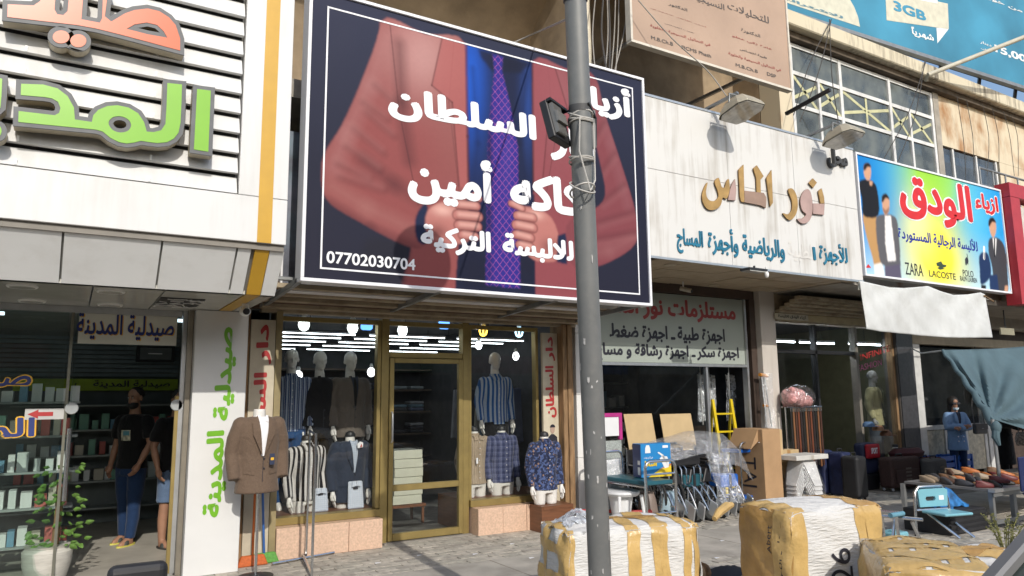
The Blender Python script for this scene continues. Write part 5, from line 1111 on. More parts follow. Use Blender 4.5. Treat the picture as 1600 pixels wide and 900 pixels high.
# floodlights on brackets
FLH = mat('floodlight_housing', (.42, .38, .29), .55, .2, var=.12, scale=8, dirt=(.3, .26, .2), damt=.4)
def flood(px, py, lens, label):
    P = atY(px, py, 6.17); t = thing('floodlight', label, 'lamp', (P.x, 6.17, P.z)); x, y, z = P.x, 6.17, P.z
    put('arm', MB().bar((x-.12, YM+.1, NZ1+.06), (x-.02, y+.02, z+.24), .05, .03), GREYM, t)
    put('bracket', MB().tube([(x-.17, y+.05, z+.02), (x-.17, y+.03, z+.2), (x+.13, y+.03, z+.2), (x+.17, y+.05, z+.02)], .012, 8), GREYM, t, True)
    hb = MB(); ry_ = .17; rxh = .20
    def R_(dx, dy, dz): c, s_ = math.cos(-.22), math.sin(-.22); return (x+dx, y+dy*c-dz*s_, z+dy*s_+dz*c)
    prof = [(.15, .15, .13), (.21, .22, .04), (.23, .245, -.015), (.23, .245, -.035)]
    ringp = lambda a, b, h: [R_(-a, -b*.6, h), R_(-a*.7, -b, h), R_(a*.7, -b, h), R_(a, -b*.6, h), R_(a, b*.6, h), R_(a*.7, b, h), R_(-a*.7, b, h), R_(-a, b*.6, h)]
    vs_ = []; [vs_.extend(ringp(*q)) for q in prof]; fs_ = [(i*8+k, i*8+(k+1) % 8, (i+1)*8+(k+1) % 8, (i+1)*8+k) for i in range(3) for k in range(8)]+[tuple(range(7, -1, -1))]
    put('housing', MB().add(vs_, fs_), FLH, t, bevel=.006); put('lens', MB().add(ringp(.215, .23, -.037)+ringp(.215, .23, -.045), [tuple(range(8)), tuple(range(15, 7, -1))]+[(k, (k+1) % 8, 8+(k+1) % 8, 8+k) for k in range(8)]), lens, t)
    put('reflector', MB().add(ringp(.21, .225, -.030)+ringp(.12, .10, .02), [tuple(range(15, 7, -1))]+[(k, (k+1) % 8, 8+(k+1) % 8, 8+k) for k in range(8)]), mat('reflector_dull', (.45, .45, .43), .35, .6), t)
LENS = mat('dusty_lens', (.40, .38, .33), .18, var=.3, scale=9, coat=.5)
flood(1158, 172, LENS, 'dusty floodlight on a bracket over the middle of the white shop sign'); flood(1317, 215, LENS, 'dusty floodlight on a bracket at the right end of the white shop sign')
for (a, b) in (((1228, 178), (1297, 140)),): o = put('steel_bracket', MB().bar(atY(*a, 7.3), atY(*b, 6.5), .05, .05), BLACKM); tag(o, 'bare dark steel bracket jutting out above the white shop sign', 'bracket')
# soffit
sof = thing('shop_soffit', 'beige tiled soffit under the white shop sign', 'soffit', (8, 7.3, NZ0)); SOFM = mat('soffit_tile', (.46, .38, .27), .7, var=.1, dirt=(.3, .22, .14), dscale=2, damt=.5)
for i in range(8):
    for j in range(3): boxpart('soffit_tile', sof, SOFM, 6.13+i*.5, 6.13+i*.5+.488, YM+.05+j*.5, YM+.05+j*.5+.488, NZ0-.02+rnd.uniform(-.004, .004), NZ0+.0)
boxpart('backing', sof, DARK, 6.1, 10.15, YM+.06, 8.2, NZ0+.004, NZ0+.05)
for px, py in ((1047, 413), (1116, 445), (1208, 453)): p = atZ(px, py, NZ0-.02); put('downlight', MB().lathe([(.075, -.012), (.08, 0)], (p.x, p.y, NZ0-.024), 18), mat('downlight_cream', (.55, .48, .36), .5), sof, True)
p = atZ(1180, 427, NZ0-.12); fl2 = thing('soffit_floodlight', 'small flat floodlight under the edge of the white shop sign', 'lamp', (p.x, p.y, p.z)); boxpart('housing', fl2, BLACKM, p.x-.17, p.x+.17, p.y-.06, p.y+.1, p.z+.03, p.z+.06); boxpart('lens', fl2, mat('clear_lens', (.62, .62, .58), .15), p.x-.15, p.x+.15, p.y-.05, p.y+.09, p.z+.018, p.z+.029)
boxpart('hanger', fl2, BLACKM, p.x-.01, p.x+.01, p.y, p.y+.02, p.z+.06, NZ0-.02); put('bulb', MB().ball((p.x+.22, p.y, p.z), .03, .03, .045), WHITE, fl2, True); put('bulb_stem', MB().tube([(p.x+.22, p.y, p.z+.04), (p.x+.22, p.y, NZ0-.02)], .012, 8), WHITE, fl2)
p = atZ(1074, 455, NZ0-.17); cc = thing('security_camera', 'small beige bullet camera under the soffit of the medical shop', 'camera', (p.x, p.y, p.z)); put('stem', MB().tube([(p.x-.03, p.y+.05, NZ0-.02), (p.x-.03, p.y+.05, p.z+.05)], .012, 8), WHITE, cc, True); put('housing', MB().tube([(p.x-.05, p.y+.09, p.z+.05), (p.x+.03, p.y-.05, p.z)], .032, 12), mat('camera_beige', (.5, .46, .38), .5), cc, True); put('lens', MB().tube([(p.x+.03, p.y-.05, p.z), (p.x+.037, p.y-.062, p.z-.004)], .024, 12), BLACKM, cc, True)

# ================================================================ menswear sign (blue, green, yellow print)
YV = 6.6
w0, w1, w2 = atY(1335, 238.3, YV), atY(1581, 459.3, YV), atY(1560.7, 296, YV); VX0, VX1, VZ0, VZ1 = 10.2, (w1.x+w2.x)/2, w1.z, (w0.z+w2.z)/2
mw = thing('menswear_sign', 'colourful printed menswear sign with red Arabic lettering and three suited men', 'sign', ((VX0+VX1)/2, YV, VZ0))
boxpart('box', mw, BLACKM, VX0+.01, VX1-.01, YV+.012, YV+.14, VZ0+.01, VZ1-.01)
for a, b, c, d in ((VX0, VX1, VZ0, VZ0+.03), (VX0, VX1, VZ1-.03, VZ1), (VX0, VX0+.03, VZ0+.03, VZ1-.03), (VX1-.03, VX1, VZ0+.03, VZ1-.03)): boxpart('frame', mw, WALU, a, b, YV-.02, YV+.15, c, d)
pv_ = Print(YV, VX0+.03, VX1-.03, VZ0+.03, VZ1-.03, 400); t = (pv_.U-pv_.x0)/(pv_.x1-pv_.x0); h = (pv_.V-pv_.z0)/(pv_.z1-pv_.z0)
pv_.img[:] = np.array(lin('#1a93d8')); G_ = lambda cx, cz, rx, rz: np.exp(-((t-cx)/rx)**2-((h-cz)/rz)**2)
pv_.put('#bfe0ee', np.clip(1.0-h*1.8, 0, 1)*.85); pv_.put('#8fcf3a', np.clip(G_(.5, .95, .22, .5)*1.3, 0, 1)); pv_.put('#f2e43a', np.clip(G_(.47, .25, .2, .38)*1.3, 0, 1)); pv_.put('#f4f0b0', G_(.36, .5, .1, .3)*.6); pv_.put('#5cc4ea', G_(.78, .7, .16, .4)*.6); pv_.put('#0b63b4', G_(.0, .8, .14, .6)*.7)
zv = lambda x, y: (1300+x/3, 200+y/3); Z = lambda *ps: [zv(*p) for p in ps]
def man(pts, head, hair, top, bottom, shirt=None, split=.5):
    pass
SKp, HRp = '#c99a7c', '#1d1614'
# left man, black jumper and tan trousers
pv_.poly(Z((146, 400), (205, 405), (215, 480), (222, 560), (232, 640), (205, 665), (188, 600), (160, 500)), '#b98f5c', 1); pv_.poly(Z((196, 640), (235, 630), (248, 690), (200, 690)), '#e6e2da', 1)
pv_.poly(Z((124, 262), (150, 240), (190, 250), (212, 290), (218, 408), (150, 412), (140, 330)), '#1b1b20', 1); pv_.poly(Z((150, 180), (166, 168), (182, 185), (180, 235), (166, 245), (152, 225)), SKp, 1); pv_.poly(Z((147, 190), (152, 168), (172, 164), (184, 185), (168, 182), (152, 200)), HRp, 1); pv_.poly(Z((174, 245), (192, 250), (186, 272), (176, 268)), SKp, 1)
# second man, grey blazer over white shirt
pv_.poly(Z((245, 620), (320, 622), (325, 705), (250, 700)), '#5a5468', 1, False); pv_.poly(Z((208, 420), (240, 405), (285, 410), (308, 450), (320, 620), (300, 640), (235, 640), (215, 560), (207, 480)), '#5d5c60', 1); pv_.poly(Z((248, 410), (275, 412), (300, 622), (262, 625), (250, 540)), '#ece9e6', 1, False)
pv_.poly(Z((236, 330), (252, 315), (268, 335), (268, 385), (252, 408), (238, 380)), SKp, 1); pv_.poly(Z((233, 340), (236, 315), (255, 308), (270, 335), (252, 328), (238, 350)), HRp, 1); pv_.poly(Z((238, 372), (252, 385), (268, 370), (264, 395), (252, 406), (241, 392)), '#5a4034', 1, True, .6)
# right man in dark grey suit, suit form beside him
pv_.poly(Z((735, 525), (760, 512), (790, 525), (812, 570), (824, 690), (822, 772), (770, 765), (748, 640), (735, 590)), '#3f3f44', 1); pv_.poly(Z((752, 515), (772, 518), (766, 600), (758, 560)), '#e8e6e4', 1, False); pv_.line(zv(762, 520), zv(762, 600), .02, '#16161c')
pv_.poly(Z((736, 440), (752, 425), (768, 445), (768, 490), (756, 514), (742, 490)), SKp, 1); pv_.poly(Z((733, 450), (738, 425), (755, 420), (770, 445), (752, 440), (738, 462)), HRp, 1)
pv_.poly(Z((690, 600), (712, 580), (735, 600), (745, 690), (700, 735), (692, 660)), '#1c3158', 1); pv_.poly(Z((735, 685), (775, 690), (782, 762), (742, 765)), '#20355c', 1, False); pv_.line(zv(713, 560), zv(713, 610), .03, '#f0f0f0'); pv_.line(zv(713, 585), zv(714, 612), .012, '#16161c'); pv_.poly(Z((810, 740), (826, 738), (824, 772), (808, 770)), SKp, 1); pv_.poly(Z((698, 735), (722, 738), (722, 760), (700, 756)), '#18181c', 1, False)
vp = pv_.build('picture', PRINT, mw); YVT = YV-.002
RED = mat('sign_red', (.62, .01, .01), .4); VB = mat('sign_blue_letter', (.01, .02, .30), .4)
def vtext(body, l, r, b_, t_, m_, bold=.04, ar=True, halo=None):
    if halo:
        A_, B_, c_, d_ = atY(*zv(*l), YVT).x, atY(*zv(*r), YVT).x, atY(*zv(*b_), YVT).z, atY(*zv(*t_), YVT).z
        lettering('letter_outline', body, A_-.02, B_+.02, c_-.02, d_+.02, YVT, halo, vp, bold=bold+.045, depth=.001, ar=ar); lettering('lettering', body, A_, B_, c_, d_, YVT-.0028, m_, vp, bold=bold, depth=.002, ar=ar)
    else: pxtext4('lettering', body, zv(*l), zv(*r), zv(*b_), zv(*t_), YVT, m_, vp, bold=bold, depth=.002, ar=ar)
vtext('الودق', (322, 400), (660, 430), (505, 462), (335, 195), RED, .05, True, WHT); vtext('ازياء', (670, 350), (778, 370), (745, 408), (676, 300), RED, .05, True, WHT)
vtext('للألبسة الرجالية المستوردة', (312, 520), (682, 560), (560, 572), (318, 455), VB, .03)
vtext('ZARA', (346, 690), (428, 690), (350, 686), (350, 630), BLKP, .0, False); vtext('LACOSTE', (457, 700), (580, 700), (460, 696), (460, 666), BLKP, .0, False); vtext('POLO', (614, 690), (664, 700), (616, 694), (616, 664), BLKP, .0, False); vtext('RALPH LAUREN', (602, 716), (680, 725), (604, 716), (604, 694), BLKP, .0, False)
# small emblems: a crocodile, a rider with mallet, a red mark
cutout('emblem', [[zv(*p) for p in ((490, 632), (512, 625), (520, 640), (536, 642), (535, 650), (518, 656), (530, 660), (508, 664), (494, 656), (505, 650), (492, 645))]], YVT-.002, mat('emblem_green', (.03, .06, .03), .5), vp, 0, .0015)
cutout('emblem', [[zv(*p) for p in ((626, 640), (624, 615), (630, 604), (636, 612), (632, 590), (634, 589), (640, 625), (638, 642), (634, 632), (631, 644))]], YVT-.002, BLKP, vp, 0, .0015)
cutout('emblem', [[zv(*p) for p in ((158, 655), (170, 638), (184, 655))]], YVT-.002, RED, vp, 0, .0015)
# red framed sign next door
rs = thing('red_sign', 'red framed white shop sign at the right edge of the picture', 'sign', (16.5, 6.5, 3.4)); RF = mat('red_frame', (.42, .03, .04), .45, var=.08)
r0 = VX1+.03; boxpart('board', rs, mat('offwhite_board', (.62, .58, .52), .6), r0+.3, 20, 6.56, 6.62, VZ0-.1, VZ1-.25)
boxpart('frame', rs, RF, r0, r0+.34, 6.45, 6.7, VZ0-.2, VZ1-.15); boxpart('frame', rs, RF, r0, 20, 6.45, 6.7, VZ1-.14, VZ1+.12)
lettering('lettering', 'مركز', r0+.5, r0+2.6, VZ0+.05, VZ0+.75, 6.56, RF, rs, bold=.06, depth=.02)
# balcony railing beyond the sign
rl_ = thing('balcony_railing', 'thin grey balcony railing above the red framed sign', 'railing', (16.5, 7.0, 5.2)); a, b = atY(1530, 262, 7.2), atY(1640, 292, 7.2)
for dz in (0, -.35): put('rail', MB().tube([(a.x, 7.2, a.z+dz), (b.x+2, 7.2, a.z+dz)], .022, 8), GREYM, rl_, True)
for k in range(8): put('post', MB().tube([(a.x+k*.5, 7.2, a.z+.02), (a.x+k*.5, 7.2, a.z-.9)], .018, 8), GREYM, rl_, True)
boxpart('slab', rl_, CONC, a.x-.1, b.x+2, 7.0, 8.0, a.z-1.0, a.z-.88)
# cables
def cable(pts, r, label, m=BLACKM):
    P = [atY(*p) for p in pts]; Q = []
    for i in range(len(P)-1):
        p0, p1, p2, p3 = P[max(0, i-1)], P[i], P[i+1], P[min(len(P)-1, i+2)]
        for q in range(6): t = q/6; Q.append(.5*((2*p1)+(-p0+p2)*t+(2*p0-5*p1+4*p2-p3)*t*t+(-p0+3*p1-3*p2+p3)*t**3))
    Q.append(P[-1]); o = put('cable', MB().tube(Q, r, 6), m, None, True); tag(o, label, 'cable', 'loose cables on the facade'); return o
CABL = mat('grey_cable', (.30, .28, .25), .6); CABD = mat('dark_cable', (.06, .055, .05), .6)
for i, (xa, xb, xm_, m_) in enumerate(((932, 930, 926, CABL), (944, 948, 940, CABD), (950, 952, 953, CABD), (948, 946, 950, CABL), (962, 955, 960, CABL), (967, 962, 966, CABL), (985, 960, 975, CABL))):
    cable([(xa, -20, 7.2), (xm_, 50, 7.1), (xb, 112, 6.9)], .012 if m_ is CABD else .008, 'loose cable hanging behind the billboard, number %s from the pole' % ('first', 'second', 'third', 'fourth', 'fifth', 'sixth', 'last')[i], m_)
for i, (p, q, r_) in enumerate((((1296, 30), (1300, 120), (1310, 190)), ((1299, 30), (1280, 110), (1250, 190)), ((1298, 32), (1265, 100), (1240, 180)), ((1445, 95), (1430, 180), (1400, 260)), ((1447, 95), (1420, 175), (1380, 250)))):
    cable([(*p, 7.66), (*q, 7.6), (*r_, 7.7)], .008, 'thin cable drooping across the upper windows, %s' % ('leftmost hanging straight', 'slanting left', 'slanting far left', 'rightmost', 'second from the right')[i], CABD)
cable([(997, 0, 6.7), (1050, 60, 6.6), (1105, 110, 6.5), (1135, 150, 6.3)], .008, 'pale cable crossing the brown clinic signboard', CABL)
for i, x in enumerate((1505, 1520, 1545, 1560, 1578, 1590)): cable([(x-10, 150+i*6, 7.66), (x, 215, 7.7), (x+rnd.uniform(-8, 8), 275, 7.7)], .006, 'thin cable on the beige wall at the right, '+('first', 'second', 'third', 'fourth', 'fifth', 'sixth')[i]+' from the windows', CABD)
cond = put('conduit_pipe', MB().tube([atY(920, 110, 7.4), atY(914, -30, 7.4)], .05, 10), mat('cream_pipe', (.58, .52, .4), .6), None, True); tag(cond, 'cream vertical pipe right behind the street pole', 'pipe')
cable([(800, 68, 7.0), (840, 50, 6.5), (886, 30, 4.0)], .010, 'pale stay wire from the billboard top to the street pole', CABL)
# ================================================================ medical shop front and goods
nf = thing('medical_shopfront', 'glass front of the medical shop with a frosted text band', 'shopfront', (8, 8.15, 0))
BRF = mat('dark_brown_frame', (.06, .04, .03), .6, var=.2)
boxpart('header', nf, BRF, 6.12, 9.46, 8.08, 8.3, 3.14, 3.285); boxpart('post', nf, BRF, 9.34, 9.465, 8.08, 8.3, 0, 3.138); boxpart('post', nf, ALU, 9.24, 9.28, 8.10, 8.2, 0, 3.138); boxpart('rail', nf, ALU, 6.13, 9.24, 8.10, 8.2, 2.05, 2.09)
fm = boxpart('text_band', nf, mat('frosted_green', (.34, .38, .34), .5, var=.06, scale=2), 6.14, 9.235, 8.13, 8.14, 2.095, 3.13)
pxtext4('lettering', 'مستلزمات نور الماس', (922, 490), (1149, 490), (1092, 504), (1000, 463), 8.13, mat('dull_red_letter', (.30, .05, .05), .6), fm, bold=.05)
pxtext4('lettering', 'اجهزة طبية ـ اجهزة ضغط', (952, 520), (1132, 520), (1000, 535), (1120, 513), 8.13, BLKP, fm, bold=.05)
pxtext4('lettering', 'اجهزة سكر ـ اجهزة رشاقة و مساج', (928, 550), (1154, 550), (1000, 565), (1120, 541), 8.13, BLKP, fm, bold=.05)
boxpart('pane', nf, GLASS, 6.14, 8.35, 8.145, 8.151, .03, 2.05); boxpart('mullion', nf, ALU, 8.35, 8.39, 8.12, 8.18, 0, 2.05); boxpart('sill', nf, mat('grey_stone', (.22, .21, .19), .8), 6.13, 8.38, 8.02, 8.25, 0, .03)
NP = streaky('shop_pillar', (.56, .52, .47), (.36, .32, .27), .4, 4, .6)
pil2 = boxpart('pillar', nf, NP, 9.475, 9.83, 7.98, 8.4, 0, 3.285, .006)
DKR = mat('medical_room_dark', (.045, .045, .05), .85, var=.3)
r3 = thing('medical_shop_room', 'dark medical shop interior behind the glass', 'room', (8, 10, 0))
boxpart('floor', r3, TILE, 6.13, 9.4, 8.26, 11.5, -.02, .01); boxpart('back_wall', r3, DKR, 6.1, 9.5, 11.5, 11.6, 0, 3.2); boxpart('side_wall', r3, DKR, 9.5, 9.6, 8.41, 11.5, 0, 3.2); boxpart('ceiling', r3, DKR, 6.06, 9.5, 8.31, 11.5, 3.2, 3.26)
for z in (.5, .95, 1.4, 1.85): boxpart('shelf', r3, SHELF, 6.2, 9.3, 11.1, 11.45, z, z+.02)
for z in (.521, .971, 1.421):
    x = 6.25
    while x < 9.1:
        w = rnd.uniform(.1, .25); h = rnd.uniform(.12, .32); pi_ = rnd.randrange(6); o = boxpart('stock_box', None, mc[pi_], x, x+w, 11.12, 11.35, z, z+h); tag(o, PCN[pi_]+' stock box on the '+{.521: 'lower', .971: 'middle', 1.421: 'upper'}[z]+' dark shelf of the medical shop', 'box', 'stock boxes in the medical shop'); x += w+rnd.uniform(.02, .1)
FILM = plastic_film('clear_plastic', a=.2); FILM2 = plastic_film('cloudy_plastic', (.7, .74, .78), .6)
# hanging wrapped goods
def crumple(fn, nu, nv, amp, seed, fr=7.):
    r = random.Random(seed); ph_ = [(r.uniform(0, 6.3), r.uniform(.6, 1.6), r.uniform(.6, 1.6)) for _ in range(4)]
    def g_(u, v):
        p = Vector(fn(u, v)); q = sum(math.sin(fr*(a*u+b*v)*(k+1)+c)/(k+1) for k, (c, a, b) in enumerate(ph_)); return p+Vector((.6, 1, .5))*q*amp*.4
    return MB().grid(g_, nu, nv)
for i, (px, w) in enumerate(((1098, .2), (1112, .2), (1143, .22), (1160, .24))):
    p = atY(px, 640, 8.6); t = thing('wrapped_crutch_pack', 'long plastic wrapped item hanging in the medical shop entrance, %s from left' % ('first', 'second', 'third', 'fourth')[i], 'pack', (p.x, 8.6, 1.0), 'wrapped items hanging in the medical shop')
    put('wrap', crumple(lambda u, v: (p.x-w/2+w*u+.02*math.sin(v*5), 8.6+.05*math.sin(u*3.14), 1.95-(.75+.1*(i % 2))*v), 8, 20, .03, i), FILM2, t, True); put('tube', MB().tube([(p.x, 8.63, 1.98), (p.x+.03, 8.64, 1.15)], .015, 8), ALU, t, True); put('hook', MB().tube([(p.x, 8.62, 1.98), (p.x, 8.62, 2.1)], .006, 6), ALU, t)
boxpart('hang_rail', r3, ALU, 8.4, 9.3, 8.61, 8.63, 2.10, 2.12)
# yellow step ladder
YLD = mat('ladder_yellow', (.62, .46, .01), .45, var=.1); L0, L1 = atY(1124, 600, 8.2), atY(1166, 600, 8.2); ld = thing('step_ladder', 'yellow folding step ladder standing at the medical shop entrance', 'ladder', (8.95, 8.1, 0))
for x in (8.55, 8.95): put('rail', MB().bar((x-.05, 7.95, .0), (x+.04, 8.25, 1.55), .05, .03), YLD, ld); put('rear_rail', MB().bar((x+.05, 8.45, .0), (x+.06, 8.27, 1.53), .035, .025), YLD, ld)
for k in range(5): z = .25+k*.27; put('tread', MB().bar((8.51+z*.06, 7.97+z*.19, z), (8.91+z*.06+.0, 7.97+z*.19, z), .07, .025), YLD, ld)
# ---- goods on the pavement
def tubes(parent, name, m, *paths, r=.012, n=8):
    for p in paths: put(name, MB().tube(p, r, n), m, parent, True)
def upath(x0, x1, y0, y1, z0, z1, rr=.07): return [(x0, y0, z0), (x0, y0, z1-rr), (x0+(x1-x0)*.04, y0+(y1-y0)*.04, z1-rr*.3), (x0+(x1-x0)*.14, y0+(y1-y0)*.14, z1), (x0+(x1-x0)*.86, y0+(y1-y0)*.86, z1), (x0+(x1-x0)*.96, y0+(y1-y0)*.96, z1-rr*.3), (x1, y1, z1-rr), (x1, y1, z0)]
TEALP = mat('teal_vinyl', (.02, .10, .13), .4, var=.1); BLUEP = mat('blue_plastic', (.01, .10, .42), .35, var=.05); WPL = mat('white_plastic', (.74, .75, .75), .35, var=.03)
bed = thing('trolley_bed', 'chrome framed trolley with a teal board carrying the blue carton', 'trolley', (6.0, 7.0, 0)); a, b = atY(1009, 760, 6.75), atY(1056, 760, 6.75); c, d = atY(950, 760, 7.3), atY(993, 760, 7.3)
tubes(bed, 'end_frame', CHROME, upath(a.x, b.x, 6.75, 6.75, 0.0, .85), upath(c.x, d.x, 7.55, 7.55, 0, .92), r=.018); tubes(bed, 'side_bar', CHROME, [(a.x, 6.75, .56), (c.x, 7.55, .58)], [(b.x, 6.75, .56), (d.x, 7.55, .58)], [(a.x, 6.75, .25), (b.x, 6.75, .25)], [(a.x, 6.75, .70), (b.x, 6.75, .70)], r=.012)
put('board', MB().hexa([(a.x+.02, 6.77, .57), (b.x-.02, 6.77, .57), (d.x-.02, 7.53, .59), (c.x+.02, 7.53, .59), (a.x+.02, 6.77, .62), (b.x-.02, 6.77, .62), (d.x-.02, 7.53, .64), (c.x+.02, 7.53, .64)]), TEALP, bed, bevel=.01)
# blue printed carton
p = atY(1021, 700, 7.05); bc = thing('blue_carton', 'blue and yellow printed carton showing a white toilet seat raiser', 'carton', (0, 0, 0)); W_, H_, D_ = .44, .40, .18
boxpart('box', bc, mat('carton_blue', (.02, .22, .52), .4, var=.05), 0, W_, 0, D_, 0, H_, .003); boxpart('side_print', bc, mat('carton_navy', (.03, .05, .16), .4), -.003, -.0005, .005, D_-.005, .005, H_-.005)
put('yellow_band', MB().prism([(.10, -.002, .002), (W_-.002, -.002, .002), (W_-.002, -.002, .13), (.26, -.002, .085)], (0, -.001, 0)), mat('carton_yellow', (.72, .52, .03), .4), bc); put('orange_band', MB().prism([(.25, -.002, .088), (W_-.002, -.002, .133), (W_-.002, -.002, .155), (.28, -.002, .10)], (0, -.001, 0)), mat('carton_orange', (.6, .2, .03), .4), bc)
put('picture', MB().prism([(.24, -.002, .29), (.30, -.002, .25), (.38, -.002, .24), (.41, -.002, .18), (.40, -.002, .11), (.34, -.002, .10), (.30, -.002, .17), (.27, -.002, .22), (.33, -.002, .26), (.26, -.002, .30)], (0, -.0015, 0)), WPL, bc); put('picture', MB().prism([(.06, -.002, .29), (.14, -.002, .29), (.135, -.002, .35), (.12, -.002, .385), (.08, -.002, .385), (.065, -.002, .35)], (0, -.0015, 0)), WPL, bc)
lettering('lettering', 'آسانا', .05, .235, .13, .21, -.002, mat('carton_yellow', (.72, .52, .03), .4), bc, bold=.07, depth=.002); lettering('lettering', 'فرنگی توالت', .04, .17, .22, .25, -.001, WHT, bc, bold=.02, depth=.001); boxpart('brand_mark', bc, WHT, .32, .40, -.0025, -.0005, .345, .375); put('side_marks', MB().box(-.0045, -.0032, .02, .07, .03, .12).box(-.0045, -.0032, .02, .07, .15, .2), WPL, bc)
bc.location = (p.x-.25, 7.0, .636); bc.rotation_euler = (0, 0, -.12)
# commode chair
p = atY(972, 775, 7.25); cm = thing('commode_chair', 'white plastic commode chair wrapped in film behind the street pole', 'chair', (p.x, 7.2, 0)); x = p.x-.02; y = 7.25
put('seat', MB().loft([((x, y, .42), .20, .22), ((x, y, .45), .225, .245), ((x, y, .475), .22, .24), ((x, y, .485), .17, .19)], 24), WPL, cm, True); put('bucket', MB().loft([((x, y, .16), .11, .11), ((x, y, .42), .15, .15)], 20), WPL, cm, True)
bk = MB(); bk.grid(lambda u, v: (x-.22+.44*u, y+.24+.05*v-.03*math.sin(u*3.14), .46+.36*v), 8, 6); bko = put('backrest', bk, WPL, cm, True); md = bko.modifiers.new('s', 'SOLIDIFY'); md.thickness = .025
for a, b in ((-1, -1), (1, -1), (-1, 1), (1, 1)): put('leg', MB().tube([(x+a*.17, y+b*.18, .43), (x+a*.21, y+b*.22, 0)], [.022, .016], 8), WPL, cm, True)
put('wrap', crumple(lambda u, v: (x-.24+.48*u, y+.2-.02*math.sin(u*3.1), .48+.36*v), 10, 8, .03, 9), FILM, cm, True)
# cardboard panels, magenta board
for i, (px0, px1, lb) in enumerate(((980, 1022, 'left'), (1037, 1083, 'right'))):
    a, b = atY(px0, 705, 7.95), atY(px1, 646, 7.95); o = put('cardboard_sheet', MB().hexa([(a.x, 7.90, a.z), (b.x, 7.90, a.z), (b.x, 7.91, a.z), (a.x, 7.91, a.z), (a.x, 8.0, b.z), (b.x, 8.0, b.z), (b.x, 8.01, b.z), (a.x, 8.01, b.z)]), CARDL); tag(o, 'plain tan cardboard sheet standing at the glass, the %s one of two' % lb, 'cardboard', 'cardboard sheets'); put('tape_mark', MB().box((a.x+b.x)/2-.05, (a.x+b.x)/2+.05, 7.93, 7.94, a.z-.01, a.z+.0), WHT, o)
a, b = atY(938, 725, 7.8), atY(971, 645, 7.8); mg = thing('magenta_board', 'display board with a magenta frame and wire mesh beside the street pole', 'board', (a.x, 7.8, 0)); MAG = mat('magenta', (.42, .03, .20), .5)
for q in ((a.x, b.x, b.z-.05, b.z), (b.x-.05, b.x, b.z-.35, b.z-.051)): boxpart('frame', mg, MAG, q[0], q[1], 7.79, 7.83, q[2], q[3])
boxpart('panel', mg, WPL, a.x, b.x-.052, 7.80, 7.82, b.z-.30, b.z-.052); boxpart('mesh_panel', mg, mat('mesh_grey', (.33, .36, .34), .6, var=.3, scale=60), a.x, b.x-.02, 7.795, 7.815, .0, b.z-.36)
for i in range(7): boxpart('wire', mg, ALU, a.x, b.x-.02, 7.788, 7.794, .2+i*.1, .206+i*.1)
# cleaning cones / bins behind trolley
for i, (px, py, m_, lb) in enumerate(((1022, 800, mat('pale_blue_plastic', (.33, .45, .52), .4), 'pale blue plastic urinal stand under the trolley'), (985, 800, mat('brown_plastic', (.22, .17, .14), .5), 'brown plastic cone under the trolley'))):
    p = atZ(px, py+12, 0); o = put('plastic_bin', MB().lathe([(.15, 0), (.155, .02), (.11, .3), (.085, .38), (.08, .385)], (p.x, 7.35+.1*i, 0), 20), m_, None, True); tag(o, lb, 'bin'); put('rim', MB().ring((p.x, 7.35+.1*i, .385), .082, .008, 2), m_, o, True)
o = put('red_bar', MB().tube([atZ(895, 798, .22), atZ(1015, 800, .16)], .022, 8), REDP, None, True); tag(o, 'red painted bar lying low behind the first taped bale', 'bar'); put('end_cap', MB().ball(atZ(1015, 800, .16), .035), REDP, o, True)
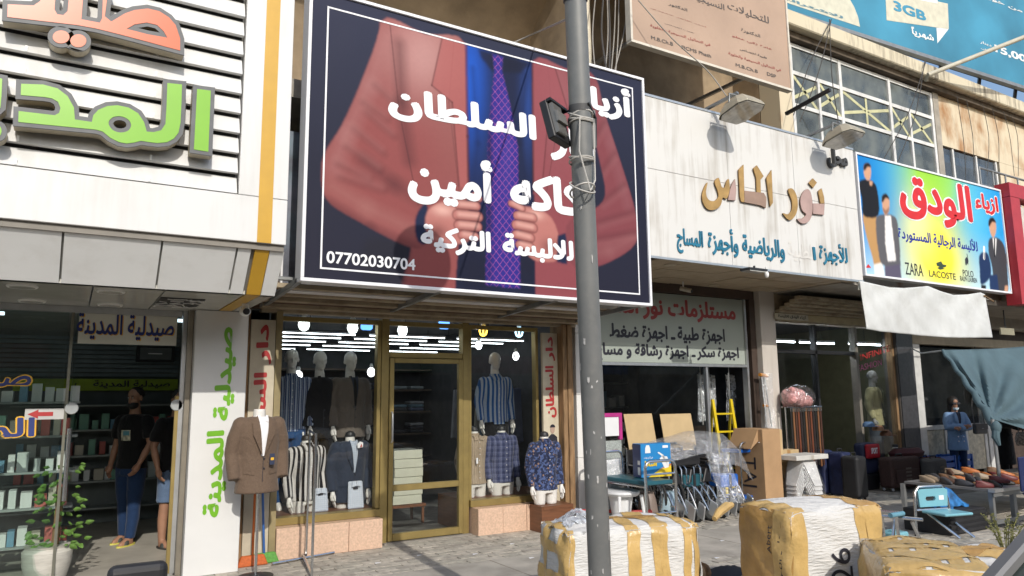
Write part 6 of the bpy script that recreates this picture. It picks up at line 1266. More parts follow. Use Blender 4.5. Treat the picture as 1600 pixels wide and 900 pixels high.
# folded wheelchairs
def wheelchair():
    t = thing('wheelchair', 'x', 'wheelchair', (0, 0, 0), 'folded wheelchairs')
    BLKV = mat('black_vinyl', (.015, .015, .017), .45, var=.2); RUB = mat('tyre_rubber', (.02, .02, .02), .8)
    for e in (-1, 1):
        wx_ = e*.15
        w_ = put('wheel', MB().ring((wx_, .12, .30), .285, .016, 0, 32, 8), RUB, t, True); put('push_rim', MB().ring((wx_+e*.035, .12, .30), .25, .008, 0, 32, 6), CHROME, w_, True); put('rim', MB().ring((wx_, .12, .30), .262, .008, 0, 32, 6), CHROME, w_, True)
        sp = MB()
        for k in range(14): an = k*2*math.pi/14; sp.tube([(wx_, .12, .30), (wx_, .12+.26*math.cos(an), .30+.26*math.sin(an))], .003, 4)
        put('spokes', sp, CHROME, w_); put('hub', MB().tube([(wx_-.03, .12, .3), (wx_+.03, .12, .3)], .03, 10), BLACKM, w_, True)
        cs_ = put('caster', MB().ring((e*.13, -.32, .09), .075, .018, 0, 18, 8), RUB, t, True); put('caster_hub', MB().tube([(e*.13-.012, -.32, .09), (e*.13+.012, -.32, .09)], .06, 12), GREYM, cs_, True); put('fork', MB().tube([(e*.13, -.32, .09), (e*.13, -.29, .24)], .012, 8), CHROME, t, True)
        tubes(t, 'side_frame', CHROME, [(e*.115, .24, .20), (e*.115, .25, .92), (e*.115, .34, .95)], [(e*.115, .24, .48), (e*.115, -.22, .48), (e*.115, -.29, .44), (e*.115, -.29, .2)], [(e*.115, .24, .22), (e*.115, -.29, .22)], [(e*.115, .22, .70), (e*.115, -.16, .70), (e*.115, -.19, .66), (e*.115, -.19, .48)], r=.0125)
        put('push_grip', MB().tube([(e*.115, .33, .95), (e*.115, .45, .95)], .018, 8), BLACKM, t, True); put('armrest', MB().box(e*.115-.025, e*.115+.025, -.14, .18, .71, .745), BLKV, t, bevel=.01)
        tubes(t, 'footrest_tube', CHROME, [(e*.10, -.29, .44), (e*.095, -.36, .36), (e*.09, -.48, .14)], r=.012); put('footplate', MB().hexa([(e*.09-.012, -.56, .06), (e*.09+.012, -.56, .06), (e*.09+.012, -.46, .12), (e*.09-.012, -.46, .12), (e*.09-.012, -.60, .24), (e*.09+.012, -.60, .24), (e*.09+.012, -.50, .30), (e*.09-.012, -.50, .30)]), ALU, t, bevel=.006)
    put('seat', MB().hexa([(-.1, -.22, .48), (.1, -.22, .48), (.1, .22, .48), (-.1, .22, .48), (-.02, -.22, .66), (.02, -.22, .66), (.02, .22, .66), (-.02, .22, .66)]), BLKV, t, bevel=.01); put('backrest', MB().hexa([(-.1, .22, .5), (.1, .22, .5), (.1, .25, .5), (-.1, .25, .5), (-.1, .25, .9), (.1, .25, .9), (.1, .27, .9), (-.1, .27, .9)]), BLKV, t, bevel=.01)
    for s_ in ((-.1, -.1, .24, .1, -.1, .46), (.1, .05, .24, -.1, .05, .46)): tubes(t, 'cross_brace', CHROME, [s_[:3], s_[3:]], r=.011)
    return t
wc0 = wheelchair(); spots = [(1022, 812, .1, 'half hidden behind the chrome trolley'), (1052, 820, .12, 'just right of the chrome trolley'), (1080, 822, -.1, 'third from the chrome trolley'), (1100, 818, .2, 'in the middle of the row'), (1126, 815, .05, 'half under the clear plastic sheet'), (1158, 806, -.15, 'nearest the tall cardboard box, with bright footplates')]
for i, (px, py, rz, lb) in enumerate(spots):
    t = wc0 if i == 0 else copy_tree(wc0); p = atZ(px, py); t.location = (p.x, p.y+.45, 0); t.rotation_euler = (0, 0, rz+.15); t['label'] = 'folded chrome wheelchair '+lb
# clear plastic sheet thrown over the wheelchairs
pa_, pb_ = atY(1042, 740, 7.2), atY(1165, 740, 7.4)
def drape(u, v):
    x = pa_.x+(pb_.x-pa_.x)*u; top = .98+.14*math.sin(u*3.0)-.18*max(0, u-.8)*4; s = v*2-1
    return (x, 7.55+.42*s*(.6+.4*math.sin(u*3)), top-.10*s*s-(.42*max(0, -s-.2)**1.2)*(1 if u > .45 else .45)-.3*max(0, s-.3))
o = put('plastic_sheet', crumple(drape, 40, 30, .035, 21, 9), FILM, None, True); tag(o, 'crumpled clear plastic sheet draped over the wheelchairs', 'plastic sheet')
dr2 = crumple(lambda u, v: (atY(1100+34*u+10*v, 700, 7.05).x, 7.02-.12*v, .86-.62*v), 16, 22, .04, 5, 8); o2 = put('plastic_fold', dr2, FILM, o, True); 
for i, (px0, px1, py, m_, lb) in enumerate(((1068, 1098, 752, TEALP, 'teal folded seat cushion under the plastic sheet'), (1126, 1152, 752, BLUEP, 'bright blue folded seat under the plastic sheet'))):
    a, b = atY(px0, py+10, 7.3), atY(px1, py-12, 7.3); o = boxpart('seat_cushion', None, m_, a.x, b.x, 7.28, 7.6, a.z, b.z, .015); tag(o, lb, 'cushion'); boxpart('strap', o, BLACKM, (a.x+b.x)/2-.02, (a.x+b.x)/2+.02, 7.27, 7.279, a.z, b.z)
a, b = atY(1050, 730, 7.3), atY(1095, 712, 7.3); o = put('wrapped_cushion', crumple(lambda u, v: (a.x+(b.x-a.x)*u, 7.3+.35*v, b.z+.02+.05*math.sin(u*3.1)), 14, 8, .03, 3), plastic_film('dark_wrap', (.12, .12, .13), .8), None, True); tag(o, 'black cushion in shiny plastic beside the blue carton', 'cushion'); boxpart('cushion', o, BLACKM, a.x, b.x, 7.3, 7.65, a.z, b.z, .02)
# blue shelf trolley
a, b = atY(1151, 770, 7.7), atY(1186, 770, 7.7); tr = thing('shelf_trolley', 'small trolley with bright blue rimmed shelves and chrome frame', 'trolley', (a.x, 7.8, 0))
for z in (.12, .78): boxpart('shelf', tr, BLUEP, a.x, b.x, 7.62, 7.95, z, z+.05, .01)
tubes(tr, 'frame', CHROME, upath(a.x+.01, b.x-.01, 7.6, 7.6, 0, .93), upath(a.x+.01, b.x-.01, 7.97, 7.97, 0, .93), [(a.x+.01, 7.6, .86), (b.x-.01, 7.6, .86)], r=.013)
# tall open cardboard carton
x0, x1 = atY(1166, 720, 7.6).x, atY(1226, 720, 7.6).x; tc_ = thing('tall_carton', 'tall open brown cardboard carton marked TAJ beside the pillar', 'carton', ((x0+x1)/2, 7.7, 0))
x1 = x0+.62; boxpart('body', tc_, CARD, x0+.12, x1-.12, 7.38, 7.93, 0, 1.12, .006); put('flap', MB().hexa([(x0+.115, 7.46, .95), (x0+.119, 7.46, 1.12), (x0+.119, 7.9, 1.12), (x0+.115, 7.9, .95), (x0-.05, 7.46, .84), (x0-.05, 7.46, .85), (x0-.05, 7.9, .85), (x0-.05, 7.9, .84)]), CARD, tc_); put('flap', MB().hexa([(x1-.118, 7.46, .8), (x1-.114, 7.46, 1.12), (x1-.114, 7.9, 1.12), (x1-.118, 7.9, .8), (x1+.0, 7.45, .62), (x1+.01, 7.45, 1.1), (x1+.01, 7.9, 1.1), (x1, 7.9, .62)]), CARDL, tc_)
V_, F_, od = text_mesh('TAJ'); mbt = MB().add([(x0+.118, 7.66-(v[1]-.3)*.34, .48-(v[0]-.8)*.30) for v in V_], F_); put('lettering', mbt, BLKP, tc_)
boxpart('string', tc_, WHT, x0+.1, x1-.1, 7.44, 7.447, .93, .937)
# wrapped crutches leaning on the pillar
p = atY(1200, 660, 7.9); t = thing('wrapped_crutches', 'pair of crutches in clear plastic with orange tips leaning on the pillar', 'crutches', (p.x, 7.9, 0)); ORP = mat('orange_foam', (.62, .25, .03), .6)
for dx in (-.05, .06): put('shaft', MB().tube([(p.x+dx, 7.88, 1.12), (p.x+dx*.6, 7.95, 1.92)], .012, 8), ALU, t, True)
put('pad', MB().tube([(p.x-.08, 7.94, 1.93), (p.x+.09, 7.94, 1.91)], .028, 8), ORP, t, True); put('grip', MB().tube([(p.x-.06, 7.92, 1.45), (p.x+.05, 7.92, 1.44)], .02, 8), ORP, t, True); put('wrap', crumple(lambda u, v: (p.x-.12+.24*u, 7.86, 1.95-.85*v), 8, 16, .03, 31), FILM, t, True)
# plastic stools in a stack
a, b = atY(1224, 750, 7.35), atY(1290, 750, 7.35); scx = (a.x+b.x)/2-.05; scy = 7.35; STP = mat('pale_grey_plastic', (.62, .62, .61), .4)
def stool():
    t = thing('plastic_stool', 's', 'stool', (0, 0, 0), 'stacked plastic stools'); h = .36
    put('top', MB().loft([((0, 0, h-.03), .19, .19), ((0, 0, h-.005), .185, .185), ((0, 0, h), .16, .16)], 4), STP, t, bevel=.012)
    for k in range(4):
        an = math.pi/4+k*math.pi/2; c, s_ = math.cos(an), math.sin(an); w = .085
        put('leg', MB().hexa([(c*.27-s_*w, s_*.27+c*w, 0), (c*.27+s_*w, s_*.27-c*w, 0), (c*.25+s_*w, s_*.25-c*w, 0), (c*.25-s_*w, s_*.25+c*w, 0), (c*.135-s_*w*1.6, s_*.135+c*w*1.6, h-.03), (c*.135+s_*w*1.6, s_*.135-c*w*1.6, h-.03), (c*.12+s_*w*1.6, s_*.12-c*w*1.6, h-.03), (c*.12-s_*w*1.6, s_*.12+c*w*1.6, h-.03)]), STP, t)
    return t
st0 = stool()
for k in range(6):
    t = st0 if k == 0 else copy_tree(st0); t.location = (scx, scy, k*.06); t.rotation_euler = (0, 0, math.pi/4); t['label'] = ['lowest', 'second lowest', 'third lowest', 'third highest', 'second highest', 'topmost'][k]+' plastic stool of the nested stack by the belt rack'
sw = MB(); sw.grid(lambda u, v: (scx+(.33-.13*v)*math.cos(u*6.283)+.015*math.sin(u*40), scy+(.33-.13*v)*math.sin(u*6.283)+.015*math.sin(u*31+v*9), .05+.61*v), 60, 10); o = put('stool_wrap', sw, plastic_film('stool_film', (.7, .7, .7), .05, .06), None, True); tag(o, 'clear plastic wrap around the nested stools', 'plastic wrap')
o = put('flat_box', MB().box(scx-.36, scx+.36, scy-.2, scy+.2, .668, .735), mat('offwhite_box', (.58, .57, .53), .6), bevel=.004); tag(o, 'flat off-white box lying on the stool stack', 'box'); boxpart('tape', o, mat('clear_tape', (.45, .42, .36), .3), scx-.03, scx+.03, scy-.201, scy-.2005, .669, .734)
# belt rack with pink bundle
p = atY(1257, 632, 7.75); br_ = thing('belt_rack', 'chrome rack hung with brown and black leather belts', 'rack', (p.x, 7.8, 0)); zt = 1.42
tubes(br_, 'frame', CHROME, [(p.x-.42, 7.75, zt), (p.x+.42, 7.75, zt)], [(p.x-.42, 7.85, zt), (p.x+.42, 7.85, zt)], [(p.x-.40, 7.8, 0), (p.x-.40, 7.8, zt)], [(p.x+.40, 7.8, 0), (p.x+.40, 7.8, zt)], r=.012)
BC = [mat('belt_%d' % i, c, .45, var=.2) for i, c in enumerate([(.02, .018, .016), (.16, .05, .025), (.20, .09, .04), (.03, .02, .02), (.07, .03, .02)])]
for k in range(13):
    x = p.x-.36+k*.06; o = boxpart('belt', None, BC[(k*7) % 5], x, x+.036, 7.742, 7.75, .45+.1*rnd.random(), zt-.015); tag(o, 'leather belt hanging on the rack under the pink bundle, number %s from the left' % ('one two three four five six seven eight nine ten eleven twelve thirteen'.split()[k]), 'belt', 'belts on the rack'); put('buckle', MB().tube([(x, 7.735, zt-.07), (x+.036, 7.735, zt-.07), (x+.036, 7.735, zt-.015), (x, 7.735, zt-.015), (x, 7.735, zt-.07)], .004, 6), CHROME, o)
PKM = mat('pink_lace', (.55, .27, .26), .9, var=.5, scale=22, bump=1., bscale=25)
pb2 = MB(); rp = random.Random(8)
for k in range(26): pb2.ball((p.x-.1+rp.uniform(-.24, .24), 7.8+rp.uniform(-.12, .1), zt+.14+rp.uniform(-.09, .11)), rp.uniform(.06, .1), n=10, m=7)
me = remesh(pb2, 'pink_bundle', .014, 2); me.materials.append(PKM); o = putm('pink_bundle', me, None, (0, 0, 0)); tag(o, 'bundle of pink lacy cloth in plastic lying on the belt rack', 'bundle')
wr = MB().ball((p.x-.1, 7.79, zt+.15), .34, .22, .21, 20, 12); put('wrap', wr, plastic_film('thin_wrap', (.6, .5, .5), .03), o, True)
o = boxpart('small_carton', None, CARDL, *[atY(q, 700, 7.5).x for q in (1226, 1258)], 7.62, 7.8, .0, .78); tag(o, 'narrow upright pale carton under the belt rack', 'carton'); boxpart('tape', o, mat('brown_tape', (.35, .2, .08), .3), atY(1240, 700, 7.5).x, atY(1245, 700, 7.5).x, 7.618, 7.6195, .0, .78)

# ================================================================ menswear shop front
mf = thing('menswear_shopfront', 'dark glazed menswear shopfront under an old shutter box', 'shopfront', (11.6, 8.15, 0))
for k in range(6): boxpart('shutter_slat', mf, RUSTST, 9.85, 13.9, 7.5+k*.1, 7.6+k*.1, 3.12-k*.045, 3.17-k*.045)
boxpart('shutter_box', mf, RUSTST, 9.85, 13.3, 8.0, 8.2, 2.80, 3.25); boxpart('shutter_rail', mf, mat('tan_rail', (.36, .29, .16), .6), 9.85, 13.3, 7.95, 7.998, 2.82, 2.95); sgn = boxpart('name_plate', mf, mat('plate_cream', (.42, .38, .28), .6), atY(1210, 490, 7.94).x, atY(1262, 495, 7.94).x, 7.93, 7.948, 2.83, 2.93)
lettering('lettering', 'ازياء الودق للالبسة', atY(1211, 490, 7.94).x+.05, atY(1261, 495, 7.94).x-.05, 2.85, 2.915, 7.93, BLKP, sgn, bold=.03)
PILD = mat('dark_granite', (.055, .055, .06), .35, var=.25, scale=20)
boxpart('frame', mf, BLACKM, 9.84, 9.9, 8.1, 8.2, 0, 2.8); boxpart('frame', mf, BLACKM, 10.95, 11.0, 8.1, 8.2, 0, 2.8); boxpart('frame', mf, mat('grey_frame', (.2, .18, .15), .5), 12.04, 12.11, 8.08, 8.2, 0, 2.8); boxpart('frame', mf, OLDW, 13.14, 13.20, 8.08, 8.2, 0, 2.8); boxpart('rail', mf, BLACKM, 9.9, 12.04, 8.1, 8.2, 2.3, 2.36)
GLD = glass('tinted_glass', (.88, .90, .90), haze=.008); boxpart('pane', mf, GLD, 12.11, 13.14, 8.13, 8.136, .05, 2.8); boxpart('pane', mf, GLD, 9.9, 10.95, 8.13, 8.136, .05, 2.3); boxpart('pane', mf, GLD, 9.9, 12.04, 8.13, 8.136, 2.36, 2.8)
boxpart('pilaster', mf, PILD, 13.22, 13.73, 8.02, 8.3, 0, 2.9); boxpart('jamb', mf, mat('dark_jamb', (.10, .09, .08), .6), 13.202, 13.218, 8.04, 8.3, 0, 2.85)
gp = None
a_, b_ = atY(1342, 572, 8.12), atY(1392, 545, 8.12); 
for body, pl, pr_, m_, tilt in (('FASHION', (1340, 583), (1377, 560), mat('pink_neon_letter', (.55, .10, .28), .5), .18), ('INFINITE', (1344, 566), (1390, 541), mat('red_script', (.45, .02, .02), .5), .22)):
    A_, B_ = atY(*pl, 8.125), atY(*pr_, 8.125); V_, F_, od = text_mesh(body); w = max(v[0] for v in V_); 
    mbt = MB().add([(A_.x+(v[0]/w)*(B_.x-A_.x), 8.124-(.0004 if i in od else 0), A_.z+.02+v[1]*.16+(v[0]/w)*(B_.x-A_.x)*tilt) for i, v in enumerate(V_)], F_); put('window_lettering', mbt, m_, mf)
r4 = thing('menswear_shop_room', 'dark menswear shop interior with ceiling tubes', 'room', (11.6, 10, 0))
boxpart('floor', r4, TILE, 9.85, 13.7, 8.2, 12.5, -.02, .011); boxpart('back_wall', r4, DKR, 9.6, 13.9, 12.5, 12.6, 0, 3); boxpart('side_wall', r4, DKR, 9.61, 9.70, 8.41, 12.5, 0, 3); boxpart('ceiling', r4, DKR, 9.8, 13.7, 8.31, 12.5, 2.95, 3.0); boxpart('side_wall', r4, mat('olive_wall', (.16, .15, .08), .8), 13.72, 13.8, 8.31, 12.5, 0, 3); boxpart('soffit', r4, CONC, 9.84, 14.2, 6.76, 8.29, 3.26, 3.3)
for i, (x, y) in enumerate(((10.0, 8.5), (11.1, 8.5), (12.3, 8.36))): o = boxpart('tube_lamp', None, emit_mat('blueish_tube', (.85, .93, 1.), 38), x, x+.95, y, y+.025, 2.52, 2.54); tag(o, 'bluish ceiling tube lamp inside the menswear shop, %s' % ('left', 'middle', 'right')[i], 'lamp', 'tubes of the menswear shop'); boxpart('batten', o, WHITE, x, x+.95, y-.01, y+.035, 2.541, 2.58); boxpart('hanger_wire', o, BLACKM, x+.47, x+.476, y+.01, y+.016, 2.58, 2.95)
dummy('mannequin', 'headed mannequin in a cream blazer in the menswear shop window', (nx(1367, 640, 8.5), 8.5, .25), 'blazer', CREAMW, 'legs', True, 1.02, .25, trousers=GREYT, shirt=BLKC, tie=BLKC, skinm=mat('mannequin_grey', (.35, .33, .31), .5))
o = boxpart('window_platform', None, BLACKM, 12.2, 13.6, 8.32, 9.0, .012, .25); tag(o, 'low black platform inside the menswear window', 'platform'); boxpart('edge', o, WOOD, 12.2, 13.6, 8.305, 8.319, .2, .25)
TSH = cloth('cream_tee', 'plain', ['#a9a888', '#c5c4a6']); dummy('torso_form', 'low torso form in a cream T-shirt beside the suitcases', (nx(1391, 700, 7.95), 7.85, .0), 'shirt', TSH, 'thighs', False, .80, .1, sleeve=False, hands=False)
# bag, caps and shoes in front
p = atY(1357, 700, 7.9); t = thing('red_backpack', 'red and navy backpack standing before the cream blazer mannequin', 'backpack', (p.x, 7.9, 0)); RB = mat('red_nylon', (.40, .01, .02), .55); NB = mat('navy_nylon', (.02, .025, .06), .6)
put('body', MB().box(p.x-.23, p.x+.2, 7.85, 8.05, .25, .78), NB, t, bevel=.06, seg=3); pk = put('pocket', MB().box(p.x-.2, p.x+.17, 7.79, 7.849, .52, .76), RB, t, bevel=.03, seg=2); lettering('lettering', 'SPORT', p.x-.1, p.x+.08, .60, .70, 7.79, WHT, pk, bold=.05, ar=False); put('base_block', MB().box(p.x-.21, p.x+.19, 7.86, 8.04, 0, .249), BLACKM, t, bevel=.02)
for i, (px, py, m_, lb) in enumerate(((1357, 662, mat('denim_cap', (.06, .12, .22), .8), 'blue denim cap lying on the red backpack'), (1372, 668, mat('tan_leather', (.22, .11, .05), .6), 'tan leather shoe lying on the red backpack'), (1384, 676, mat('brown_leather', (.16, .07, .03), .6), 'brown leather shoe lying beside the cream T-shirt form'))):
    p = atY(px, py, 7.85); o = put('cap' if i == 0 else 'shoe', MB().loft([((p.x, 7.85, p.z-.05), .12, .09), ((p.x, 7.85, p.z), .11, .085), ((p.x, 7.85, p.z+.035), .07, .055)], 16), m_, None, True); tag(o, lb, 'cap' if i == 0 else 'shoe'); put('brim', MB().loft([((p.x+.1, 7.80, p.z-.05), .08, .07), ((p.x+.1, 7.8, p.z-.04), .075, .065)], 14), m_, o, True)
def suitcase(px0, px1, pyb, pyt, Y, m_, lb, tall=None):
    a, b = atY(px0, pyb, Y), atY(px1, pyt, Y); z0 = .05; z1 = b.z; t = thing('suitcase', lb, 'suitcase', ((a.x+b.x)/2, Y, 0))
    put('shell', MB().box(a.x, b.x, Y, Y+.26, z0, z1), m_, t, bevel=.05, seg=3); put('front_pocket', MB().box(a.x+.08, b.x-.08, Y-.03, Y-.001, z0+.08, z0+(z1-z0)*.6), m_, t, bevel=.02, seg=2)
    put('handle', MB().tube([((a.x+b.x)/2-.09, Y+.13, z1), ((a.x+b.x)/2-.08, Y+.13, z1+.04), ((a.x+b.x)/2+.08, Y+.13, z1+.04), ((a.x+b.x)/2+.09, Y+.13, z1)], .012, 8), BLACKM, t, True)
    for q in range(4): boxpart('print_mark', t, mat('embossed_brown', (.16, .12, .09), .6), (a.x+b.x)/2-.08, (a.x+b.x)/2+.08, Y-.033, Y-.0305, z0+.12+q*.06, z0+.15+q*.06)
    for e in (a.x+.05, b.x-.05):
        for f in (Y+.05, Y+.21): put('castor', MB().ball((e, f, .025), .025, n=10, m=6), mat('castor_grey', (.45, .45, .45), .4), t, True)
SB = mat('dark_brown_fabric', (.065, .032, .024), .75, var=.2, scale=40); SB2 = mat('maroon_fabric', (.075, .018, .02), .75, var=.2, scale=40)
suitcase(1396, 1437, 752, 712, 7.45, SB, 'dark brown suitcase, the front left one of the group'); suitcase(1438, 1474, 756, 714, 7.55, SB2, 'dark maroon suitcase beside the dark brown one'); suitcase(1462, 1480, 756, 716, 7.25, mat('grey_fabric', (.12, .11, .10), .8), 'narrow grey brown suitcase at the right of the group')
p = atY(1425, 707, 7.6); o = put('duffel_bag', MB().loft([((p.x, 7.7, p.z-.08), .42, .16), ((p.x, 7.7, p.z), .46, .19), ((p.x, 7.7, p.z+.07), .34, .12)], 20), SB2, None, True); tag(o, 'maroon duffel bag lying on top of the suitcases', 'bag'); put('zip', MB().bar((p.x-.3, 7.7, p.z+.075), (p.x+.3, 7.7, p.z+.075), .02, .01), BLACKM, o)
NAVB = mat('navy_luggage', (.012, .02, .07), .6, var=.3, scale=12)
for i, (px, py, h, lb) in enumerate(((1300, 775, .72, 'left'), (1330, 778, .70, 'middle'), (1352, 782, .66, 'right'))):
    p = atZ(px, py); o = put('wrapped_luggage', MB().box(p.x-.13, p.x+.13, p.y, p.y+.3, .03, h), NAVB if i < 2 else BLACKM, None, bevel=.05, seg=3); tag(o, 'dark blue wrapped luggage case in the shop entrance, the %s one' % lb, 'suitcase', 'wrapped luggage'); put('grip', MB().tube([(p.x-.06, p.y+.15, h), (p.x-.05, p.y+.15, h+.05), (p.x+.05, p.y+.15, h+.05), (p.x+.06, p.y+.15, h)], .01, 6), BLACKM, o, True)
    for e in (-.09, .09): put('castor', MB().ball((p.x+e, p.y+.06, .02), .02, n=8, m=6), BLACKM, o, True)
# ---- next shop with white door frame
nd = thing('white_framed_shopfront', 'shopfront with white door frame behind the woman', 'shopfront', (15.5, 8.2, 0)); WD = mat('white_door_paint', (.60, .60, .58), .5, dirt=(.4, .38, .34), damt=.3); CRM = mat('cream_panel', (.50, .46, .36), .7, var=.3, scale=14)
boxpart('post', nd, WD, 13.74, 14.0, 8.05, 8.2, 0, 2.55); boxpart('post', nd, WD, 16.2, 16.35, 8.05, 8.2, 0, 2.2); boxpart('rail', nd, WD, 14.0, 16.2, 8.06, 8.16, .92, 1.0); boxpart('pane', nd, GLD, 14.0, 16.2, 8.1, 8.106, 1.0, 2.5); boxpart('rail', nd, mat('tan_head', (.33, .28, .2), .6), 13.74, 18, 8.02, 8.2, 2.55, 2.72)
for k in range(3): boxpart('panel', nd, CRM, 14.02+k*.72, 14.02+k*.72+.62, 8.09, 8.13, .1, .915); boxpart('stile', nd, WD, 14.02+k*.72+.622, 14.02+k*.72+.718, 8.07, 8.15, .02, .918)
boxpart('dark_block', nd, DKR, 13.74, 24, 9.4, 9.5, 0, 3.4); boxpart('ceiling', nd, CONC, 13.3, 24, 6.9, 9.4, 3.2, 3.3); boxpart('wall', nd, BRF, 16.36, 24, 8.3, 8.5, 0, 3.2); boxpart('fascia', nd, CONC, 13.3, 24, 8.0, 8.2, 2.95, 3.2)
ctop = atY(1437, 495, 7.4); o = boxpart('hung_sign_plate', None, mat('plate_olive', (.3, .28, .2), .6), *[atY(q, 500, 7.2).x for q in (1562, 1583)], 7.2, 7.23, 2.72, 2.85); tag(o, 'small hanging plate under the soffit behind the white tarp', 'sign'); boxpart('hanger', o, BLACKM, atY(1570, 500, 7.2).x, atY(1571, 500, 7.2).x+.01, 7.21, 7.22, 2.85, 3.2)
for i, (px, py, body) in enumerate(((1528, 588, '٧٥٠'), (1530, 617, '١٠٠٠'))):
    p = atY(px, py, 8.0); o = boxpart('price_card', None, WHT, p.x-.17, p.x+.17, 7.99, 8.0, p.z-.17, p.z+.17); tag(o, ('upper' if i == 0 else 'lower')+' white price card with red script hanging behind the teal canopy', 'sign', 'price cards'); lettering('lettering', body, p.x-.12, p.x+.12, p.z-.13, p.z-.03, 7.99, BLKP, o, bold=.04, ar=False); lettering('lettering', 'سعر', p.x-.12, p.x+.12, p.z+.01, p.z+.13, 7.99, REDP, o, bold=.04); boxpart('string', o, BLACKM, p.x-.003, p.x+.003, 7.995, 8.0, p.z+.17, 2.55)
for i, px in enumerate((1465, 1492)):
    p = atY(px, 725, 7.9); t = thing('blue_crate', 'blue plastic crate on the ground behind the woman, the %s one' % ('left', 'right')[i], 'crate', (p.x, 7.8, 0), 'blue crates'); 
    for z in (.02, .14, .26, .38): 
        for (q0, q1, q2, q3) in ((p.x-.24, p.x+.24, 7.70, 7.72), (p.x-.24, p.x+.24, 8.0, 8.02), (p.x-.24, p.x-.22, 7.721, 7.999), (p.x+.22, p.x+.24, 7.721, 7.999)): boxpart('slat', t, BLUEP, q0, q1, q2, q3, z, z+.08)
    for e in (-.235, .235):
        for f in (7.705, 8.005): boxpart('corner', t, BLUEP, p.x+e-.02, p.x+e+.02, f-.015, f+.025, 0, .47)
    boxpart('base', t, BLUEP, p.x-.22, p.x+.22, 7.72, 8.0, .0, .02)

# ================================================================ white tarp under the menswear sign
zt_ = lambda x, y: (1300+x/5, 380+y/5)
TOP = [zt_(*q) for q in ((215, 292), (330, 318), (450, 345), (560, 350), (660, 343), (750, 334), (850, 375), (950, 405), (1060, 400), (1160, 384), (1195, 400))]; BOT = [zt_(*q) for q in ((272, 670), (380, 690), (500, 702), (600, 712), (700, 722), (800, 730), (900, 735), (1000, 738), (1110, 738), (1200, 738), (1256, 738))]
def lerpl(P, u): k = u*(len(P)-1); i = min(int(k), len(P)-2); t = k-i; return (P[i][0]*(1-t)+P[i+1][0]*t, P[i][1]*(1-t)+P[i+1][1]*t)
def tarp(u, v):
    a, b = lerpl(TOP, u), lerpl(BOT, u); p = (a[0]*(1-v)+b[0]*v, a[1]*(1-v)+b[1]*v); y = 6.52-.05*math.sin(u*7+v*2)*(.3+.7*v)-.010*math.sin(u*23+v*5+2*math.sin(v*3))-.006*math.sin(u*41-v*9+3*math.sin(u*5))-.03*v*math.sin(u*3.1); return atY(*p, y)
tp = put('white_tarp', MB().grid(tarp, 90, 30), mat('tarp_white', (.60, .61, .59), .75, var=.06, scale=5, dirt=(.45, .44, .4), dscale=3, damt=.3, bump=.4, bscale=9), None, True); tag(tp, 'creased white tarp hanging below the colourful menswear sign', 'tarp')
md = tp.modifiers.new('s', 'SOLIDIFY'); md.thickness = .004
put('tie', MB().tube([atY(1343, 440, 6.55), atY(1342, 453, 6.55)], .018, 6), mat('tie_cream', (.6, .56, .45), .6), tp); put('stick', MB().tube([atY(1538, 462, 6.5), atY(1552, 471, 6.6)], .014, 6), OLDW, tp)
# ================================================================ people
TEEB = cloth('black_tee', 'plain', ['#0b0b0d', '#141417']); DEN = cloth('dark_denim', 'plain', ['#16263f', '#24406a']); DENL = cloth('light_denim', 'plain', ['#4a5d78', '#6d82a0'])
p = atZ(198, 851); m1 = person('person', 'bearded man in black printed T-shirt, jeans and sandals inside the pharmacy doorway', (p.x, p.y+.05, .006), -.75, 1.0, {-1: [(-.17, 0, .52), (-.25, .04, .26), (-.24, -.05, .02)], 1: [(.17, 0, .52), (.24, -.01, .26), (.2, -.13, .04)]}, 'tee', TEEB, False, DEN, False, (mat('yellow_sole', (.62, .58, .12), .6), mat('grey_strap', (.06, .065, .06), .6)), beard=True, legs={-1: (0, .06), 1: (.0, -.08)})
sp_ = MB(); patch(sp_, ((-.06, .30), (.06, .30), (.06, .42), (-.06, .42)), .86, .008, .012, 8, 1.0); put('chest_print', sp_, mat('tee_print', (.42, .40, .30), .7, var=.8, scale=22), m1, True); sp_ = MB(); patch(sp_, ((-.03, .36), (.05, .36), (.05, .41), (-.03, .41)), .86, .008, .014, 8, 1.0); put('chest_print', sp_, mat('tee_print_blue', (.10, .28, .34), .7), m1, True)
p = atZ(258, 858); m2 = person('person', 'man in black T-shirt and denim shorts half hidden by the brass door post', (p.x+.06, p.y+.1, .006), .35, .98, None, 'tee', TEEB, False, DENL, True, (mat('dark_sole', (.05, .045, .04), .6), mat('grey_strap', (.06, .065, .06), .6)))
sp_ = MB(); patch(sp_, ((-.07, .22), (.07, .22), (.07, .42), (-.07, .42)), .86*.98, .008, .012, 8, .98); put('chest_print', sp_, mat('tee_square', (.16, .20, .30), .7, var=.6, scale=15), m2, True); sp_ = MB(); patch(sp_, ((-.07, .22), (.07, .22), (.07, .29), (-.07, .29)), .86*.98, .008, .014, 8, .98); put('chest_print', sp_, mat('tee_red', (.40, .12, .10), .7), m2, True)
COAT = cloth('blue_coat', 'plain', ['#6a8ab4', '#86a6cc'])
p = Vector((nx(1496, 690, 7.72), 7.47, 0)); s_ = .86; wm = person('person', 'woman in blue double breasted coat and sunglasses with arms folded', (p.x, p.y+.25, 0), -.55, s_, {-1: [(-.165, 0, .52), (-.23, -.06, .27), (.04, -.20, .30)], 1: [(.165, 0, .52), (.23, -.08, .26), (-.05, -.235, .265)]}, 'blazer', COAT, True, DEN, False, (BLACKM, BLACKM), long=.22, extra=mat('navy_top', (.03, .04, .07), .8))
